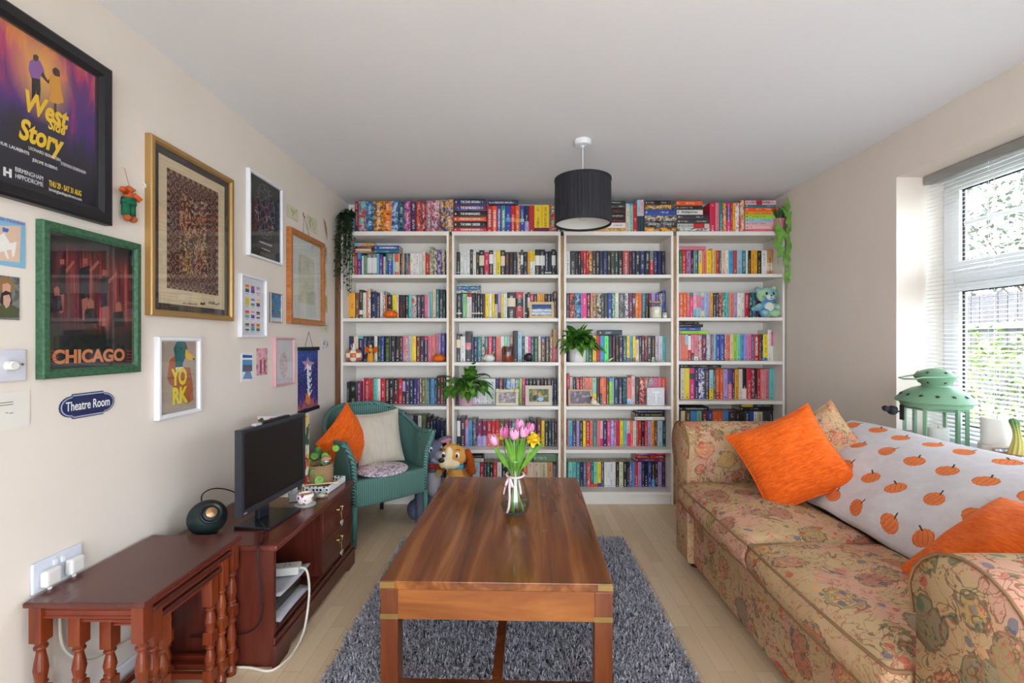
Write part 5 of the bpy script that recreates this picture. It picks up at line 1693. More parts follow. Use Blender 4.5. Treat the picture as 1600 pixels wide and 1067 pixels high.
tr = thing('ceramic_tray', 'white and navy patterned rectangular dish under the basket plant', 'dish', (-1.03, 2.385, SZ + 0.0004), radians(-3))
g = G('navy_pattern_glaze', 0.25)
v = g.tc()
g.color(g.mix(g.math('LESS_THAN', g.vor(v, 60, 'F1', 0, 0.4), 0.36), lin((230, 230, 228)), lin((36, 44, 92))))
mb = MB()
for (p, q) in (((-0.095, -0.10), (0.095, -0.085)), ((-0.095, 0.085), (0.095, 0.10)), ((-0.095, -0.085), (-0.080, 0.085)), ((0.080, -0.085), (0.095, 0.085))):
    mb.box((p[0], p[1], 0.0), (q[0], q[1], 0.034))
mb.build('rim', g.mat, tr, bevel=0.004)
MB().box((-0.08, -0.085, 0), (0.08, 0.085, 0.008)).build('base', plain((150, 110, 70), 0.5), tr)
bp = thing('plant_basket', 'small round-leaved plant in a woven straw basket on the patterned dish', 'potted plant', (-1.035, 2.40, SZ + 0.009))
g = G('woven_straw', 0.9)
v = g.tc()
w_ = g.wave(v, 90, 6, 2, 8, 'Z')
g.color(g.ramp(w_, [(0.2, (140, 104, 66)), (0.7, (206, 170, 122))]))
g.bump(w_, 0.6, 0.004)
MB().lathe([(0.058, 0), (0.066, 0.03), (0.068, 0.07), (0.066, 0.112), (0.062, 0.112), (0.062, 0.095)], 28).build('basket', g.mat, bp, smooth=True)
MB().lathe([(0.061, 0.094), (0.0, 0.098)], 24, cap=False).build('soil', M_soil, bp)
mb, ms = MB(), MB()
r = random.Random(11)
LP = [((0.0, -0.06, 0.165), 0.020), ((0.075, 0.02, 0.185), 0.019), ((0.035, -0.02, 0.155), 0.018), ((0.045, -0.05, 0.13), 0.016), ((-0.03, -0.05, 0.135), 0.012), ((-0.05, -0.03, 0.12), 0.011), ((0.0, -0.02, 0.19), 0.013),
      ((0.03, -0.075, 0.045), 0.024), ((0.04, 0.01, 0.14), 0.014), ((-0.02, 0.03, 0.16), 0.014), ((0.0, -0.085, 0.09), 0.012)]
for (p, rr) in LP:
    nrm = Vector((0.5 + r.uniform(-.3, .3), -0.7, 0.4 + r.uniform(-.2, .4))).normalized()
    x_, y_, z_ = frame_of(nrm)
    M4 = Matrix((x_, y_, z_)).transposed().to_4x4()
    M4.translation = Vector(p)
    mb.lathe([(0.0, -0.001), (rr * 0.6, 0.001), (rr, 0.004), (rr * 0.99, 0.0048), (rr * 0.5, 0.0022), (0.0, 0.0004)], 18, M4, cap=False)
    ms.tube([(0.004, -0.01, 0.095), (p[0] * 0.4, p[1] * 0.4, max(0.11, p[2] * 0.8 + 0.03)), p], 0.0016, 5)
mb.build('leaves', M_leaf, bp, smooth=True)
ms.build('stems', plain((110, 110, 60), 0.6), bp)
o = thing('plant_marker', 'small pink mushroom-topped silver ornament stuck in the basket plant', 'plant ornament', (-0.985, 2.36, SZ + 0.105))
MB().lathe([(0.0, 0.062), (0.012, 0.060), (0.026, 0.050), (0.027, 0.048), (0.0, 0.047)], 20, cap=False).build('cap', plain((206, 140, 130), 0.4), o, smooth=True)
MB().ell((0, 0, 0.038), (0.017, 0.015, 0.011)).build('cup', plain((190, 195, 196), 0.2, 0.6), o, smooth=True)
MB().cyl((0, 0, -0.0), (0, 0, 0.03), 0.0018).build('stick', M_olbrass, o)
o = thing('wooden_stick', 'pale wooden stick lying across the patterned dish', 'stick', (-1.01, 2.312, SZ + 0.0375), radians(18))
MB().box((-0.10, -0.004, 0), (0.10, 0.004, 0.005)).build('stick_body', plain((222, 190, 140), 0.6), o)
cu = thing('floral_candle_cup', 'floral cup candle on a glass coaster beside the monitor', 'candle', (-0.985, 2.13, SZ + 0.006))
g = G('floral_glaze', 0.25)
v = g.tc()
c1 = g.math('LESS_THAN', g.vor(v, 55), 0.34)
cc_ = g.vor(v, 55, 'F1', 1)
g.color(g.mix(c1, lin((238, 234, 230)), g.mix(g.step(g.sep(cc_)[0], 0.5), lin((170, 40, 130)), lin((226, 110, 60)))))
MB().lathe([(0.018, 0), (0.030, 0.006), (0.037, 0.022), (0.038, 0.036), (0.034, 0.048), (0.031, 0.047), (0.032, 0.034)], 26, cap=False).build('cup', g.mat, cu, smooth=True)
MB().lathe([(0.0, 0.041), (0.031, 0.040)], 22, cap=False).build('wax', plain((224, 150, 80), 0.5), cu)
MB().lathe([(0.046, -0.0055), (0.047, -0.002), (0.040, -0.0005), (0.0, -0.0005)], 26).build('coaster', plain((180, 184, 180), 0.15), cu, smooth=True, autosmooth=40)
o = thing('trinket_bottle', 'tiny corked glass bottle lying beside the floral cup', 'bottle', (-0.955, 2.225, SZ + 0.012))
MB().tube([(-0.02, 0, 0), (0.012, 0, 0), (0.016, 0, 0), (0.022, 0, 0)], [0.0115, 0.0115, 0.007, 0.006], 12).build('glass_body', plain((170, 170, 150), 0.15), o, smooth=True)
MB().cyl((0.0225, 0, 0), (0.034, 0, 0), 0.0065).build('cork', plain((190, 140, 90), 0.8), o)
o = thing('travel_clock', 'small silver cube clock behind the monitor base', 'clock', (-1.06, 2.185, SZ + 0.0005), radians(10))
MB().box((-0.02, -0.025, 0), (0.02, 0.025, 0.045)).build('case', plain((188, 190, 194), 0.25, 0.7), o, bevel=0.003)
MB().box((0.0202, -0.018, 0.006), (0.0208, 0.018, 0.039)).build('face', plain((120, 122, 126), 0.3), o)
# illustrated box
g = G('comic_print', 0.5)
v = g.tc()
cc_ = g.vor(g.mapping(v, scale=(1, 1, 0.8)), 26, 'F1', 1, 1.0)
k_ = g.sep(cc_)[0]
g.color(g.ramp(g.math('ADD', g.math('MULTIPLY', k_, 0.8), g.math('MULTIPLY', g.noise(v, 40, 3), 0.3)), [(0.2, (40, 90, 60)), (0.34, (230, 214, 176)), (0.5, (200, 50, 44)), (0.62, (236, 206, 80)), (0.75, (60, 60, 60)), (0.85, (240, 236, 226))], 'CONSTANT'))
bx = thing('illustrated_box', 'tall box printed with colourful cartoon pictures standing behind the monitor', 'box', (-1.16, 2.285, SZ + 0.0004))
MB().box((-0.10, -0.055, 0), (0.10, 0.05, 0.385)).build('carton', g.mat, bx, bevel=0.001)
MB().box((-0.102, -0.057, 0.3855), (0.102, 0.052, 0.392)).build('lid', plain((214, 216, 216), 0.5), bx)

# ------------------------------------------------------------------ nest of tables
M_nest = wood('nest_mahogany', ((96, 38, 16), (128, 54, 25), (150, 74, 36)), (22, 22, 3), 0.28, seed=5.0)
M_nestt = wood('nest_mahogany_top', ((72, 32, 25), (92, 45, 36), (108, 57, 47)), (8, 2.0, 8), 0.25, seed=6.0)
M_nesta = wood('nest_mahogany_rail', ((92, 32, 16), (124, 48, 26), (146, 64, 36)), (4, 4, 26), 0.28, seed=6.5)


def leg_prof(h, z0):
    """turned leg: list of (z, half width, square?)"""
    return [(0.0, 0.0115), (0.012, 0.014), (0.03, 0.0135), (0.036, 0.011), (0.05, 0.0155), (0.085, 0.0105), (0.095, 0.0145), (0.102, 0.011)]


def turned_leg(cx, cy, h, w=0.017):
    mb = MB()
    hd = 0.10     # top square
    mb.box((cx - w, cy - w, h - hd), (cx + w, cy + w, h))
    sq = [(0.115, 0.165)] if h > 0.3 else []
    mb.box((cx - w * 0.95, cy - w * 0.95, 0.045), (cx + w * 0.95, cy + w * 0.95, 0.085))

    def turn(z0, z1):
        L = z1 - z0
        P = [(0, .95), (.05, .7), (.09, .98), (.13, .72), (.2, .80), (.38, 1.0), (.55, .86), (.74, .62), (.8, .60), (.84, .92), (.89, .92), (.92, .66), (1.0, .95)]
        mb.lathe([(w * b, z0 + L * a) for a, b in P], 16, Matrix.Translation((cx, cy, 0)))
    mid = (0.085 + h - hd) / 2
    mb.box((cx - w * 0.95, cy - w * 0.95, mid - 0.02), (cx + w * 0.95, cy + w * 0.95, mid + 0.02))
    turn(0.0, 0.045)
    turn(0.085, mid - 0.02)
    turn(mid + 0.02, h - hd)
    return mb


def nest_table(label, x0, x1, y0, y1, h):
    t = thing('nesting_table', label, 'table', ((x0 + x1) / 2, (y0 + y1) / 2, 0), group='nest of three tables by the left wall')
    a, b = (x1 - x0) / 2, (y1 - y0) / 2
    MB().box((-a, -b, h - 0.016), (a, b, h)).build('tabletop', M_nestt, t, bevel=0.005, seg=3)
    i = 0.026
    for sx in (-1, 1):
        for sy in (-1, 1):
            turned_leg(sx * (a - i), sy * (b - i), h - 0.0165).build('leg', M_nest, t, bevel=0.0015)
    for sy in (-1, 1):
        mb = MB()
        y = sy * (b - i)
        mb.box((-a + i + 0.0175, y - 0.008, h - 0.05), (a - i - 0.0175, y + 0.008, h - 0.0165))
        mb.box((-a + i + 0.0175, y - 0.010, h - 0.032), (a - i - 0.0175, y + 0.010, h - 0.028)).box((-a + i + 0.0175, y - 0.010, h - 0.050), (a - i - 0.0175, y + 0.010, h - 0.044))
        mb.build('apron', M_nesta, t)
        MB().box((-a + i + 0.017, y - 0.007, 0.052), (a - i - 0.017, y + 0.007, 0.072)).build('stretcher', M_nesta, t)
    x = -(a - i)
    MB().box((x - 0.008, -b + i + 0.0175, h - 0.05), (x + 0.008, b - i - 0.0175, h - 0.0165)).build('apron', M_nesta, t)
    MB().box((x - 0.007, -b + i + 0.017, 0.052), (x + 0.007, b - i - 0.017, 0.072)).build('stretcher', M_nesta, t)
    x = a - i
    MB().box((x - 0.008, -b + i + 0.0175, h - 0.034), (x + 0.008, b - i - 0.0175, h - 0.0165)).build('front_rail', M_nesta, t)
    return t


nest_table('largest outer table of the red-brown nest, beside the wall socket', XL + 0.019, -1.012, 1.245, 1.692, 0.495)
nest_table('middle table of the nest, tucked under the largest one', XL + 0.082, -1.020, 1.290, 1.647, 0.458)
nest_table('smallest innermost table of the red-brown nest', XL + 0.130, -1.028, 1.335, 1.602, 0.420)

# ------------------------------------------------------------------ green woven armchair
g = G('green_loom_weave', 0.6)
uvv = g.tc('UV')
s = g.sep(uvv)
w1 = g.math('ABSOLUTE', g.math('SINE', g.math('MULTIPLY', s[0], 3.14159 * 95)))
w2_ = g.math('ABSOLUTE', g.math('SINE', g.math('ADD', g.math('MULTIPLY', s[1], 3.14159 * 110), g.math('MULTIPLY', g.math('FLOOR', g.math('MULTIPLY', s[0], 95.0)), 1.57))))
hh = g.math('ADD', g.math('MULTIPLY', w1, 0.7), g.math('MULTIPLY', w2_, 0.3))
g.color(g.ramp(hh, [(0.1, (44, 78, 74)), (0.5, (72, 112, 104)), (0.95, (104, 146, 134))]))
g.bump(hh, 0.7, 0.004)
M_loom = g.mat
g = G('green_braid', 0.6)
v = g.tc()
w_ = g.wave(v, 34, 1.5, 1, 3, 'DIAGONAL')
g.color(g.ramp(w_, [(0.2, (50, 88, 82)), (0.7, (102, 150, 140))]))
g.bump(w_, 0.6, 0.004)
M_braid = g.mat
ch = thing('woven_armchair', 'green woven wicker armchair in the corner, holding cushions', 'armchair', (-0.955, 3.035, 0), radians(42))
HW, HD = 0.235, 0.25


def plan(t):
    """t 0..1 from left front post round the back to the right front post, local xy"""
    a = pi * (1 - t)
    # superellipse-like U
    if t < 0.25:
        k = t / 0.25
        return (-HW - 0.035 * sin(pi * k / 2), -HD + 0.25 * k)
    if t > 0.75:
        k = (1 - t) / 0.25
        return (HW + 0.035 * sin(pi * k / 2), -HD + 0.25 * k)
    k = (t - 0.25) / 0.5
    return (-(HW + 0.035) * cos(pi * k), 0.0 + 0.255 * sin(pi * k))


def ztop(t):
    m = abs(t - 0.5) * 2
    k = max(0.0, min(1.0, (0.62 - m) / 0.5))
    k = k * k * (3 - 2 * k)
    return 0.600 + 0.165 * k + (0.012 * max(0, (m - 0.8) / 0.2))


mb = MB()
mb.uv = []
NU, NV = 72, 16


def shell(u, v):
    x, y = plan(u)
    zt = ztop(u)
    z = 0.245 + (zt - 0.245) * v
    m = abs(u - 0.5) * 2
    fl = 0.028 * v ** 2 * (1 + 0.8 * (m > 0.75) * (m - 0.75) * 4) + 0.03 * (max(0, v - 0.9) / 0.1) * 0
    d = Vector((x, y + 0.03, 0))
    if m > 0.5:
        d = Vector((1 if x > 0 else -1, 0, 0))
    d.normalize()
    return (x + d.x * fl, y + d.y * fl, z)


mb.grid(shell, NU, NV)
mb.uv = [(i / (NU - 1) * 1.35, j / (NV - 1) * 0.5) for j in range(NV) for i in range(NU)]
mb.build('woven_shell', M_loom, ch, smooth=True, solid=0.016)
mb = MB()
rim = [shell(i / 60, 1.0) for i in range(61)]
rim = [Vector(p) + Vector((0, 0, 0.004)) for p in rim]


def post(side):
    x = side * HW
    top = Vector(shell(0.0 if side < 0 else 1.0, 1.0))
    return [top + Vector((side * 0.024, -0.006, 0.004)), top + Vector((side * 0.004, -0.016, -0.004)), top + Vector((-side * 0.006, -0.020, -0.03)), Vector((x + side * 0.006, -HD - 0.016, 0.50)), Vector((x, -HD - 0.012, 0.40)), Vector((x, -HD - 0.010, 0.245))]


mb.tube(rim, 0.015, 8)
mb.build('braided_rim', M_braid, ch, smooth=True)
for side in (-1, 1):
    mb = MB()
    mb.tube(post(side), [0.013, 0.016, 0.017, 0.017, 0.017, 0.018], 10)
    mb.build('arm_front', M_braid, ch, smooth=True)
    MB().tube([(side * HW, -HD - 0.010, 0.2445), (side * HW, -HD - 0.012, 0.15), (side * (HW + 0.006), -HD - 0.016, 0.0)], [0.018, 0.0165, 0.014], 12).build('leg', plain((70, 126, 114), 0.5, name='green_paint'), ch, smooth=True)
    MB().tube([(side * 0.15, 0.20, 0.30), (side * 0.16, 0.215, 0.15), (side * 0.17, 0.235, 0.0)], [0.016, 0.015, 0.013], 12).build('leg', plain((40, 50, 48), 0.5), ch, smooth=True)
# seat and apron
mb = MB()
mb.uv = []
pts = [plan(k / 40) for k in range(41)]
n0 = len(mb.v)
ring = [(x * 0.955, y if y < -0.2 else y * 0.95, 0.372) for (x, y) in pts]
mid = [(x * 0.5, -0.02 + (y + 0.02) * 0.5, 0.380) for (x, y, z) in ring]
mb.v += ring + mid + [(0, -0.02, 0.381)]
for k in range(40):
    mb.f.append((k, k + 1, 41 + k + 1, 41 + k))
    mb.f.append((41 + k, 41 + k + 1, 82))
mb.f.append((40, 0, 41, 81))
mb.f.append((81, 41, 82))
mb.uv = [(p[0], p[1]) for p in mb.v]
mb.build('seat', M_loom, ch, smooth=True)
mb = MB()


def apron_fn(u, v):
    x = -HW + 2 * HW * u
    return (x, -HD - 0.018 - 0.012 * sin(pi * u), 0.235 + 0.150 * v - 0.0 * u)


def apron_full(u, v):
    if v > 0.8:
        k = (v - 0.8) / 0.2
        p = apron_fn(u, 1.0)
        return (p[0], p[1] + 0.06 * k, p[2] + 0.004 * sin(pi * k) - 0.008 * k)
    return apron_fn(u, v / 0.8)


mb.grid(apron_full, 30, 16)
mb.uv = [(i / 29 * 0.45, j / 15 * 0.2) for j in range(16) for i in range(30)]
mb.build('seat_apron', M_loom, ch, smooth=True, solid=0.006)
# ------------------------------------------------------------------ cushions
g = G('orange_velvet', 0.85, spec=0.15)
v = g.tc()
n = g.noise(g.mapping(v, scale=(1, 5, 1)), 22, 4, 0.65, 1.2)
g.color(g.ramp(n, [(0.25, (204, 74, 14)), (0.5, (232, 98, 24)), (0.75, (248, 124, 48))]))
g.bump(g.noise(g.mapping(v, scale=(1, 8, 1)), 60, 3), 0.5, 0.003)
try:
    g.b.inputs['Sheen Weight'].default_value = 0.25
    g.b.inputs['Sheen Tint'].default_value = lin((255, 190, 140))
except Exception:
    pass
M_orange = g.mat


def cushion_mesh(w, h, t, n=26, pinch=0.10, seed=0, wr=0.006):
    """scatter cushion, in local xy, thickness along z"""
    r = random.Random(seed)
    ph = [r.uniform(0, 6) for _ in range(6)]
    mb = MB()

    def P(u, v, s):
        a, b = 2 * u - 1, 2 * v - 1
        ex = 1 - pinch * (1 - b * b) * 0.0 - pinch * (1 - abs(b) ** 2.2)
        ey = 1 - pinch * (1 - abs(a) ** 2.2)
        x = a * w / 2 * ex
        y = b * h / 2 * ey
        q = max(0.0, (1 - abs(a) ** 2.6)) ** 0.62 * max(0.0, (1 - abs(b) ** 2.6)) ** 0.62
        edge = 0.004
        z = s * (t / 2 * q + edge * (0 if (abs(a) > 0.999 or abs(b) > 0.999) else 1))
        z += wr * q * (sin(7 * a + 3 * b + ph[0]) * sin(6 * b + ph[1]) + 0.6 * sin(13 * a * b + ph[2]) * abs(a) * abs(b) * 2)
        return (x, y, z)
    mb.grid(lambda u, v: P(u, v, 1), n, n)
    m2 = MB().grid(lambda u, v: P(u, v, -1), n, n)
    mb.add(m2.v, [f[::-1] for f in m2.f])
    return mb


def place(t, x, y, z, normal, spin=0.0):
    """orient local z to 'normal', local y as up as possible, then spin in its own plane"""
    nz = Vector(normal).normalized()
    up = Vector((0, 0, 1))
    xx = up.cross(nz).normalized()
    yy = nz.cross(xx)
    M = Matrix((xx, yy, nz)).transposed()
    M = M @ Matrix.Rotation(radians(spin), 3, 'Z')
    t.rotation_euler = M.to_euler()
    t.location = (x, y, z)


def cushion(label, w, h, t, mat, pos, normal, spin, seed, name='scatter_cushion', group='loose cushions', wr=0.006, piping=True, pinch=0.10):
    o = cushion_mesh(w, h, t, seed=seed, wr=wr, pinch=pinch).build(name, mat, smooth=True)
    tag(o, label, 'cushion', group)
    place(o, *pos, normal, spin)
    if piping:
        pts = []
        n = 24
        for (a0, b0, a1, b1) in ((-1, -1, 1, -1), (1, -1, 1, 1), (1, 1, -1, 1), (-1, 1, -1, -1)):
            for k in range(n):
                a, b = a0 + (a1 - a0) * k / n, b0 + (b1 - b0) * k / n
                pts.append((a * w / 2 * (1 - pinch * (1 - abs(b) ** 2.2)), b * h / 2 * (1 - pinch * (1 - abs(a) ** 2.2)), 0))
        MB().tube(pts, 0.0035, 6, closed=True).build('seam', mat, o, smooth=True)
    return o


# armchair cushions
g = G('beige_linen', 0.9)
v = g.tc()
g.color(g.mix(g.noise(g.mapping(v, scale=(60, 4, 4)), 3, 3), lin((178, 166, 148)), lin((208, 198, 182))))
g.bump(g.wave(v, 120, 1, 1, 2, 'X'), 0.25, 0.002)
M_linen = g.mat
cushion('orange velvet cushion standing on its corner at the left of the armchair', 0.355, 0.355, 0.13, M_orange, (-1.085, 2.905, 0.572), (0.93, -0.36, 0.12), 36, 1)
cushion('beige linen cushion leaning against the back of the green armchair', 0.30, 0.35, 0.12, M_linen, (-0.925, 3.055, 0.568), (0.50, -0.86, 0.22), 4, 2)
g = G('violet_floral_pad', 0.85)
v = g.tc()
s = g.sep(v)
n = g.noise(v, 16, 3, 0.6, 1.5)
g.color(g.ramp(n, [(0.40, (226, 216, 212)), (0.52, (214, 196, 200)), (0.57, (112, 62, 128)), (0.62, (222, 212, 208))]))
pd = MB()
pd.lathe([(0.0, 0.0), (0.14, 0.0), (0.158, 0.006), (0.162, 0.014), (0.156, 0.022), (0.12, 0.032), (0.06, 0.036), (0.0, 0.037)], 36)
o = pd.build('seat_pad', g.mat, smooth=True)
tag(o, 'round pale seat pad with purple pattern lying on the armchair seat', 'cushion')
o.location = (-0.865, 2.925, 0.384)

# ------------------------------------------------------------------ sofa
def paisley(name, scale=1.0):
    g = G(name, 0.9, spec=0.1)
    v = g.mapping(g.tc(), scale=(scale, scale, scale))
    wv = g.noise(v, 3.2, 2, 0.5, 0.0, col=True)
    v2 = g.nt.nodes.new('ShaderNodeVectorMath')
    v2.operation = 'MULTIPLY_ADD'
    g.put(v2.inputs[0], wv)
    v2.inputs[1].default_value = (0.16, 0.16, 0.16)
    g.put(v2.inputs[2], v)
    vv = v2.outputs[0]
    base = g.mix(g.noise(v, 9, 3), lin((176, 146, 106)), lin((198, 168, 130)))
    base = g.mix(g.step(g.noise(v, 5.0, 2), 0.55, 0.05), base, lin((194, 150, 126)))
    # big medallions
    d = g.vor(vv, 6.0)
    cc = g.sep(g.vor(vv, 6.0, 'F1', 1))
    ang = g.math('SINE', g.math('MULTIPLY', g.noise(vv, 15, 1), 40.0))
    dd = g.math('ADD', d, g.math('MULTIPLY', ang, 0.035))
    m1 = g.math('LESS_THAN', dd, 0.40)
    cA = g.ramp(cc[0], [(0.0, (196, 104, 76)), (0.3, (176, 142, 74)), (0.5, (206, 130, 96)), (0.68, (122, 116, 78)), (0.85, (186, 84, 66))], 'CONSTANT')
    ring = g.math('SINE', g.math('MULTIPLY', dd, 52.0))
    cA = g.mix(g.step(ring, 0.35, 0.15), cA, g.ramp(cc[1], [(0.0, (96, 110, 104)), (0.4, (204, 160, 100)), (0.7, (150, 70, 62))], 'CONSTANT'))
    base = g.mix(g.math('MULTIPLY', m1, 0.62), base, cA)
    ol = g.math('LESS_THAN', g.math('ABSOLUTE', g.math('SUBTRACT', dd, 0.41)), 0.022)
    base = g.mix(g.math('MULTIPLY', ol, 0.65), base, lin((78, 80, 62)))
    # small flowers
    d3 = g.vor(vv, 19.0)
    c3 = g.sep(g.vor(vv, 19.0, 'F1', 1))
    m3 = g.math('MULTIPLY', g.math('LESS_THAN', d3, 0.30), g.math('LESS_THAN', c3[2], 0.5))
    cB = g.ramp(c3[0], [(0.0, (196, 78, 58)), (0.35, (80, 96, 120)), (0.6, (214, 150, 104)), (0.8, (90, 112, 92))], 'CONSTANT')
    base = g.mix(g.math('MULTIPLY', m3, 0.7), base, cB)
    # scrolling stems
    sc = g.math('ABSOLUTE', g.math('SUBTRACT', g.noise(vv, 11, 2, 0.5, 1.6), 0.5))
    ms = g.math('MULTIPLY', g.math('LESS_THAN', sc, 0.016), g.step(g.noise(v, 4, 1), 0.45, 0.05))
    base = g.mix(g.math('MULTIPLY', ms, 0.7), base, lin((92, 84, 62)))
    sc2 = g.math('ABSOLUTE', g.math('SUBTRACT', g.noise(g.mapping(vv, loc=(5, 5, 5)), 14, 2, 0.5, 1.2), 0.5))
    ms2 = g.math('LESS_THAN', sc2, 0.014)
    base = g.mix(g.math('MULTIPLY', ms2, 0.6), base, lin((168, 84, 64)))
    g.color(base)
    g.bump(g.noise(v, 320, 2), 0.35, 0.002)
    return g.mat


M_sofa = paisley('paisley_tapestry', 1.35)
M_pipe = plain((140, 106, 74), 0.9, name='sofa_piping')
so = thing('sofa', 'two-seat paisley tapestry sofa with rolled arms under the window', 'sofa', (1.35, 1.64, 0))
O = Vector((1.35, 1.64, 0))


def arm_profile(flip):
    """points (y outward from inner face, z) of one rolled arm, inner face y=0, outward positive"""
    pts = [(0.0, 0.055), (0.0, 0.60)]
    cx, cz, R = 0.118, 0.640, 0.132
    for k in range(0, 15):
        a = pi - 0.18 - (pi + 0.95) * k / 14
        pts.append((cx + R * cos(a), cz + R * sin(a)))
    pts += [(0.155, 0.53), (0.165, 0.46), (0.165, 0.055)]
    return pts


for (yi, sgn, nm) in ((2.385, 1, 'far'), (1.025, -1, 'near')):
    pts = [(O.y * 0 + sgn * p[0] + yi - O.y, p[1]) for p in arm_profile(sgn)]
    if sgn < 0:
        pts = pts[::-1]
    x0, x1 = 0.875 - O.x, 1.80 - O.x
    mb = MB()
    n = len(pts)
    xs = [x0 + 0.0, x0 + 0.006, x0 + 0.018] + [x0 + 0.018 + (x1 - x0 - 0.018) * k / 16 for k in range(1, 17)]
    cyy = sum(p[0] for p in pts) / n
    czz = sum(p[1] for p in pts) / n
    for i, x in enumerate(xs):
        sh = [0.012, 0.004, 0.0][i] if i < 3 else 0.0
        for (y, z) in pts:
            dy, dz = (cyy - y), (czz - z)
            l = sqrt(dy * dy + dz * dz)
            wob = 0.003 * sin(9 * x + 7 * z)
            mb.v.append((x, y + dy / l * sh + wob * (i > 2), z + dz / l * sh))
    for i in range(len(xs) - 1):
        for k in range(n):
            j = (k + 1) % n
            mb.f.append((i * n + k, (i + 1) * n + k, (i + 1) * n + j, i * n + j))
    mb.f.append(tuple(range(n)))
    mb.f.append(tuple((len(xs) - 1) * n + k for k in range(n))[::-1])
    arm = mb.build('arm', M_sofa, so, smooth=True, autosmooth=50)
    # piping round the arm front, and scroll seam
    pp = [(x0 + 0.004, y, z) for (y, z) in pts if z > 0.06]
    MB().tube(pp, 0.0034, 6).build('piping', M_pipe, arm, smooth=True)
# back: profile swept along y
bprof = [(1.30, 0.055), (1.30, 0.40), (1.42, 0.55), (1.55, 0.68), (1.63, 0.745), (1.71, 0.772), (1.78, 0.755), (1.815, 0.70), (1.80, 0.60), (1.795, 0.055)]


def sweep(prof, ys, mat, name, parent, closed=True, wob=0.0, uvs=False):
    mb = MB()
    n = len(prof)
    for j, y in enumerate(ys):
        for (x, z) in prof:
            mb.v.append((x - O.x, y - O.y, z + wob * sin(8 * y + 5 * x)))
    for j in range(len(ys) - 1):
        for k in range(n - 1 if not closed else n):
            q = (k + 1) % n
            mb.f.append((j * n + k, (j + 1) * n + k, (j + 1) * n + q, j * n + q))
    if closed:
        mb.f.append(tuple(range(n)))
        mb.f.append(tuple((len(ys) - 1) * n + k for k in range(n))[::-1])
    return mb.build(name, mat, parent, smooth=True, autosmooth=50)


ys = [1.026 + (2.384 - 1.026) * k / 20 for k in range(21)]
sweep(bprof, ys, M_sofa, 'back', so)
# front base rail
MB().box((0.905 - O.x, 1.026 - O.y, 0.055), (1.299 - O.x, 2.384 - O.y, 0.352)).build('seat_base', M_sofa, so, bevel=0.012, seg=3)


def seat_cushion(y0, y1, seed):
    x0, x1, z0, z1 = 0.835, 1.315, 0.353, 0.485
    cx, cy = (x0 + x1) / 2, (y0 + y1) / 2
    hx_, hy_ = (x1 - x0) / 2, (y1 - y0) / 2
    mb = MB()
    n = 30

    def S(u, v, top):
        a, b = 2 * u - 1, 2 * v - 1
        ra = max(0.0, 1 - abs(a) ** 8) ** 0.35
        rb = max(0.0, 1 - abs(b) ** 8) ** 0.35
        q = ra * rb
        crown = 0.028 * (1 - a * a) * (1 - b * b)
        wv_ = 0.004 * sin(5 * a + seed) * sin(4 * b + seed * 2)
        zt = (z1 - 0.022 + 0.022 * q + crown + wv_) if top else (z0 + 0.02 - 0.02 * q)
        return (cx + a * hx_ - O.x - (0.012 * (1 - b * b) if a < 0 else 0) * abs(a), cy + b * hy_ - O.y, zt)
    mb.grid(lambda u, v: S(u, v, True), n, n)
    m2 = MB().grid(lambda u, v: S(u, v, False), n, n)
    k0 = len(mb.v)
    mb.add(m2.v, [f[::-1] for f in m2.f])
    # side wall ring, bulging
    ringi = [i for i in range(n)] + [j * n + n - 1 for j in range(1, n)] + [(n - 1) * n + i for i in range(n - 2, -1, -1)] + [j * n for j in range(n - 2, 0, -1)]
    m = len(ringi)
    levels = 5
    prev = ringi
    for L in range(1, levels):
        t = L / levels
        cur = []
        for idx in ringi:
            p = Vector(mb.v[idx])
            q = Vector(mb.v[idx + k0])
            c = Vector((cx - O.x, cy - O.y, p.z))
            d = Vector((p.x - c.x, p.y - c.y, 0)).normalized()
            # push out along the nearer side only
            ax = Vector((1 if p.x > c.x else -1, 0, 0)) if abs(p.x - c.x) / hx_ > abs(p.y - c.y) / hy_ else Vector((0, 1 if p.y > c.y else -1, 0))
            out = 0.016 * sin(pi * t) if ax.x < 0 else 0.0
            mb.v.append(tuple(p.lerp(q, t) + ax * out))
            cur.append(len(mb.v) - 1)
        for k in range(m):
            j = (k + 1) % m
            mb.f.append((prev[k], cur[k], cur[j], prev[j]))
        prev = cur
    last = [i + k0 for i in ringi]
    for k in range(m):
        j = (k + 1) % m
        mb.f.append((prev[k], last[k], last[j], prev[j]))
    o = mb.build('seat_cushion', M_sofa, so, smooth=True)
    MB().tube([Vector(mb.v[i]) + Vector((0, 0, 0.001)) for i in ringi], 0.0045, 6, closed=True).build('piping', M_pipe, o, smooth=True)
    MB().tube([Vector(mb.v[i + k0]) + Vector((-0.003, 0, 0.004)) for i in ringi], 0.004, 6, closed=True).build('piping', M_pipe, o, smooth=True)


seat_cushion(1.675, 2.38, 1.0)
seat_cushion(1.032, 1.668, 2.3)
for x in (0.95, 1.74):
    for y in (0.93 - 0.06, 2.47):
        MB().lathe([(0.018, 0.0), (0.028, 0.006), (0.032, 0.02), (0.028, 0.034), (0.02, 0.04), (0.026, 0.046), (0.026, 0.0545)], 18, Matrix.Translation((x - O.x, y - O.y, 0))).build('foot', plain((60, 26, 18), 0.35), so, smooth=True, autosmooth=40)

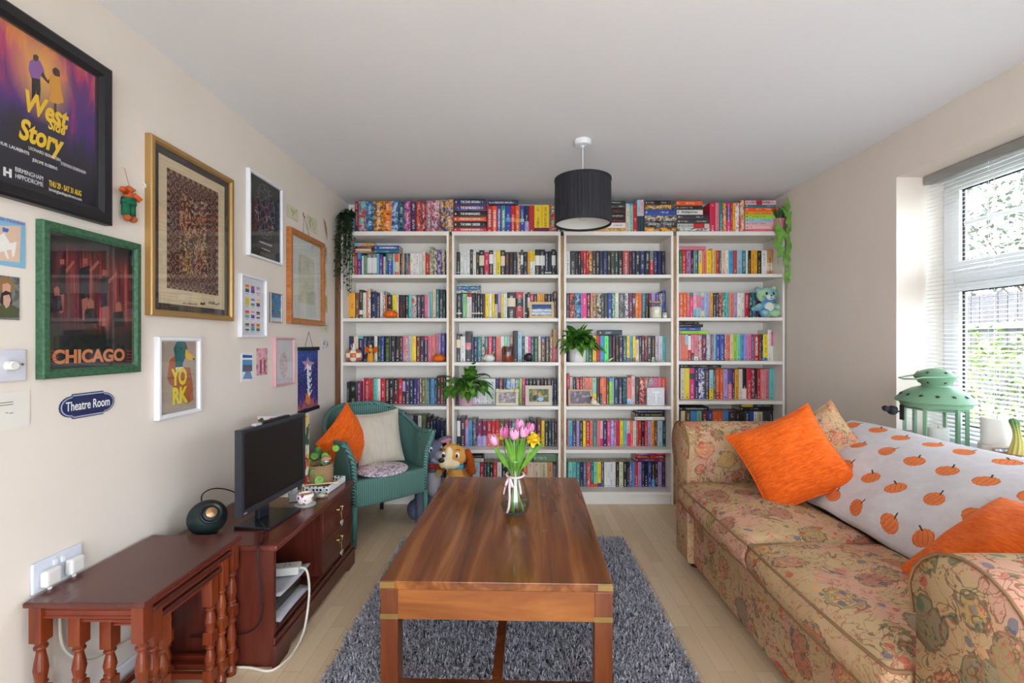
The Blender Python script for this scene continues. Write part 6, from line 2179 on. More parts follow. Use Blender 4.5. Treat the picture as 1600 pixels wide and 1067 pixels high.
# pumpkin throw over the back
g = G('pumpkin_fleece', 0.95, spec=0.1)
s = g.sep(g.tc('UV'))
NUc, NVc = 10.0, 7.0
U = g.math('MULTIPLY', s[0], NUc)
Vv = g.math('MULTIPLY', s[1], NVc)
row = g.math('FLOOR', Vv)
U = g.math('ADD', U, g.math('MULTIPLY', g.math('MODULO', row, 2.0), 0.5))
colm = g.math('FLOOR', U)
wn = g.nt.nodes.new('ShaderNodeTexWhiteNoise')
g.put(wn.inputs[0], g.comb(colm, row, 0.0))
wc = g.sep(wn.outputs[1])
fx = g.math('SUBTRACT', g.math('SUBTRACT', U, colm), g.math('ADD', 0.42, g.math('MULTIPLY', wc[0], 0.16)))
fy = g.math('SUBTRACT', g.math('SUBTRACT', Vv, row), g.math('ADD', 0.42, g.math('MULTIPLY', wc[1], 0.12)))
an = g.math('MULTIPLY', g.math('SUBTRACT', wc[2], 0.5), 1.3)
ca_, sa_ = g.math('COSINE', an), g.math('SINE', an)
rx = g.math('ADD', g.math('MULTIPLY', fx, ca_), g.math('MULTIPLY', fy, sa_))
ry = g.math('SUBTRACT', g.math('MULTIPLY', fy, ca_), g.math('MULTIPLY', fx, sa_))
sq = lambda q: g.math('MULTIPLY', q, q)
ell = g.math('SQRT', g.math('ADD', sq(g.math('DIVIDE', rx, 0.27)), sq(g.math('DIVIDE', ry, 0.215))))
ax_ = g.math('ABSOLUTE', rx)
lobe = g.math('MULTIPLY', g.math('ABSOLUTE', g.math('SINE', g.math('MULTIPLY', rx, 32.0))), 0.07)
mk = g.math('LESS_THAN', g.math('ADD', ell, g.math('SUBTRACT', 0.07, lobe)), 1.0)
# curved rib lines: ratio rx / sqrt(1 - (ry/.19)^2)
rt = g.math('DIVIDE', rx, g.math('MAXIMUM', g.math('SQRT', g.math('MAXIMUM', g.math('SUBTRACT', 1.0, sq(g.math('DIVIDE', ry, 0.225))), 0.02)), 0.1))
ribs = g.math('LESS_THAN', g.math('ABSOLUTE', g.math('SINE', g.math('MULTIPLY', rt, 26.0))), 0.22)
oc = g.mix(g.math('MULTIPLY', ribs, 0.55), g.mix(g.noise(g.tc('UV'), 90, 2), lin((222, 112, 60)), lin((236, 146, 92))), lin((176, 60, 24)))
stem = g.math('MULTIPLY', g.math('LESS_THAN', g.math('ABSOLUTE', g.math('SUBTRACT', rx, g.math('MULTIPLY', g.math('SUBTRACT', ry, 0.16), 0.5))), 0.024), g.math('MULTIPLY', g.math('GREATER_THAN', ry, 0.16), g.math('LESS_THAN', ry, 0.31)))
fle = g.mix(g.noise(g.tc('UV'), 26, 5, 0.7, 0.5), lin((196, 190, 192)), lin((228, 223, 225)))
c_ = g.mix(mk, fle, oc)
c_ = g.mix(stem, c_, lin((72, 84, 56)))
g.color(c_)
g.bump(g.noise(g.tc('UV'), 60, 4), 0.35, 0.004)
M_throw = g.mat
tprof = [(1.285, 0.490), (1.30, 0.525), (1.335, 0.575), (1.395, 0.625), (1.46, 0.675), (1.53, 0.722), (1.60, 0.762), (1.66, 0.784), (1.71, 0.794), (1.765, 0.785), (1.81, 0.755), (1.832, 0.70), (1.828, 0.62), (1.824, 0.54)]
lens = [0]
for k in range(1, len(tprof)):
    lens.append(lens[-1] + sqrt((tprof[k][0] - tprof[k - 1][0]) ** 2 + (tprof[k][1] - tprof[k - 1][1]) ** 2))


def tp(s_):
    d = s_ * lens[-1]
    for k in range(1, len(tprof)):
        if d <= lens[k] + 1e-9:
            f = (d - lens[k - 1]) / (lens[k] - lens[k - 1])
            return (tprof[k - 1][0] + (tprof[k][0] - tprof[k - 1][0]) * f, tprof[k - 1][1] + (tprof[k][1] - tprof[k - 1][1]) * f)
    return tprof[-1]


mb = MB()
NY, NS = 90, 50
mb.uv = []
for j in range(NS):
    v_s = j / (NS - 1)
    x, z = tp(v_s)
    yl = 2.08 + 0.27 * min(1, v_s / 0.62) ** 0.9
    for i in range(NY):
        u = i / (NY - 1)
        y = 1.045 + (yl - 1.045) * u
        fold = 0.007 * sin(11 * y + 3.5 * v_s * 4) * (1 - v_s * 0.5) + 0.005 * sin(27 * y - 6 * v_s) * max(0, 1 - v_s * 2) + 0.004 * sin(19 * v_s + 4 * y)
        bulge = 0.022 * sin(pi * min(1, v_s / 0.6)) * sin(pi * min(1, max(0, (y - 1.0) / 1.3))) ** 0.5
        nx, nz = -0.62, 0.78
        if v_s > 0.7:
            nx, nz = 0.6, 0.6
        if v_s > 0.85:
            nx, nz = 1.0, 0.0
            bulge = 0
            fold = abs(fold) * 0.3
        m_ = max(0, fold + 0.008) + bulge
        mb.v.append((x + nx * m_, y, z + nz * m_))
        mb.uv.append(((y - 1.0) / 1.40, v_s * lens[-1] / 0.98))
for j in range(NS - 1):
    for i in range(NY - 1):
        mb.f.append((j * NY + i, j * NY + i + 1, (j + 1) * NY + i + 1, (j + 1) * NY + i))
o = mb.build('pumpkin_throw', M_throw, smooth=True, solid=0.006)
tag(o, 'white fleece throw with orange pumpkins draped over the sofa back', 'throw')

cushion('orange velvet cushion turned on its corner at the far end of the sofa', 0.39, 0.39, 0.13, M_orange, (1.208, 2.05, 0.683), (-0.42, -0.78, 0.46), 29, 4)
cushion('paisley cushion matching the sofa, behind the far orange cushion', 0.44, 0.44, 0.14, paisley('paisley_cushion_cloth', 1.6), (1.405, 2.16, 0.638), (-0.46, -0.80, 0.38), 34, 5)
cushion('orange velvet cushion at the near end of the sofa beside the arm', 0.44, 0.44, 0.15, M_orange, (1.305, 1.215, 0.610), (-0.60, 0.10, 0.80), 6, 6)

# ------------------------------------------------------------------ plush dogs (plain generic toys)
def fur(name, c1, c2, sc=30):
    g = G(name, 0.95, spec=0.1)
    v = g.tc()
    g.color(g.mix(g.noise(v, sc, 3), lin(c1), lin(c2)))
    g.bump(g.noise(v, 260, 3), 0.5, 0.003)
    return g.mat


def blobby(mb, name, mat, parent, vox=0.008, it=6):
    o = mb.build(name, mat, parent, smooth=True)
    m = o.modifiers.new('remesh', 'REMESH')
    m.mode = 'VOXEL'
    m.voxel_size = vox
    m.use_smooth_shade = True
    m = o.modifiers.new('smooth', 'SMOOTH')
    m.factor = 0.6
    m.iterations = it
    return o


F_gry = fur('grey_plush', (84, 88, 108), (112, 116, 134))
F_lgr = fur('pale_grey_plush', (150, 146, 154), (176, 172, 178))
F_tan = fur('golden_plush', (212, 148, 70), (230, 172, 96))
F_crm = fur('cream_plush', (226, 204, 160), (240, 224, 190))
F_rst = fur('rust_plush', (150, 62, 22), (186, 88, 36), 60)
M_nose = plain((14, 14, 16), 0.35, name='black_nose')
M_eyew = plain((240, 240, 240), 0.3)

dg_ = thing('plush_dog', 'grey plush toy dog with red collar sitting behind the green armchair', 'soft toy', (-0.590, 3.15, 0.0), radians(24))
dg_.scale = (0.82, 0.82, 0.82)
mb = MB()
mb.ell((0.0, 0.06, 0.30), (0.115, 0.105, 0.17)).ell((0, 0.08, 0.16), (0.13, 0.12, 0.14))
mb.ell((0.0, 0.0, 0.44), (0.065, 0.07, 0.10))
mb.ell((0.0, 0.0, 0.565), (0.095, 0.10, 0.095)).ell((0.03, -0.04, 0.60), (0.05, 0.05, 0.05))
mb.tube([(-0.085, -0.01, 0.32), (-0.105, -0.07, 0.18), (-0.11, -0.09, 0.05)], [0.045, 0.042, 0.045], 12).tube([(0.085, -0.01, 0.32), (0.08, -0.09, 0.18), (0.08, -0.12, 0.05)], [0.045, 0.042, 0.045], 12)
mb.ell((-0.115, -0.12, 0.042), (0.05, 0.07, 0.041)).ell((0.08, -0.15, 0.042), (0.05, 0.07, 0.041))
mb.ell((-0.13, 0.03, 0.08), (0.07, 0.11, 0.079)).ell((0.13, 0.03, 0.08), (0.07, 0.11, 0.079))
blobby(mb, 'body', F_gry, dg_)
mb = MB()
mb.ell((0.045, -0.095, 0.535), (0.052, 0.085, 0.045)).ell((0.03, -0.06, 0.50), (0.06, 0.07, 0.035))
blobby(mb, 'muzzle', F_lgr, dg_, 0.006)
mb = MB().ell((0.0, -0.02, 0.30), (0.075, 0.065, 0.12))
blobby(mb, 'chest_patch', F_lgr, dg_)
MB().ell((0.065, -0.175, 0.545), (0.026, 0.020, 0.022)).build('nose', M_nose, dg_, smooth=True)
for sx, nm in ((-1, 0), (1, 1)):
    ear = MB()
    if sx < 0:
        ear.ell((-0.075, 0.02, 0.64), (0.022, 0.035, 0.05), M=Matrix.Rotation(radians(-30), 4, 'Y'))
    else:
        ear.ell((0.105, 0.0, 0.645), (0.065, 0.028, 0.028), M=Matrix.Rotation(radians(-12), 4, 'Y'))
    e_ = ear.build('ear', F_gry, dg_, smooth=True)
    if sx > 0:
        MB().ell((0.112, -0.018, 0.640), (0.048, 0.018, 0.018), M=Matrix.Rotation(radians(-12), 4, 'Y')).build('inner_ear', fur('pink_plush', (190, 110, 130), (212, 136, 152)), e_, smooth=True)
    MB().ell((-0.035 + 0.085 * nm, -0.085 + 0.012 * nm, 0.592), (0.018, 0.010, 0.024)).build('eye', M_eyew, dg_, smooth=True)
    MB().ell((-0.033 + 0.085 * nm, -0.094 + 0.012 * nm, 0.588), (0.009, 0.006, 0.013)).build('pupil', plain((60, 36, 24), 0.3), dg_, smooth=True)
MB().lathe([(0.066, 0.425), (0.073, 0.43), (0.075, 0.455), (0.069, 0.462)], 24, cap=False).build('collar', plain((168, 24, 26), 0.6), dg_, smooth=True, solid=0.004)
MB().cyl((0.03, -0.098, 0.395), (0.032, -0.106, 0.395), 0.030, seg=20).build('tag', plain((206, 190, 120), 0.3, 0.6), dg_, bevel=0.002)

dl = thing('plush_dog', 'tan and cream plush toy dog with rust-coloured ears behind the coffee table', 'soft toy', (-0.425, 3.10, 0.0), radians(-8))
dl.scale = (0.82, 0.82, 0.82)
mb = MB()
mb.ell((0, 0.05, 0.28), (0.10, 0.10, 0.17)).ell((0, 0.07, 0.13), (0.13, 0.13, 0.125)).ell((0, 0.01, 0.42), (0.058, 0.06, 0.09))
mb.tube([(-0.07, 0, 0.30), (-0.08, -0.07, 0.16), (-0.08, -0.10, 0.045)], [0.04, 0.038, 0.04], 12).tube([(0.07, 0, 0.30), (0.08, -0.07, 0.16), (0.08, -0.10, 0.045)], [0.04, 0.038, 0.04], 12)
mb.ell((-0.08, -0.13, 0.04), (0.042, 0.06, 0.039)).ell((0.08, -0.13, 0.04), (0.042, 0.06, 0.039))
mb.ell((0.0, -0.0, 0.535), (0.10, 0.09, 0.088)).ell((-0.03, -0.02, 0.585), (0.075, 0.065, 0.05))
blobby(mb, 'body', F_tan, dl)
mb = MB()
mb.ell((-0.045, -0.095, 0.497), (0.062, 0.062, 0.048)).ell((-0.03, -0.075, 0.56), (0.036, 0.03, 0.065)).ell((-0.01, -0.07, 0.485), (0.07, 0.05, 0.04))
blobby(mb, 'muzzle', F_crm, dl, 0.006)
MB().ell((-0.070, -0.152, 0.532), (0.026, 0.018, 0.020)).build('nose', M_nose, dl, smooth=True)
MB().tube([(-0.10, -0.135, 0.478), (-0.075, -0.157, 0.468), (-0.045, -0.150, 0.472), (-0.02, -0.13, 0.485)], 0.0022, 6).build('mouth', plain((70, 40, 30), 0.8), dl)
for ex_, ey_ in ((-0.072, -0.083), (0.042, -0.083)):
    MB().ell((ex_, ey_, 0.560), (0.018, 0.010, 0.024)).build('eye', M_eyew, dl, smooth=True)
    MB().ell((ex_ - 0.003, ey_ - 0.009, 0.556), (0.010, 0.006, 0.016)).build('pupil', plain((50, 28, 18), 0.25), dl, smooth=True)
    MB().tube([(ex_ - 0.02, ey_ + 0.002, 0.596), (ex_, ey_ + 0.002, 0.606), (ex_ + 0.022, ey_ + 0.006, 0.598)], 0.003, 6).build('brow', plain((40, 28, 22), 0.9), dl)
for sx in (-1, 1):
    ear = MB()
    r = random.Random(30 + sx)
    for k in range(7):
        ear.ell((sx * (0.105 + 0.012 * k ** 0.5), 0.01 + r.uniform(-.012, .012), 0.565 - 0.026 * k), (0.026 + 0.003 * k, 0.03, 0.03))
    blobby(ear, 'ear', F_rst, dl, 0.007, 3)
MB().lathe([(0.062, 0.438), (0.071, 0.444), (0.071, 0.462), (0.064, 0.467)], 24, cap=False).build('collar', plain((50, 170, 210), 0.6), dl, smooth=True, solid=0.004)

# ------------------------------------------------------------------ vase and flowers
VX, VY, VZ = -0.014, 1.985, TZ + 0.0006
va = thing('glass_vase', 'clear glass vase with pink ribbon on the coffee table', 'vase', (VX, VY, VZ))
outer = [(0.030, 0.0), (0.042, 0.003), (0.055, 0.018), (0.0625, 0.045), (0.061, 0.075), (0.050, 0.115), (0.038, 0.150), (0.033, 0.175), (0.034, 0.200), (0.041, 0.228), (0.045, 0.242)]
inner = [(r_ - 0.003, z_) for r_, z_ in outer[::-1] if z_ > 0.01] + [(0.045, 0.010), (0.0, 0.009)]
g = G('vase_glass', 0.0)
g.b.inputs['Transmission Weight'].default_value = 1.0
g.b.inputs['IOR'].default_value = 1.45
g.color((252, 254, 254))
MB().lathe([(0.0, 0.0)] + outer + inner, 40, cap=False).build('glass', M_clear, va, smooth=True)
gw = glassy('water', tint=(238, 246, 240), gloss=0.02, ior=1.33)
MB().lathe([(0.0, 0.0095), (0.044, 0.0105), (0.0515, 0.020), (0.0588, 0.045), (0.0585, 0.058), (0.0, 0.058)], 36, cap=False).build('water', gw, va, smooth=True)
M_rib = plain((236, 208, 210), 0.5, name='pink_ribbon')
mb = MB()
mb.tube([(0.0375 * cos(2 * pi * k / 28), 0.0375 * sin(2 * pi * k / 28), 0.170 + 0.004 * sin(2 * pi * k / 28)) for k in range(28)], 0.0042, 6, closed=True)


def ribbon(pts, w):
    for k in range(len(pts) - 1):
        pass
    n0 = len(mb.v)
    for k, p in enumerate(pts):
        mb.v += [(p[0] - w, p[1], p[2]), (p[0] + w, p[1], p[2])]
    for k in range(len(pts) - 1):
        mb.f.append((n0 + 2 * k, n0 + 2 * k + 1, n0 + 2 * k + 3, n0 + 2 * k + 2))


ribbon([(-0.024, -0.034, 0.170), (-0.020, -0.046, 0.160), (-0.012, -0.05, 0.140), (-0.010, -0.050, 0.128), (-0.016, -0.048, 0.132), (-0.022, -0.040, 0.165)], 0.006)
ribbon([(-0.024, -0.034, 0.170), (-0.036, -0.042, 0.150), (-0.041, -0.045, 0.130), (-0.036, -0.042, 0.145), (-0.024, -0.036, 0.168)], 0.005)
ribbon([(-0.022, -0.036, 0.168), (-0.024, -0.052, 0.13), (-0.022, -0.060, 0.09), (-0.026, -0.062, 0.05), (-0.034, -0.058, 0.025)], 0.0045)
ribbon([(-0.026, -0.034, 0.168), (-0.042, -0.040, 0.13), (-0.048, -0.044, 0.10)], 0.003)
mb.build('ribbon', M_rib, va, smooth=True, solid=0.001)

g = G('tulip_petal', 0.5)
s = g.sep(g.tc())
n = g.noise(g.mapping(g.tc(), scale=(40, 40, 8)), 1.0, 3)
g.color(g.mix(g.math('MULTIPLY', g.step(n, 0.52, 0.08), 0.8), lin((232, 172, 205)), lin((206, 60, 140))))
M_tul = g.mat
M_dbl = multi_noise('yellow_petal', 50, [(0.3, (250, 200, 16)), (0.6, (255, 228, 60))], rough=0.5)
M_stem = plain((124, 172, 60), 0.45, name='flower_stem')
tul = [((775, 686), 1.97, 'tulip', 'pink tulip furthest left in the vase'), ((790, 675), 1.99, 'tulip', 'pink tulip second from left, leaning back slightly in the vase'),
       ((803.5, 677), 1.955, 'tulip', 'pink tulip in the middle front of the vase'), ((811, 663), 2.00, 'tulip', 'pink tulip standing highest in the vase'),
       ((817.5, 674), 1.975, 'tulip', 'pink tulip right of centre beside the big yellow bloom'), ((826, 669), 2.02, 'tulip', 'pink tulip furthest right, behind the others')]
yel = [((785, 680), 2.02, 'small', 'yellow flower half hidden between the two left tulips'), ((807, 684), 2.02, 'small', 'yellow flower peeping out behind the middle tulip'),
       ((831, 685), 1.965, 'double', 'large ruffled yellow flower on the right side of the vase')]
for k, ((px, py), Y, kind, lb) in enumerate(tul + yel):
    head = at(px, py, Y)
    t = thing('tulip' if kind == 'tulip' else 'yellow_flower', lb, 'flower', (VX, VY, VZ), group='flowers in the glass vase')
    hd = head - Vector((VX, VY, VZ))
    r = random.Random(k)
    foot = Vector((-hd.x * 0.5 + r.uniform(-.012, .012), -hd.y * 0.4 + r.uniform(-.01, .01), 0.014))
    foot = Vector((max(-0.036, min(0.036, foot.x)), max(-0.02, min(0.02, foot.y)), 0.014))
    neck = Vector((max(-0.02, min(0.02, hd.x * 0.28)), max(-0.016, min(0.016, hd.y * 0.3)), 0.185))
    base = hd - Vector((0, 0, 0.026))
    mid = neck.lerp(base, 0.5) + Vector((hd.x * 0.05, 0, 0))
    MB().tube([foot, foot.lerp(neck, 0.5), neck, mid, base], [0.003, 0.003, 0.003, 0.003, 0.0034], 8).build('stem', M_stem, t, smooth=True)
    mb = MB()
    up = (base - mid).normalized()
    X_, Y_, Z_ = frame_of(up)
    Mh = Matrix((X_, Y_, Z_)).transposed().to_4x4()
    Mh.translation = base
    if kind == 'tulip':
        for q in range(6):
            a0 = q * pi / 3 + k
            ro = 0.0 if q % 2 else 0.0015

            def petal(u, v, a0=a0, ro=ro):
                prof_r = 0.0195 * sin(pi * min(1, (0.06 + v * 0.80))) ** 0.6 + ro
                hw_ = (0.62 * (1 - (max(0, v - 0.45) / 0.55) ** 2.2) + 0.02)
                a = a0 + (2 * u - 1) * hw_
                return (prof_r * cos(a), prof_r * sin(a), 0.052 * v - 0.001)
            m2 = MB().grid(petal, 7, 9)
            mb.add(m2.v, m2.f, Mh)
        mb.build('bloom', M_tul, t, smooth=True, solid=0.0008)
    else:
        R = 0.030 if kind == 'double' else 0.018
        for q in range(60 if kind == 'double' else 26):
            d = Vector((r.uniform(-1, 1), r.uniform(-1, 1), r.uniform(-0.3, 1))).normalized()
            mb.leaf(Mh @ (d * R * 0.25 + Vector((0, 0, 0.018))), (Mh.to_3x3() @ d), R * r.uniform(0.75, 1.05), R * 0.75, r.uniform(-0.8, 0.6), seg=4, fold=0.3)
        mb.ell(Mh @ Vector((0, 0, 0.018)), R * 0.6, 12, 8)
        mb.build('bloom', M_dbl, t, smooth=True)
    if k in (0, 2, 3, 4, 8, 1):
        mb = MB()
        st_ = neck.lerp(mid, 0.1)
        dirn = (base - neck).normalized() + Vector((r.uniform(-.25, .25), r.uniform(-.2, .1), 0))
        mb.leaf(st_, dirn, 0.13 + 0.02 * (k % 3), 0.024, 0.15, up=(0, 1, 0), seg=7, fold=0.35)
        if k in (2, 4):
            mb.leaf(neck, dirn + Vector((0.1, 0.1, 0)), 0.15, 0.026, -0.1, up=(0, 1, 0), seg=7, fold=0.3)
        mb.build('leaf', M_bleaf, t, smooth=True)

# ------------------------------------------------------------------ pendant lamp
pl = thing('pendant_lamp', 'black pleated drum lampshade hanging from the ceiling', 'pendant lamp', (0.352, 2.52, H))
MB().lathe([(0.0, -0.001), (0.046, -0.001), (0.047, -0.018), (0.040, -0.028), (0.010, -0.031), (0.008, -0.040)], 32).build('ceiling_rose', M_upvc, pl, smooth=True, autosmooth=40)
MB().cyl((0, 0, -0.04), (0, 0, -0.33), 0.0032).build('flex', plain((225, 225, 222), 0.5), pl)
g = G('black_pleated_fabric', 0.8)
v = g.tc()
s = g.sep(v)
an = g.math('ARCTAN2', s[1], s[0])
pv = g.comb(g.math('MULTIPLY', an, 14.0), g.math('MULTIPLY', s[2], 3.0), 0.0)
pl_n = g.noise(pv, 1.0, 3, 0.6, 0.9)
g.color(g.ramp(pl_n, [(0.3, (16, 16, 20)), (0.6, (40, 40, 48)), (0.75, (60, 60, 70))]))
g.bump(pl_n, 0.9, 0.01)
R_ = 0.152
z1_, z0_ = -0.222, -0.458


def shade(u, v):
    a = 2 * pi * u
    rr = R_ + 0.0016 * sin(a * 60 + 3 * sin(5 * a)) * sin(pi * v)
    return (rr * cos(a), rr * sin(a), z0_ + (z1_ - z0_) * v)


MB().grid(shade, 360, 8, closed_u=True).build('lamp_shade', g.mat, pl, smooth=True)
MB().grid(lambda u, v: ((R_ - 0.003) * cos(2 * pi * u), -(R_ - 0.003) * sin(2 * pi * u), z0_ + (z1_ - z0_) * v), 64, 4, closed_u=True).build('shade_lining', plain((226, 226, 220), 0.6), pl, smooth=True)
mb = MB()
for zz in (z0_, z1_):
    mb.lathe([(R_ - 0.004, zz - 0.004), (R_ + 0.003, zz - 0.004), (R_ + 0.003, zz + 0.008), (R_ - 0.004, zz + 0.008), (R_ - 0.004, zz - 0.004)], 64, cap=False)
mb.build('shade_trim', plain((26, 26, 30), 0.7), pl, smooth=True, autosmooth=40)
mb = MB()
for k in range(3):
    a = 2 * pi * k / 3
    mb.cyl((0.02 * cos(a), 0.02 * sin(a), -0.345), (R_ * 0.97 * cos(a), R_ * 0.97 * sin(a), z1_ - 0.004), 0.0015, seg=6)
mb.build('shade_ring', plain((210, 210, 210), 0.3, 0.8), pl)
MB().lathe([(0.010, -0.33), (0.018, -0.34), (0.018, -0.375), (0.0, -0.376)], 18).build('lamp_holder', M_upvc, pl, smooth=True, autosmooth=40)
MB().ell((0, 0, -0.405), (0.028, 0.028, 0.032)).build('bulb', plain((235, 235, 230), 0.3), pl, smooth=True)
# ------------------------------------------------------------------ plants on the bookcases
def pot_prof(r, h, taper=0.8):
    return [(r * taper, 0), (r * taper + 0.003, 0.003), (r * (taper + 0.6 * (1 - taper)), h * 0.5), (r, h), (r - 0.005, h), (r - 0.008, h * 0.86)]


def leafy(name, label, loc, r, h, potmat, n, L, W, seed, spread=1.0, ymin=-0.5, taper=0.8, lift=1.0, side=0.0, mat=None):
    t = thing(name, label, 'potted plant', loc)
    MB().lathe(pot_prof(r, h, taper), 32).build('pot', potmat, t, smooth=True, autosmooth=50)
    MB().lathe([(r * 0.93, h * 0.87), (0.0, h * 0.9)], 24, cap=False).build('soil', M_soil, t)
    rr = random.Random(seed)
    mb, ms = MB(), MB()
    for k in range(n):
        a = rr.uniform(0, 2 * pi)
        el = rr.uniform(0.15, 1.35)
        d = Vector((cos(a) * cos(el) * spread + side, sin(a) * cos(el) * 0.8 - 0.35, sin(el) * lift)).normalized()
        s0 = Vector((rr.uniform(-.3, .3) * r, rr.uniform(-.3, .2) * r, h * 0.9))
        sl = rr.uniform(0.25, 1.0) * L * 0.95
        s1 = s0 + d * sl
        if s1.y > 0.03:
            s1.y = 0.03
        ms.tube([s0, s0.lerp(s1, 0.5) + Vector((0, 0, 0.006)), s1], [0.002, 0.0018, 0.0014], 5)
        ld = (d + Vector((rr.uniform(-.3, .3), rr.uniform(-.5, .0), -0.35))).normalized()
        if ld.y > 0.1:
            ld.y *= -1
        mb.leaf(s1, ld, L * rr.uniform(0.7, 1.15), W * rr.uniform(0.75, 1.2), rr.uniform(0.5, 1.3), seg=6, fold=0.22)
    mb.build('leaves', mat or M_leaf, t, smooth=True)
    ms.build('stems', M_stem, t, smooth=True)
    return t


leafy('potted_plant', 'leafy green plant in a pink pot on the fourth shelf of second bookcase', ((728 - VPX) / 207.5, 3.474, SHZ[3] + 0.0004), 0.060, 0.118, plain((216, 168, 190), 0.5, name='pink_pot'), 60, 0.150, 0.056, 21, side=0.05, lift=1.05)
leafy('potted_plant', 'bushy green plant in a white pot on the third shelf of third bookcase', ((903 - VPX) / 207.5, 3.474, SHZ[2] + 0.0004), 0.066, 0.115, plain((232, 228, 224), 0.35, name='white_pot'), 120, 0.120, 0.044, 23, spread=0.95, taper=0.85, lift=1.2, side=0.08)

# trailing plant, top left
t = thing('trailing_plant', 'dark trailing plant in a teal pot hanging down the left bookcase edge', 'trailing plant', (-1.262, 3.462, ZT + 0.0004))
MB().lathe(pot_prof(0.048, 0.10, 0.8), 28).build('pot', plain((70, 150, 150), 0.4, name='teal_pot'), t, smooth=True, autosmooth=50)
mb, ms = MB(), MB()
r = random.Random(9)
for k in range(40):
    a = r.uniform(pi * 0.9, pi * 1.75)
    x0, y0 = 0.03 * cos(a), 0.03 * sin(a)
    L = r.uniform(0.15, 0.60)
    ex = r.uniform(-0.078, 0.045)
    ey = -0.085 + r.uniform(-0.03, 0.012)
    pts = [Vector((x0, y0, 0.09)), Vector((x0 * 1.6, -0.03, 0.135)), Vector((ex * 0.8, ey, 0.10 - 0.0)), Vector((ex, ey, 0.06 - L * 0.4)), Vector((ex + r.uniform(-.02, .02), ey, 0.06 - L))]
    ms.tube(pts, 0.0011, 4)
    n = int(L * 46) + 8
    for q in range(n):
        f = q / n * 4
        i = min(3, int(f))
        p = pts[i].lerp(pts[i + 1], f - i)
        d = Vector((r.uniform(-1, 1), r.uniform(-1, 0.15), r.uniform(-0.7, 0.5)))
        mb.leaf(p, d, r.uniform(0.022, 0.034), 0.018, 0.7, seg=3, fold=0.15)
for k in range(150):
    d = Vector((r.uniform(-1, 1), r.uniform(-1, 0.4), r.uniform(0.1, 1))).normalized()
    mb.leaf(Vector((0, -0.02, 0.10)) + d * r.uniform(0.02, 0.065), d, 0.026, 0.015, 0.8, seg=3)
mb.build('leaves', M_dleaf, t, smooth=True)
ms.build('vines', plain((60, 60, 36), 0.8), t)

# pink pot with spiky grass and hanging ivy, top right
t = thing('potted_plant', 'spiky grass plant in a pink pot on top of the rightmost bookcase', 'potted plant', (1.937, 3.435, ZT + 0.0004))
MB().lathe(pot_prof(0.044, 0.094, 0.72), 28).build('pot', plain((206, 130, 140), 0.45, name='rose_pot'), t, smooth=True, autosmooth=50)
mb = MB()
r = random.Random(12)
for k in range(130):
    a = r.uniform(0, 2 * pi)
    d = Vector((cos(a) * 0.38, sin(a) * 0.45, 1)).normalized()
    mb.leaf((0.02 * cos(a), 0.02 * sin(a), 0.085), d, r.uniform(0.07, 0.11), 0.009, 0.25, seg=3, fold=0.1)
mb.build('grass_blades', plain((44, 78, 40), 0.6), t)
t = thing('ivy_garland', 'bright green ivy strands hanging down beside the rightmost bookcase', 'ivy', (1.948, 3.36, ZT + 0.07))
mb, ms = MB(), MB()


def ivy_leaf(mb, p, s_, rot, nrm=(-0.25, -1, 0.1)):
    X_, Y_, Z_ = frame_of(nrm)
    M = Matrix((X_, Y_, Z_)).transposed().to_4x4() @ Matrix.Rotation(rot, 4, 'Z')
    M.translation = Vector(p)
    pts = [(0, -1), (0.35, -0.75), (0.95, -0.45), (0.62, 0.0), (0.75, 0.45), (0.28, 0.35), (0, 0.95), (-0.28, 0.35), (-0.75, 0.45), (-0.62, 0.0), (-0.95, -0.45), (-0.35, -0.75)]
    n0 = len(mb.v)
    mb.v.append(tuple(M @ Vector((0, -0.1, -0.12 * s_))))
    mb.v += [tuple(M @ Vector((x * s_, y * s_, 0))) for x, y in pts]
    for k in range(12):
        mb.f.append((n0, n0 + 1 + k, n0 + 1 + (k + 1) % 12))


for (xx, L, ofs) in ((0.014, 0.50, 0.030), (-0.050, 0.32, -0.13)):
    pts = [Vector((-0.03, 0.07, -0.02)), Vector((xx * 0.5, 0.02, 0.055 + ofs)), Vector((xx, 0, -0.06)), Vector((xx - 0.012, 0, -L * 0.55)), Vector((xx - 0.002, 0, -L))]
    ms.tube(pts, 0.0013, 4)
    n = 11 if L > 0.4 else 7
    for k in range(n):
        z = ofs + 0.05 - (L + ofs) * k / (n - 1)
        sgn = 1 if k % 2 else -1
        ivy_leaf(mb, (xx + 0.006 * sgn, -0.008 + 0.004 * sgn, z), 0.0185 + 0.002 * sin(k * 2.1), pi + 0.5 * sin(k * 1.9))
mb.build('leaves', M_bleaf, t, smooth=False)
ms.build('vines', plain((150, 130, 110), 0.8), t)


# ------------------------------------------------------------------ ornaments on the shelves
def shp(px, shelf, ci=0, Y=3.47):
    Z = (SHZ4 if ci == 3 else SHZ)[shelf - 1]
    return ((px - VPX) / (FPX / Y), Y, Z + 0.0004)


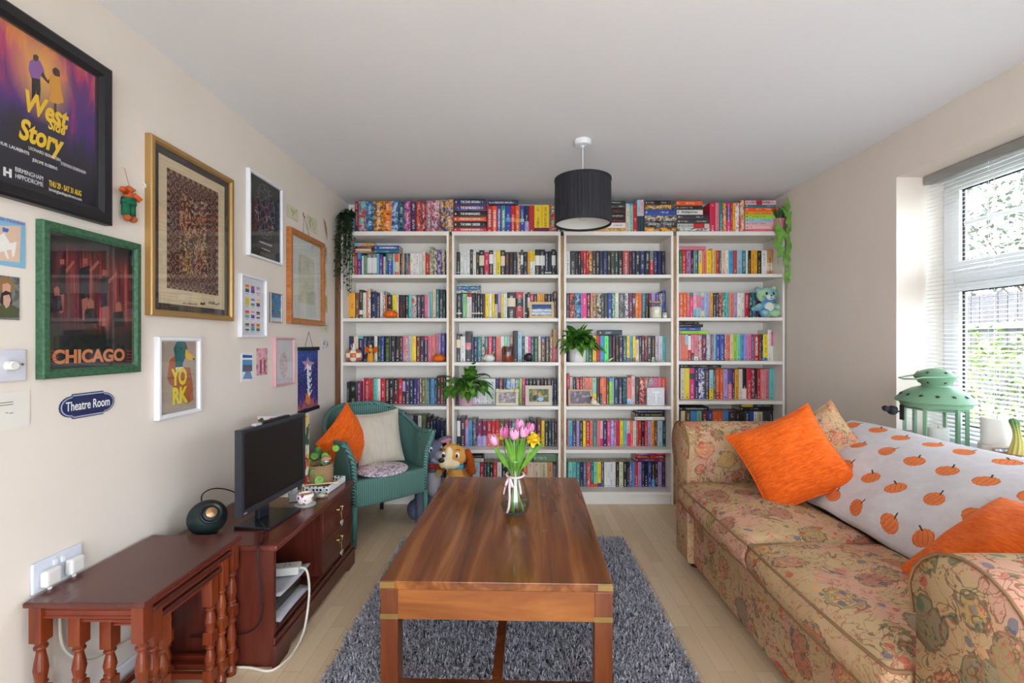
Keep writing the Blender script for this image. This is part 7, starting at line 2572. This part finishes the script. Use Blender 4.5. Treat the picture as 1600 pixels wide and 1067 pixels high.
def pumpkin(label, px, shelf, r, h, seg=8, stem=True, cols=None, ci=0, neck=0.0):
    t = thing('pumpkin_ornament', label, 'ornament', shp(px, shelf, ci))

    def body(u, v):
        a = 2 * pi * u
        th = -pi / 2 + pi * v
        rr = r * (cos(th) ** 0.8 if cos(th) > 1e-6 else 0) * (1 - 0.09 * abs(sin(seg * a / 2)) ** 0.5 * -1 - 0.09)
        return (rr * cos(a), rr * sin(a), h / 2 + h / 2 * sin(th) * (1 - 0.10 * cos(th) * 0) - (0.10 * h * (1 - min(1, rr / (r * 0.4))) if v > 0.5 else 0))
    MB().grid(body, 64, 20, closed_u=True).build('body', cols or plain((226, 106, 18), 0.45, name='pumpkin_orange'), t, smooth=True)
    if stem:
        MB().tube([(0, 0, h * 0.86), (0.002, -0.002, h * 1.02), (-0.010 - 0.2 * r, -0.004, h * 1.16), (-0.02 - 0.2 * r, -0.006, h * 1.14)], [0.008, 0.006, 0.005, 0.004], 8).build('stem', plain((150, 130, 96), 0.7), t, smooth=True)
    return t


pumpkin('small orange pumpkin ornament on the second shelf of leftmost bookcase', 530 + 755 * 0.10625, 2, 0.052, 0.062)
pumpkin('orange pumpkin ornament with pale stem at right end of leftmost bookcase third shelf', 530 + 1385 * K, 3, 0.052, 0.056)
g = G('check_glaze', 0.35)
s = g.sep(g.tc())
an = g.math('ARCTAN2', s[1], s[0])
cu_ = g.math('FLOOR', g.math('MULTIPLY', g.math('ADD', an, 3.3), 8 / (2 * pi)))
cz_ = g.math('FLOOR', g.math('DIVIDE', s[2], 0.034))
ck = g.math('MODULO', g.math('ADD', cu_, cz_), 2.0)
g.color(g.mix(ck, lin((236, 230, 222)), lin((206, 104, 34))))
t = thing('pumpkin_ornament', 'orange and white checked ceramic pumpkin on the left of the third shelf', 'ornament', shp(530 + 205 * K, 3))


def body(u, v):
    a = 2 * pi * u
    th = -pi / 2 + pi * v
    c = max(0.0, cos(th)) ** 0.72
    return (0.061 * c * cos(a), 0.061 * c * sin(a), 0.048 + 0.048 * sin(th))


MB().grid(body, 48, 18, closed_u=True).build('body', g.mat, t, smooth=True)
MB().lathe([(0.020, 0.092), (0.011, 0.106), (0.007, 0.124), (0.009, 0.138), (0.0, 0.140)], 16, cap=False).build('stem', plain((236, 230, 220), 0.35), t, smooth=True)
t = thing('angel_figurine', 'small figurine in yellow dress with orange leaf wings on the third shelf', 'figurine', shp(530 + 435 * K, 3))
MB().lathe([(0.029, 0), (0.027, 0.004), (0.022, 0.05), (0.016, 0.078), (0.018, 0.092), (0.010, 0.106), (0.0, 0.108)], 24).build('dress', plain((222, 150, 24), 0.5), t, smooth=True)
MB().ell((0, 0, 0.118), (0.012, 0.012, 0.014)).build('head', plain((226, 180, 150), 0.6), t, smooth=True)
MB().ell((0, 0.004, 0.124), (0.013, 0.012, 0.012)).build('hair', plain((90, 70, 50), 0.8), t, smooth=True)
for sx in (-1, 1):
    mb = MB()
    for k in range(7):
        mb.leaf((sx * 0.012, 0.016, 0.088), (sx * 1.0, 0.0, 0.9 - 0.28 * k), 0.045 - 0.002 * k, 0.018, 0.1, up=(0, 1, 0), seg=4)
    mb.build('wing', plain((206, 90, 20), 0.6), t, solid=0.002)
MB().ell((0, -0.018, 0.072), (0.010, 0.007, 0.009)).build('held_nut', plain((140, 70, 20), 0.5), t, smooth=True)


def photo_frame(label, pxl, pxr, pyt, pyb, shelf, framemat, photo, band=0.02, Y=3.455, lean=8, extra=None, cat='photo frame'):
    s_ = FPX / Y
    w, h = (pxr - pxl) / s_, (pyb - pyt) / s_
    Z = SHZ[shelf - 1]
    t = thing('photo_frame', label, cat, ((pxl + pxr) / 2 / s_ - VPX / s_, Y - 0.005, Z + 0.0006), rot=(radians(-lean), 0, 0))
    mb = MB()
    mb.box((-w / 2, -0.006, 0), (w / 2, 0.006, band)).box((-w / 2, -0.006, h - band), (w / 2, 0.006, h)).box((-w / 2, -0.006, band), (-w / 2 + band, 0.006, h - band)).box((w / 2 - band, -0.006, band), (w / 2, 0.006, h - band))
    mb.build('frame', framemat, t)
    MB().box((-w / 2 + band, 0.0, band), (w / 2 - band, 0.003, h - band)).build('photograph', photo, t)
    mb = MB()
    mb.add([(-0.012, 0.006, h * 0.7), (0.012, 0.006, h * 0.7), (0.012, 0.020, 0.012), (-0.012, 0.020, 0.012)], [(0, 1, 2, 3)])
    mb.build('strut', M_mattblack, t, solid=0.002)
    return t, w, h


M_lwood = plain((214, 184, 134), 0.6, name='pale_wood_frame')
g = G('wave_photo', 0.5)
s = g.sep(g.tc())
n = g.noise(g.mapping(g.tc(), scale=(1, 1, 3)), 40, 4, 0.6, 1)
g.color(g.ramp(g.math('ADD', g.math('MULTIPLY', s[2], 9.0), g.math('MULTIPLY', n, 0.35)), [(0.35, (50, 76, 96)), (0.5, (220, 228, 234)), (0.62, (120, 140, 160)), (0.7, (230, 234, 240)), (0.85, (60, 90, 130)), (1.0, (40, 80, 140))]))
photo_frame('pale wood frame with a breaking-wave photo on the second shelf', 705 + 1085 * K, 705 + 1428 * K, 440 + 275 * K, 440 + 506 * K, 2, M_lwood, g.mat, 0.019)
couple = multi_noise('grey_couple_photo', 45, [(0.35, (90, 86, 92)), (0.5, (150, 140, 146)), (0.6, (206, 184, 176)), (0.7, (120, 110, 112))], dist=0.8)
t, w, h = photo_frame('cream frame with carved leaves at its corners, right of the pink potted plant', 705 + 622 * K, 705 + 932 * K, 580 + 262 * K, 580 + 482 * K, 4, plain((214, 200, 168), 0.6), couple, 0.019)
MB().ell((-w / 2 + 0.01, -0.010, h - 0.01), (0.018, 0.006, 0.018)).ell((w / 2 - 0.012, -0.010, h - 0.01), (0.020, 0.006, 0.018)).build('corner_carving', plain((206, 196, 160), 0.6), t, smooth=True)
garden = multi_noise('garden_photo', 40, [(0.32, (40, 50, 40)), (0.5, (90, 100, 50)), (0.62, (170, 160, 60)), (0.72, (120, 110, 90))])
t, w, h = photo_frame('pale stone-coloured frame with photo of two people outdoors, beside dark books', 705 + 1030 * K, 705 + 1402 * K, 580 + 205 * K, 580 + 480 * K, 4, plain((206, 194, 176), 0.7), garden, 0.027)
MB().ell((-0.022, -0.0012, h * 0.62), (0.010, 0.001, 0.015)).ell((0.006, -0.0012, h * 0.52), (0.011, 0.001, 0.015)).build('printed_faces', plain((204, 148, 126), 0.6), t)
MB().ell((0.014, -0.001, h * 0.32), (0.022, 0.0008, 0.016)).build('printed_shirt', plain((150, 190, 220), 0.6), t)
MB().ell((-0.03, -0.001, h * 0.36), (0.016, 0.0008, 0.020)).build('printed_coat', plain((60, 62, 70), 0.6), t)
t, w, h = photo_frame('driftwood frame with dark photo and small dog figure, third bookcase fourth shelf', 880 + 72 * K, 880 + 400 * K, 575 + 300 * K, 575 + 522 * K, 4, plain((186, 160, 128), 0.7), multi_noise('purple_grey_photo', 40, [(0.35, (84, 80, 90)), (0.55, (112, 100, 112)), (0.68, (196, 176, 190))]), 0.014)
mb = MB()
mb.ell((w / 2 + 0.012, -0.018, 0.022), (0.024, 0.012, 0.018)).ell((w / 2 + 0.0, -0.02, 0.05), (0.014, 0.012, 0.016)).ell((w / 2 + 0.035, -0.02, 0.008), (0.022, 0.009, 0.008))
mb.build('dog_figure', plain((226, 214, 190), 0.6), t, smooth=True)
MB().ell((w / 2 - 0.008, -0.026, 0.054), (0.009, 0.007, 0.014)).build('dog_ear', plain((100, 60, 40), 0.7), t, smooth=True)
# white glitter block with a letter T
g = G('confetti_glitter', 0.5)
cc_ = g.vor(g.tc(), 230, 'F1', 1)
g.color(g.mix(0.62, cc_, lin((232, 230, 232))))
s_ = FPX / 3.46
t = thing('letter_block', 'square white sparkly block with a raised letter T on the fourth shelf', 'block', ((880 + 1280 * K - VPX) / s_, 3.46, SHZ[3] + 0.0004))
MB().box((-0.066, -0.012, 0), (0.066, 0.012, 0.133)).build('panel', g.mat, t, bevel=0.003)
MB().box((-0.030, -0.016, 0.092), (0.030, -0.0125, 0.106)).box((-0.008, -0.016, 0.025), (0.008, -0.0125, 0.0915)).build('letter', plain((236, 234, 232), 0.6), t)


def jar(name, label, px, shelf, r, h, glass, content, hc, cat='candle', lid=None, lidh=0.012, Y=3.46):
    t = thing(name, label, cat, shp(px, shelf, 0, Y))
    if glass is not None:
        MB().lathe([(r * 0.9, 0), (r, 0.006), (r, h * 0.84), (r * 0.86, h * 0.93), (r * 0.86, h)], 28, cap=False).build('jar_glass', glass, t, smooth=True)
    MB().lathe([(0.0, 0.003), (r * 0.88, 0.003), (r * 0.93, 0.009), (r * 0.93, hc), (0.0, hc)], 26, cap=False).build('wax', content, t, smooth=True, autosmooth=40)
    if lid:
        MB().lathe([(0.0, h + 0.0005), (r * 0.9, h + 0.0005), (r * 0.9, h + lidh), (0.0, h + lidh)], 24, cap=False).build('lid', lid, t, smooth=True, autosmooth=40)
    return t


M_wax = plain((232, 224, 202), 0.5, name='ivory_wax')
jar('jar_candle', 'large glass jar candle with wooden lid on the second shelf of third bookcase', 880 + 1282 * K, 2, 0.045, 0.112, M_clear, M_wax, 0.085, lid=plain((190, 150, 104), 0.6))
jar('jar_candle', 'small ivory jar candle right of the large jar candle', 880 + 1410 * K, 2, 0.0205, 0.034, M_clear, M_wax, 0.030, lid=plain((222, 214, 190), 0.4), lidh=0.008)
jar('candle_glass', 'rose-tinted mottled glass candle holder on the second bookcase third shelf', 705 + 785 * K, 3, 0.046, 0.118, glassy('rose_glass', tint=(206, 168, 156), gloss=0.10, rough=0.25), plain((214, 150, 120), 0.6), 0.05)
t = thing('carved_candle', 'white rock-shaped candle on a clear dish left of the rose candle holder', 'candle', shp(705 + 525 * K, 3))
r = random.Random(4)
mb = MB().ell((0, 0, 0.028), (0.044, 0.03, 0.030), 10, 6)
mb.v = [(x * r.uniform(0.93, 1.07), y * r.uniform(0.93, 1.07), max(0.004, z * r.uniform(0.93, 1.07))) for x, y, z in mb.v]
mb.build('wax', plain((226, 222, 212), 0.5), t)
MB().lathe([(0.0, 0.0), (0.05, 0.0), (0.052, 0.003), (0.0, 0.0035)], 24, cap=False).build('dish', plain((200, 200, 196), 0.2), t)
MB().leaf((0.03, -0.005, 0.05), (0.1, -0.1, 1), 0.03, 0.012, 0.2).build('sprig', plain((220, 190, 60), 0.6), t)
t = thing('black_rock_ornament', 'black faceted rock ornament on a clear dish, third shelf of second bookcase', 'ornament', shp(705 + 1070 * K, 3))
mb = MB().ell((0, 0, 0.032), (0.036, 0.028, 0.034), 8, 6)
mb.v = [(x * r.uniform(0.92, 1.08), y * r.uniform(0.92, 1.08), max(0.004, z * r.uniform(0.95, 1.05))) for x, y, z in mb.v]
mb.build('rock', plain((22, 22, 26), 0.3), t)
MB().lathe([(0.0, 0.0), (0.042, 0.0), (0.044, 0.003), (0.0, 0.0035)], 24, cap=False).build('dish', plain((190, 190, 190), 0.2), t)
t = thing('small_figurine', 'tiny green and white figurine near right end of third bookcase third shelf', 'figurine', shp(880 + 1250 * K, 3))
MB().ell((0, 0, 0.011), (0.012, 0.010, 0.011)).ell((0, 0, 0.028), (0.010, 0.009, 0.010)).build('body', plain((200, 214, 190), 0.6), t, smooth=True)
MB().ell((0, -0.007, 0.013), (0.006, 0.005, 0.006)).build('belly', plain((110, 150, 90), 0.6), t, smooth=True)
t = thing('pebble_dish', 'small pale oval dish at right end of third bookcase third shelf', 'dish', shp(880 + 1350 * K, 3))
MB().lathe([(0.0, 0.002), (0.026, 0.0), (0.036, 0.010), (0.037, 0.012), (0.034, 0.012), (0.024, 0.004), (0.0, 0.004)], 26, cap=False, sy=0.7).build('bowl', plain((206, 200, 188), 0.5), t, smooth=True)
t = thing('leaf_charm', 'tiny pale green leaf ornament leaning at the foot of dark books', 'ornament', shp(880 + 660 * K, 3))
MB().leaf((-0.018, 0, 0.006), (1, 0, 0.7), 0.046, 0.014, 0.0, up=(0, 1, 0)).build('leaf_body', plain((190, 205, 150), 0.6), t, solid=0.003)

# blue plush bear, plain and generic
g = G('blue_green_plush', 0.95, spec=0.1)
v = g.tc()
g.color(g.mix(g.step(g.noise(v, 11, 2), 0.52, 0.10), lin((104, 158, 204)), lin((178, 216, 166))))
g.bump(g.noise(v, 300, 3), 0.5, 0.003)
t = thing('plush_bear', 'pale blue and green plush toy bear sitting on the rightmost bookcase', 'soft toy', shp(1055 + 1265 * K, 2, 3, 3.475), radians(6))
mb = MB()
mb.ell((0, 0, 0.060), (0.062, 0.045, 0.062)).ell((0, -0.004, 0.168), (0.078, 0.052, 0.062))
mb.ell((-0.070, 0.0, 0.212), (0.020, 0.014, 0.020)).ell((0.060, 0.0, 0.222), (0.020, 0.014, 0.020))
mb.tube([(-0.045, -0.004, 0.090), (-0.085, -0.012, 0.070), (-0.110, -0.018, 0.064)], [0.026, 0.024, 0.020], 12).ell((-0.112, -0.018, 0.063), 0.020, 12, 8)
mb.tube([(0.045, -0.004, 0.090), (0.090, -0.010, 0.078), (0.108, -0.014, 0.074)], [0.026, 0.024, 0.020], 12).ell((0.108, -0.014, 0.073), 0.020, 12, 8)
mb.ell((-0.042, -0.040, 0.032), (0.036, 0.034, 0.031)).ell((0.044, -0.040, 0.032), (0.036, 0.034, 0.031))
blobby(mb, 'body', g.mat, t, 0.005, 5)
mb = MB().ell((0, -0.036, 0.078), (0.038, 0.014, 0.036))
mb.build('belly_patch', plain((222, 226, 216), 0.95), t, smooth=True)
MB().ell((-0.004, -0.050, 0.150), (0.030, 0.016, 0.022)).build('muzzle', plain((226, 228, 220), 0.95), t, smooth=True)
MB().ell((-0.004, -0.067, 0.160), (0.009, 0.005, 0.007)).build('nose', plain((30, 110, 90), 0.4), t, smooth=True)
for x in (-0.032, 0.024):
    MB().ell((x, -0.052, 0.178), (0.008, 0.006, 0.011)).build('eye', M_nose, t, smooth=True)
for x in (-0.05, 0.044):
    MB().ell((x, -0.046, 0.158), (0.013, 0.008, 0.009)).build('cheek', plain((130, 190, 90), 0.95), t, smooth=True)
MB().tube([(-0.012, -0.065, 0.146), (-0.004, -0.068, 0.138), (0.006, -0.065, 0.144)], 0.0025, 6).build('mouth', plain((70, 30, 50), 0.8), t)

# ------------------------------------------------------------------ on the window sill
LX, LY, LZ = 1.958, 2.165, WZ0 + 0.001
g = G('mint_enamel', 0.4)
g.color((118, 158, 126))
g.bump(g.noise(g.tc(), 40, 2), 0.05, 0.001)
M_mint = g.mat
lt = thing('lantern', 'mint green metal lantern with glass panes and star cut-outs on the sill', 'lantern', (LX, LY, LZ))
NS_ = 6
Rb = 0.112


def hexp(R, k, a0=pi / 6):
    a = a0 + 2 * pi * k / NS_
    return (R * cos(a), R * sin(a))


mb = MB()
mb.prism([hexp(Rb + 0.008, k) for k in range(6)], 0.0, 0.012)
mb.build('base', M_mint, lt, bevel=0.002)
for k in range(6):
    x, y = hexp(Rb, k)
    MB().box((-0.0065, -0.0065, 0.0125), (0.0065, 0.0065, 0.218), Matrix.Translation((x, y, 0)) @ Matrix.Rotation(atan2(y, x), 4, 'Z')).build('corner_post', M_mint, lt)
    x2, y2 = hexp(Rb, k + 1)
    mb = MB()
    mb.cyl((x, y, 0.0185), (x2, y2, 0.0185), 0.005, seg=6).cyl((x, y, 0.210), (x2, y2, 0.210), 0.006, seg=6)
    mb.build('pane_frame', M_mint, lt)
    q = 0.96
    MB().add([(x * q, y * q, 0.022), (x2 * q, y2 * q, 0.022), (x2 * q, y2 * q, 0.206), (x * q, y * q, 0.206)], [(0, 1, 2, 3)]).build('glass_pane', M_clear, lt)
MB().lathe([(0.118, 0.218), (0.128, 0.220), (0.132, 0.236), (0.148, 0.240), (0.151, 0.246), (0.140, 0.262), (0.115, 0.286), (0.085, 0.304), (0.052, 0.314), (0.050, 0.318)], 48).build('roof', M_mint, lt, smooth=True, autosmooth=45)
MB().lathe([(0.048, 0.318), (0.050, 0.322), (0.068, 0.340), (0.078, 0.356), (0.080, 0.362), (0.072, 0.372), (0.052, 0.386), (0.024, 0.396), (0.0, 0.399)], 40, cap=False).build('finial', M_mint, lt, smooth=True, autosmooth=45)
stp = [((0.0105 if i % 2 == 0 else 0.0045) * cos(pi / 2 + i * pi / 5), (0.0105 if i % 2 == 0 else 0.0045) * sin(pi / 2 + i * pi / 5)) for i in range(10)]
mb = MB()
for k in range(14):
    a = 2 * pi * k / 14
    sl = Vector((cos(a) * 0.62, sin(a) * 0.62, 0.78)).normalized()
    X_, Y_, Z_ = frame_of(sl)
    M = Matrix((X_, Y_, Z_)).transposed().to_4x4()
    M.translation = Vector((0.1285 * cos(a), 0.1285 * sin(a), 0.2755))
    mb.prism(stp, -0.001, 0.0006, M)
for k in range(6):
    a = 2 * pi * k / 6 + 0.4
    for (rr, zz, sz) in ((0.064, 0.379, 0.8), (0.0615, 0.334, -0.5)):
        sl = Vector((cos(a), sin(a), sz)).normalized()
        X_, Y_, Z_ = frame_of(sl)
        M = Matrix((X_, Y_, Z_)).transposed().to_4x4()
        M.translation = Vector((rr * cos(a), rr * sin(a), zz))
        mb.prism([(p[0] * 0.8, p[1] * 0.8) for p in stp], -0.001, 0.0012, M)
mb.build('star_cutouts', plain((26, 40, 32), 0.8), lt)
hp_ = [(-0.078, -0.02, 0.362), (-0.10, -0.05, 0.358), (-0.145, -0.06, 0.352), (-0.165, -0.02, 0.350), (-0.145, 0.03, 0.352), (-0.09, 0.05, 0.358), (-0.066, 0.04, 0.362)]
hp_ = [(0.045, -0.068, 0.364)] + [(0.0, -0.088, 0.362)] + hp_[1:6] + [(-0.04, 0.07, 0.362)]
MB().tube(hp_, 0.0035, 8).build('handle', M_mint, lt, smooth=True)
pc = thing('pillar_candle', 'white pillar candle standing inside the green lantern', 'candle', (LX + 0.005, LY - 0.01, LZ + 0.0125))
MB().lathe([(0.0, 0.0), (0.038, 0.0), (0.039, 0.003), (0.039, 0.105), (0.035, 0.108), (0.0, 0.106)], 30, cap=False).build('wax', plain((238, 236, 228), 0.5), pc, smooth=True, autosmooth=40)
MB().cyl((0, 0, 0.106), (0.001, 0, 0.116), 0.0012, seg=6).build('wick', M_mattblack, pc)
# black clip mount on the lantern's left side
ck_ = thing('phone_mount', 'black ball-jointed phone mount attached to the left side of the lantern', 'phone mount', (LX - 0.1395, LY + 0.02, LZ + 0.212))
MB().box((-0.003, -0.012, -0.06), (0.003, 0.012, 0.012)).build('plate', M_mattblack, ck_, bevel=0.002)
MB().tube([(-0.0035, 0, -0.02), (-0.022, 0, -0.02)], 0.004).ell((-0.026, 0, -0.019), 0.008).build('ball_joint', M_black, ck_, smooth=True)
MB().tube([(-0.030, 0, -0.018), (-0.036, 0, -0.016), (-0.054, 0, -0.012), (-0.064, 0, -0.010)], [0.010, 0.022, 0.021, 0.012], 14).tube([(-0.064, 0, -0.010), (-0.082, 0, -0.004), (-0.090, 0, -0.003)], [0.012, 0.014, 0.008], 12).build('head', M_mattblack, ck_, smooth=True)
# pillar candle on a wooden holder
t = thing('candle_holder', 'short whitewashed round wooden candle holder on the sill', 'candle holder', (2.048, 1.972, LZ))
MB().lathe([(0.0, 0), (0.058, 0.0), (0.060, 0.004), (0.060, 0.082), (0.056, 0.085), (0.0, 0.085)], 36, cap=False).build('holder_body', wood('whitewashed_wood', ((200, 190, 176), (220, 212, 200), (232, 226, 216)), (40, 40, 4), 0.6), t, smooth=True, autosmooth=40)
t = thing('pillar_candle', 'thick white pillar candle on the round wooden holder', 'candle', (2.048, 1.972, LZ + 0.0855))
MB().lathe([(0.0, 0.0), (0.0505, 0.0), (0.052, 0.003), (0.052, 0.108), (0.048, 0.112), (0.030, 0.109), (0.0, 0.107)], 36, cap=False).build('wax', plain((240, 238, 230), 0.45), t, smooth=True, autosmooth=40)
MB().cyl((0, 0, 0.107), (0.001, 0, 0.118), 0.0012, seg=6).build('wick', M_mattblack, t)
# cactus in a patterned pot
t = thing('potted_cactus', 'tall thin cactus in a blue patterned ceramic pot on the sill', 'cactus', (2.005, 1.845, LZ))
g = G('blue_dot_glaze', 0.3)
s = g.sep(g.tc())
an = g.math('ARCTAN2', s[1], s[0])
uu = g.comb(g.math('MULTIPLY', an, 0.068), s[2], 0.0)
dd = g.vor(uu, 42, 'F1', 0, 0.15)
g.color(g.ramp(dd, [(0.0, (90, 160, 190)), (0.26, (60, 110, 160)), (0.33, (232, 228, 220)), (0.55, (40, 44, 60)), (0.62, (228, 222, 212))], 'CONSTANT'))
MB().lathe([(0.048, 0.0), (0.052, 0.003), (0.066, 0.04), (0.074, 0.070), (0.074, 0.076), (0.070, 0.076), (0.066, 0.066)], 36).build('pot', g.mat, t, smooth=True, autosmooth=45)
MB().lathe([(0.074, 0.0762), (0.0745, 0.079), (0.069, 0.079), (0.068, 0.0762)], 36, cap=False).build('rim', plain((160, 84, 60), 0.5), t, smooth=True)
MB().lathe([(0.068, 0.067), (0.0, 0.069)], 24, cap=False).build('soil', plain((120, 86, 60), 0.95), t)


def cact(u, v):
    a = 2 * pi * u
    rr = 0.021 * (0.75 + 0.25 * cos(v * 5.0) + 0.05) * (1.0 if v < 0.85 else sqrt(max(0, 1 - ((v - 0.85) / 0.15) ** 2)) * 0.999 + 0.001)
    rr *= 1 + 0.12 * cos(9 * a)
    return (rr * cos(a) - 0.016 + 0.010 * sin(v * 4), rr * sin(a), 0.067 + 0.150 * v)


g = G('cactus_skin', 0.6)
s = g.sep(g.tc())
g.color(g.ramp(g.math('DIVIDE', s[2], 0.22), [(0.3, (206, 190, 110)), (0.7, (176, 176, 90)), (0.9, (90, 130, 70))]))
MB().grid(cact, 54, 22, closed_u=True).build('cactus_stem', g.mat, t, smooth=True)
r = random.Random(8)
mb = MB()
for k in range(120):
    v_ = r.uniform(0.05, 0.97)
    u_2 = round(r.uniform(0, 9)) / 9
    p = Vector(cact(u_2, v_))
    d = Vector((cos(2 * pi * u_2), sin(2 * pi * u_2), r.uniform(-.4, .5)))
    mb.cyl(p, p + d * 0.006, 0.0003, 0.0001, seg=3)
mb.build('spines', plain((236, 224, 196), 0.6), t)
# small red figure and tiny frame at the far end of the sill
t = thing('tiny_picture', 'tiny dark-framed picture at the far end of the sill beside the lantern', 'picture', (2.02, 2.385, LZ), radians(-20))
MB().box((-0.022, -0.003, 0), (0.022, 0.003, 0.065)).build('frame', plain((110, 80, 50), 0.5), t)
MB().box((-0.017, -0.0036, 0.006), (0.017, -0.0031, 0.059)).build('picture_print', plain((206, 190, 160), 0.6), t)
t = thing('small_figurine', 'tiny red figurine at the far end of the window sill', 'figurine', (1.955, 2.39, LZ))
MB().lathe([(0.0, 0), (0.013, 0), (0.015, 0.02), (0.010, 0.045), (0.011, 0.055), (0.006, 0.068), (0.0, 0.072)], 18, cap=False).build('figurine_body', plain((200, 60, 60), 0.5), t, smooth=True)
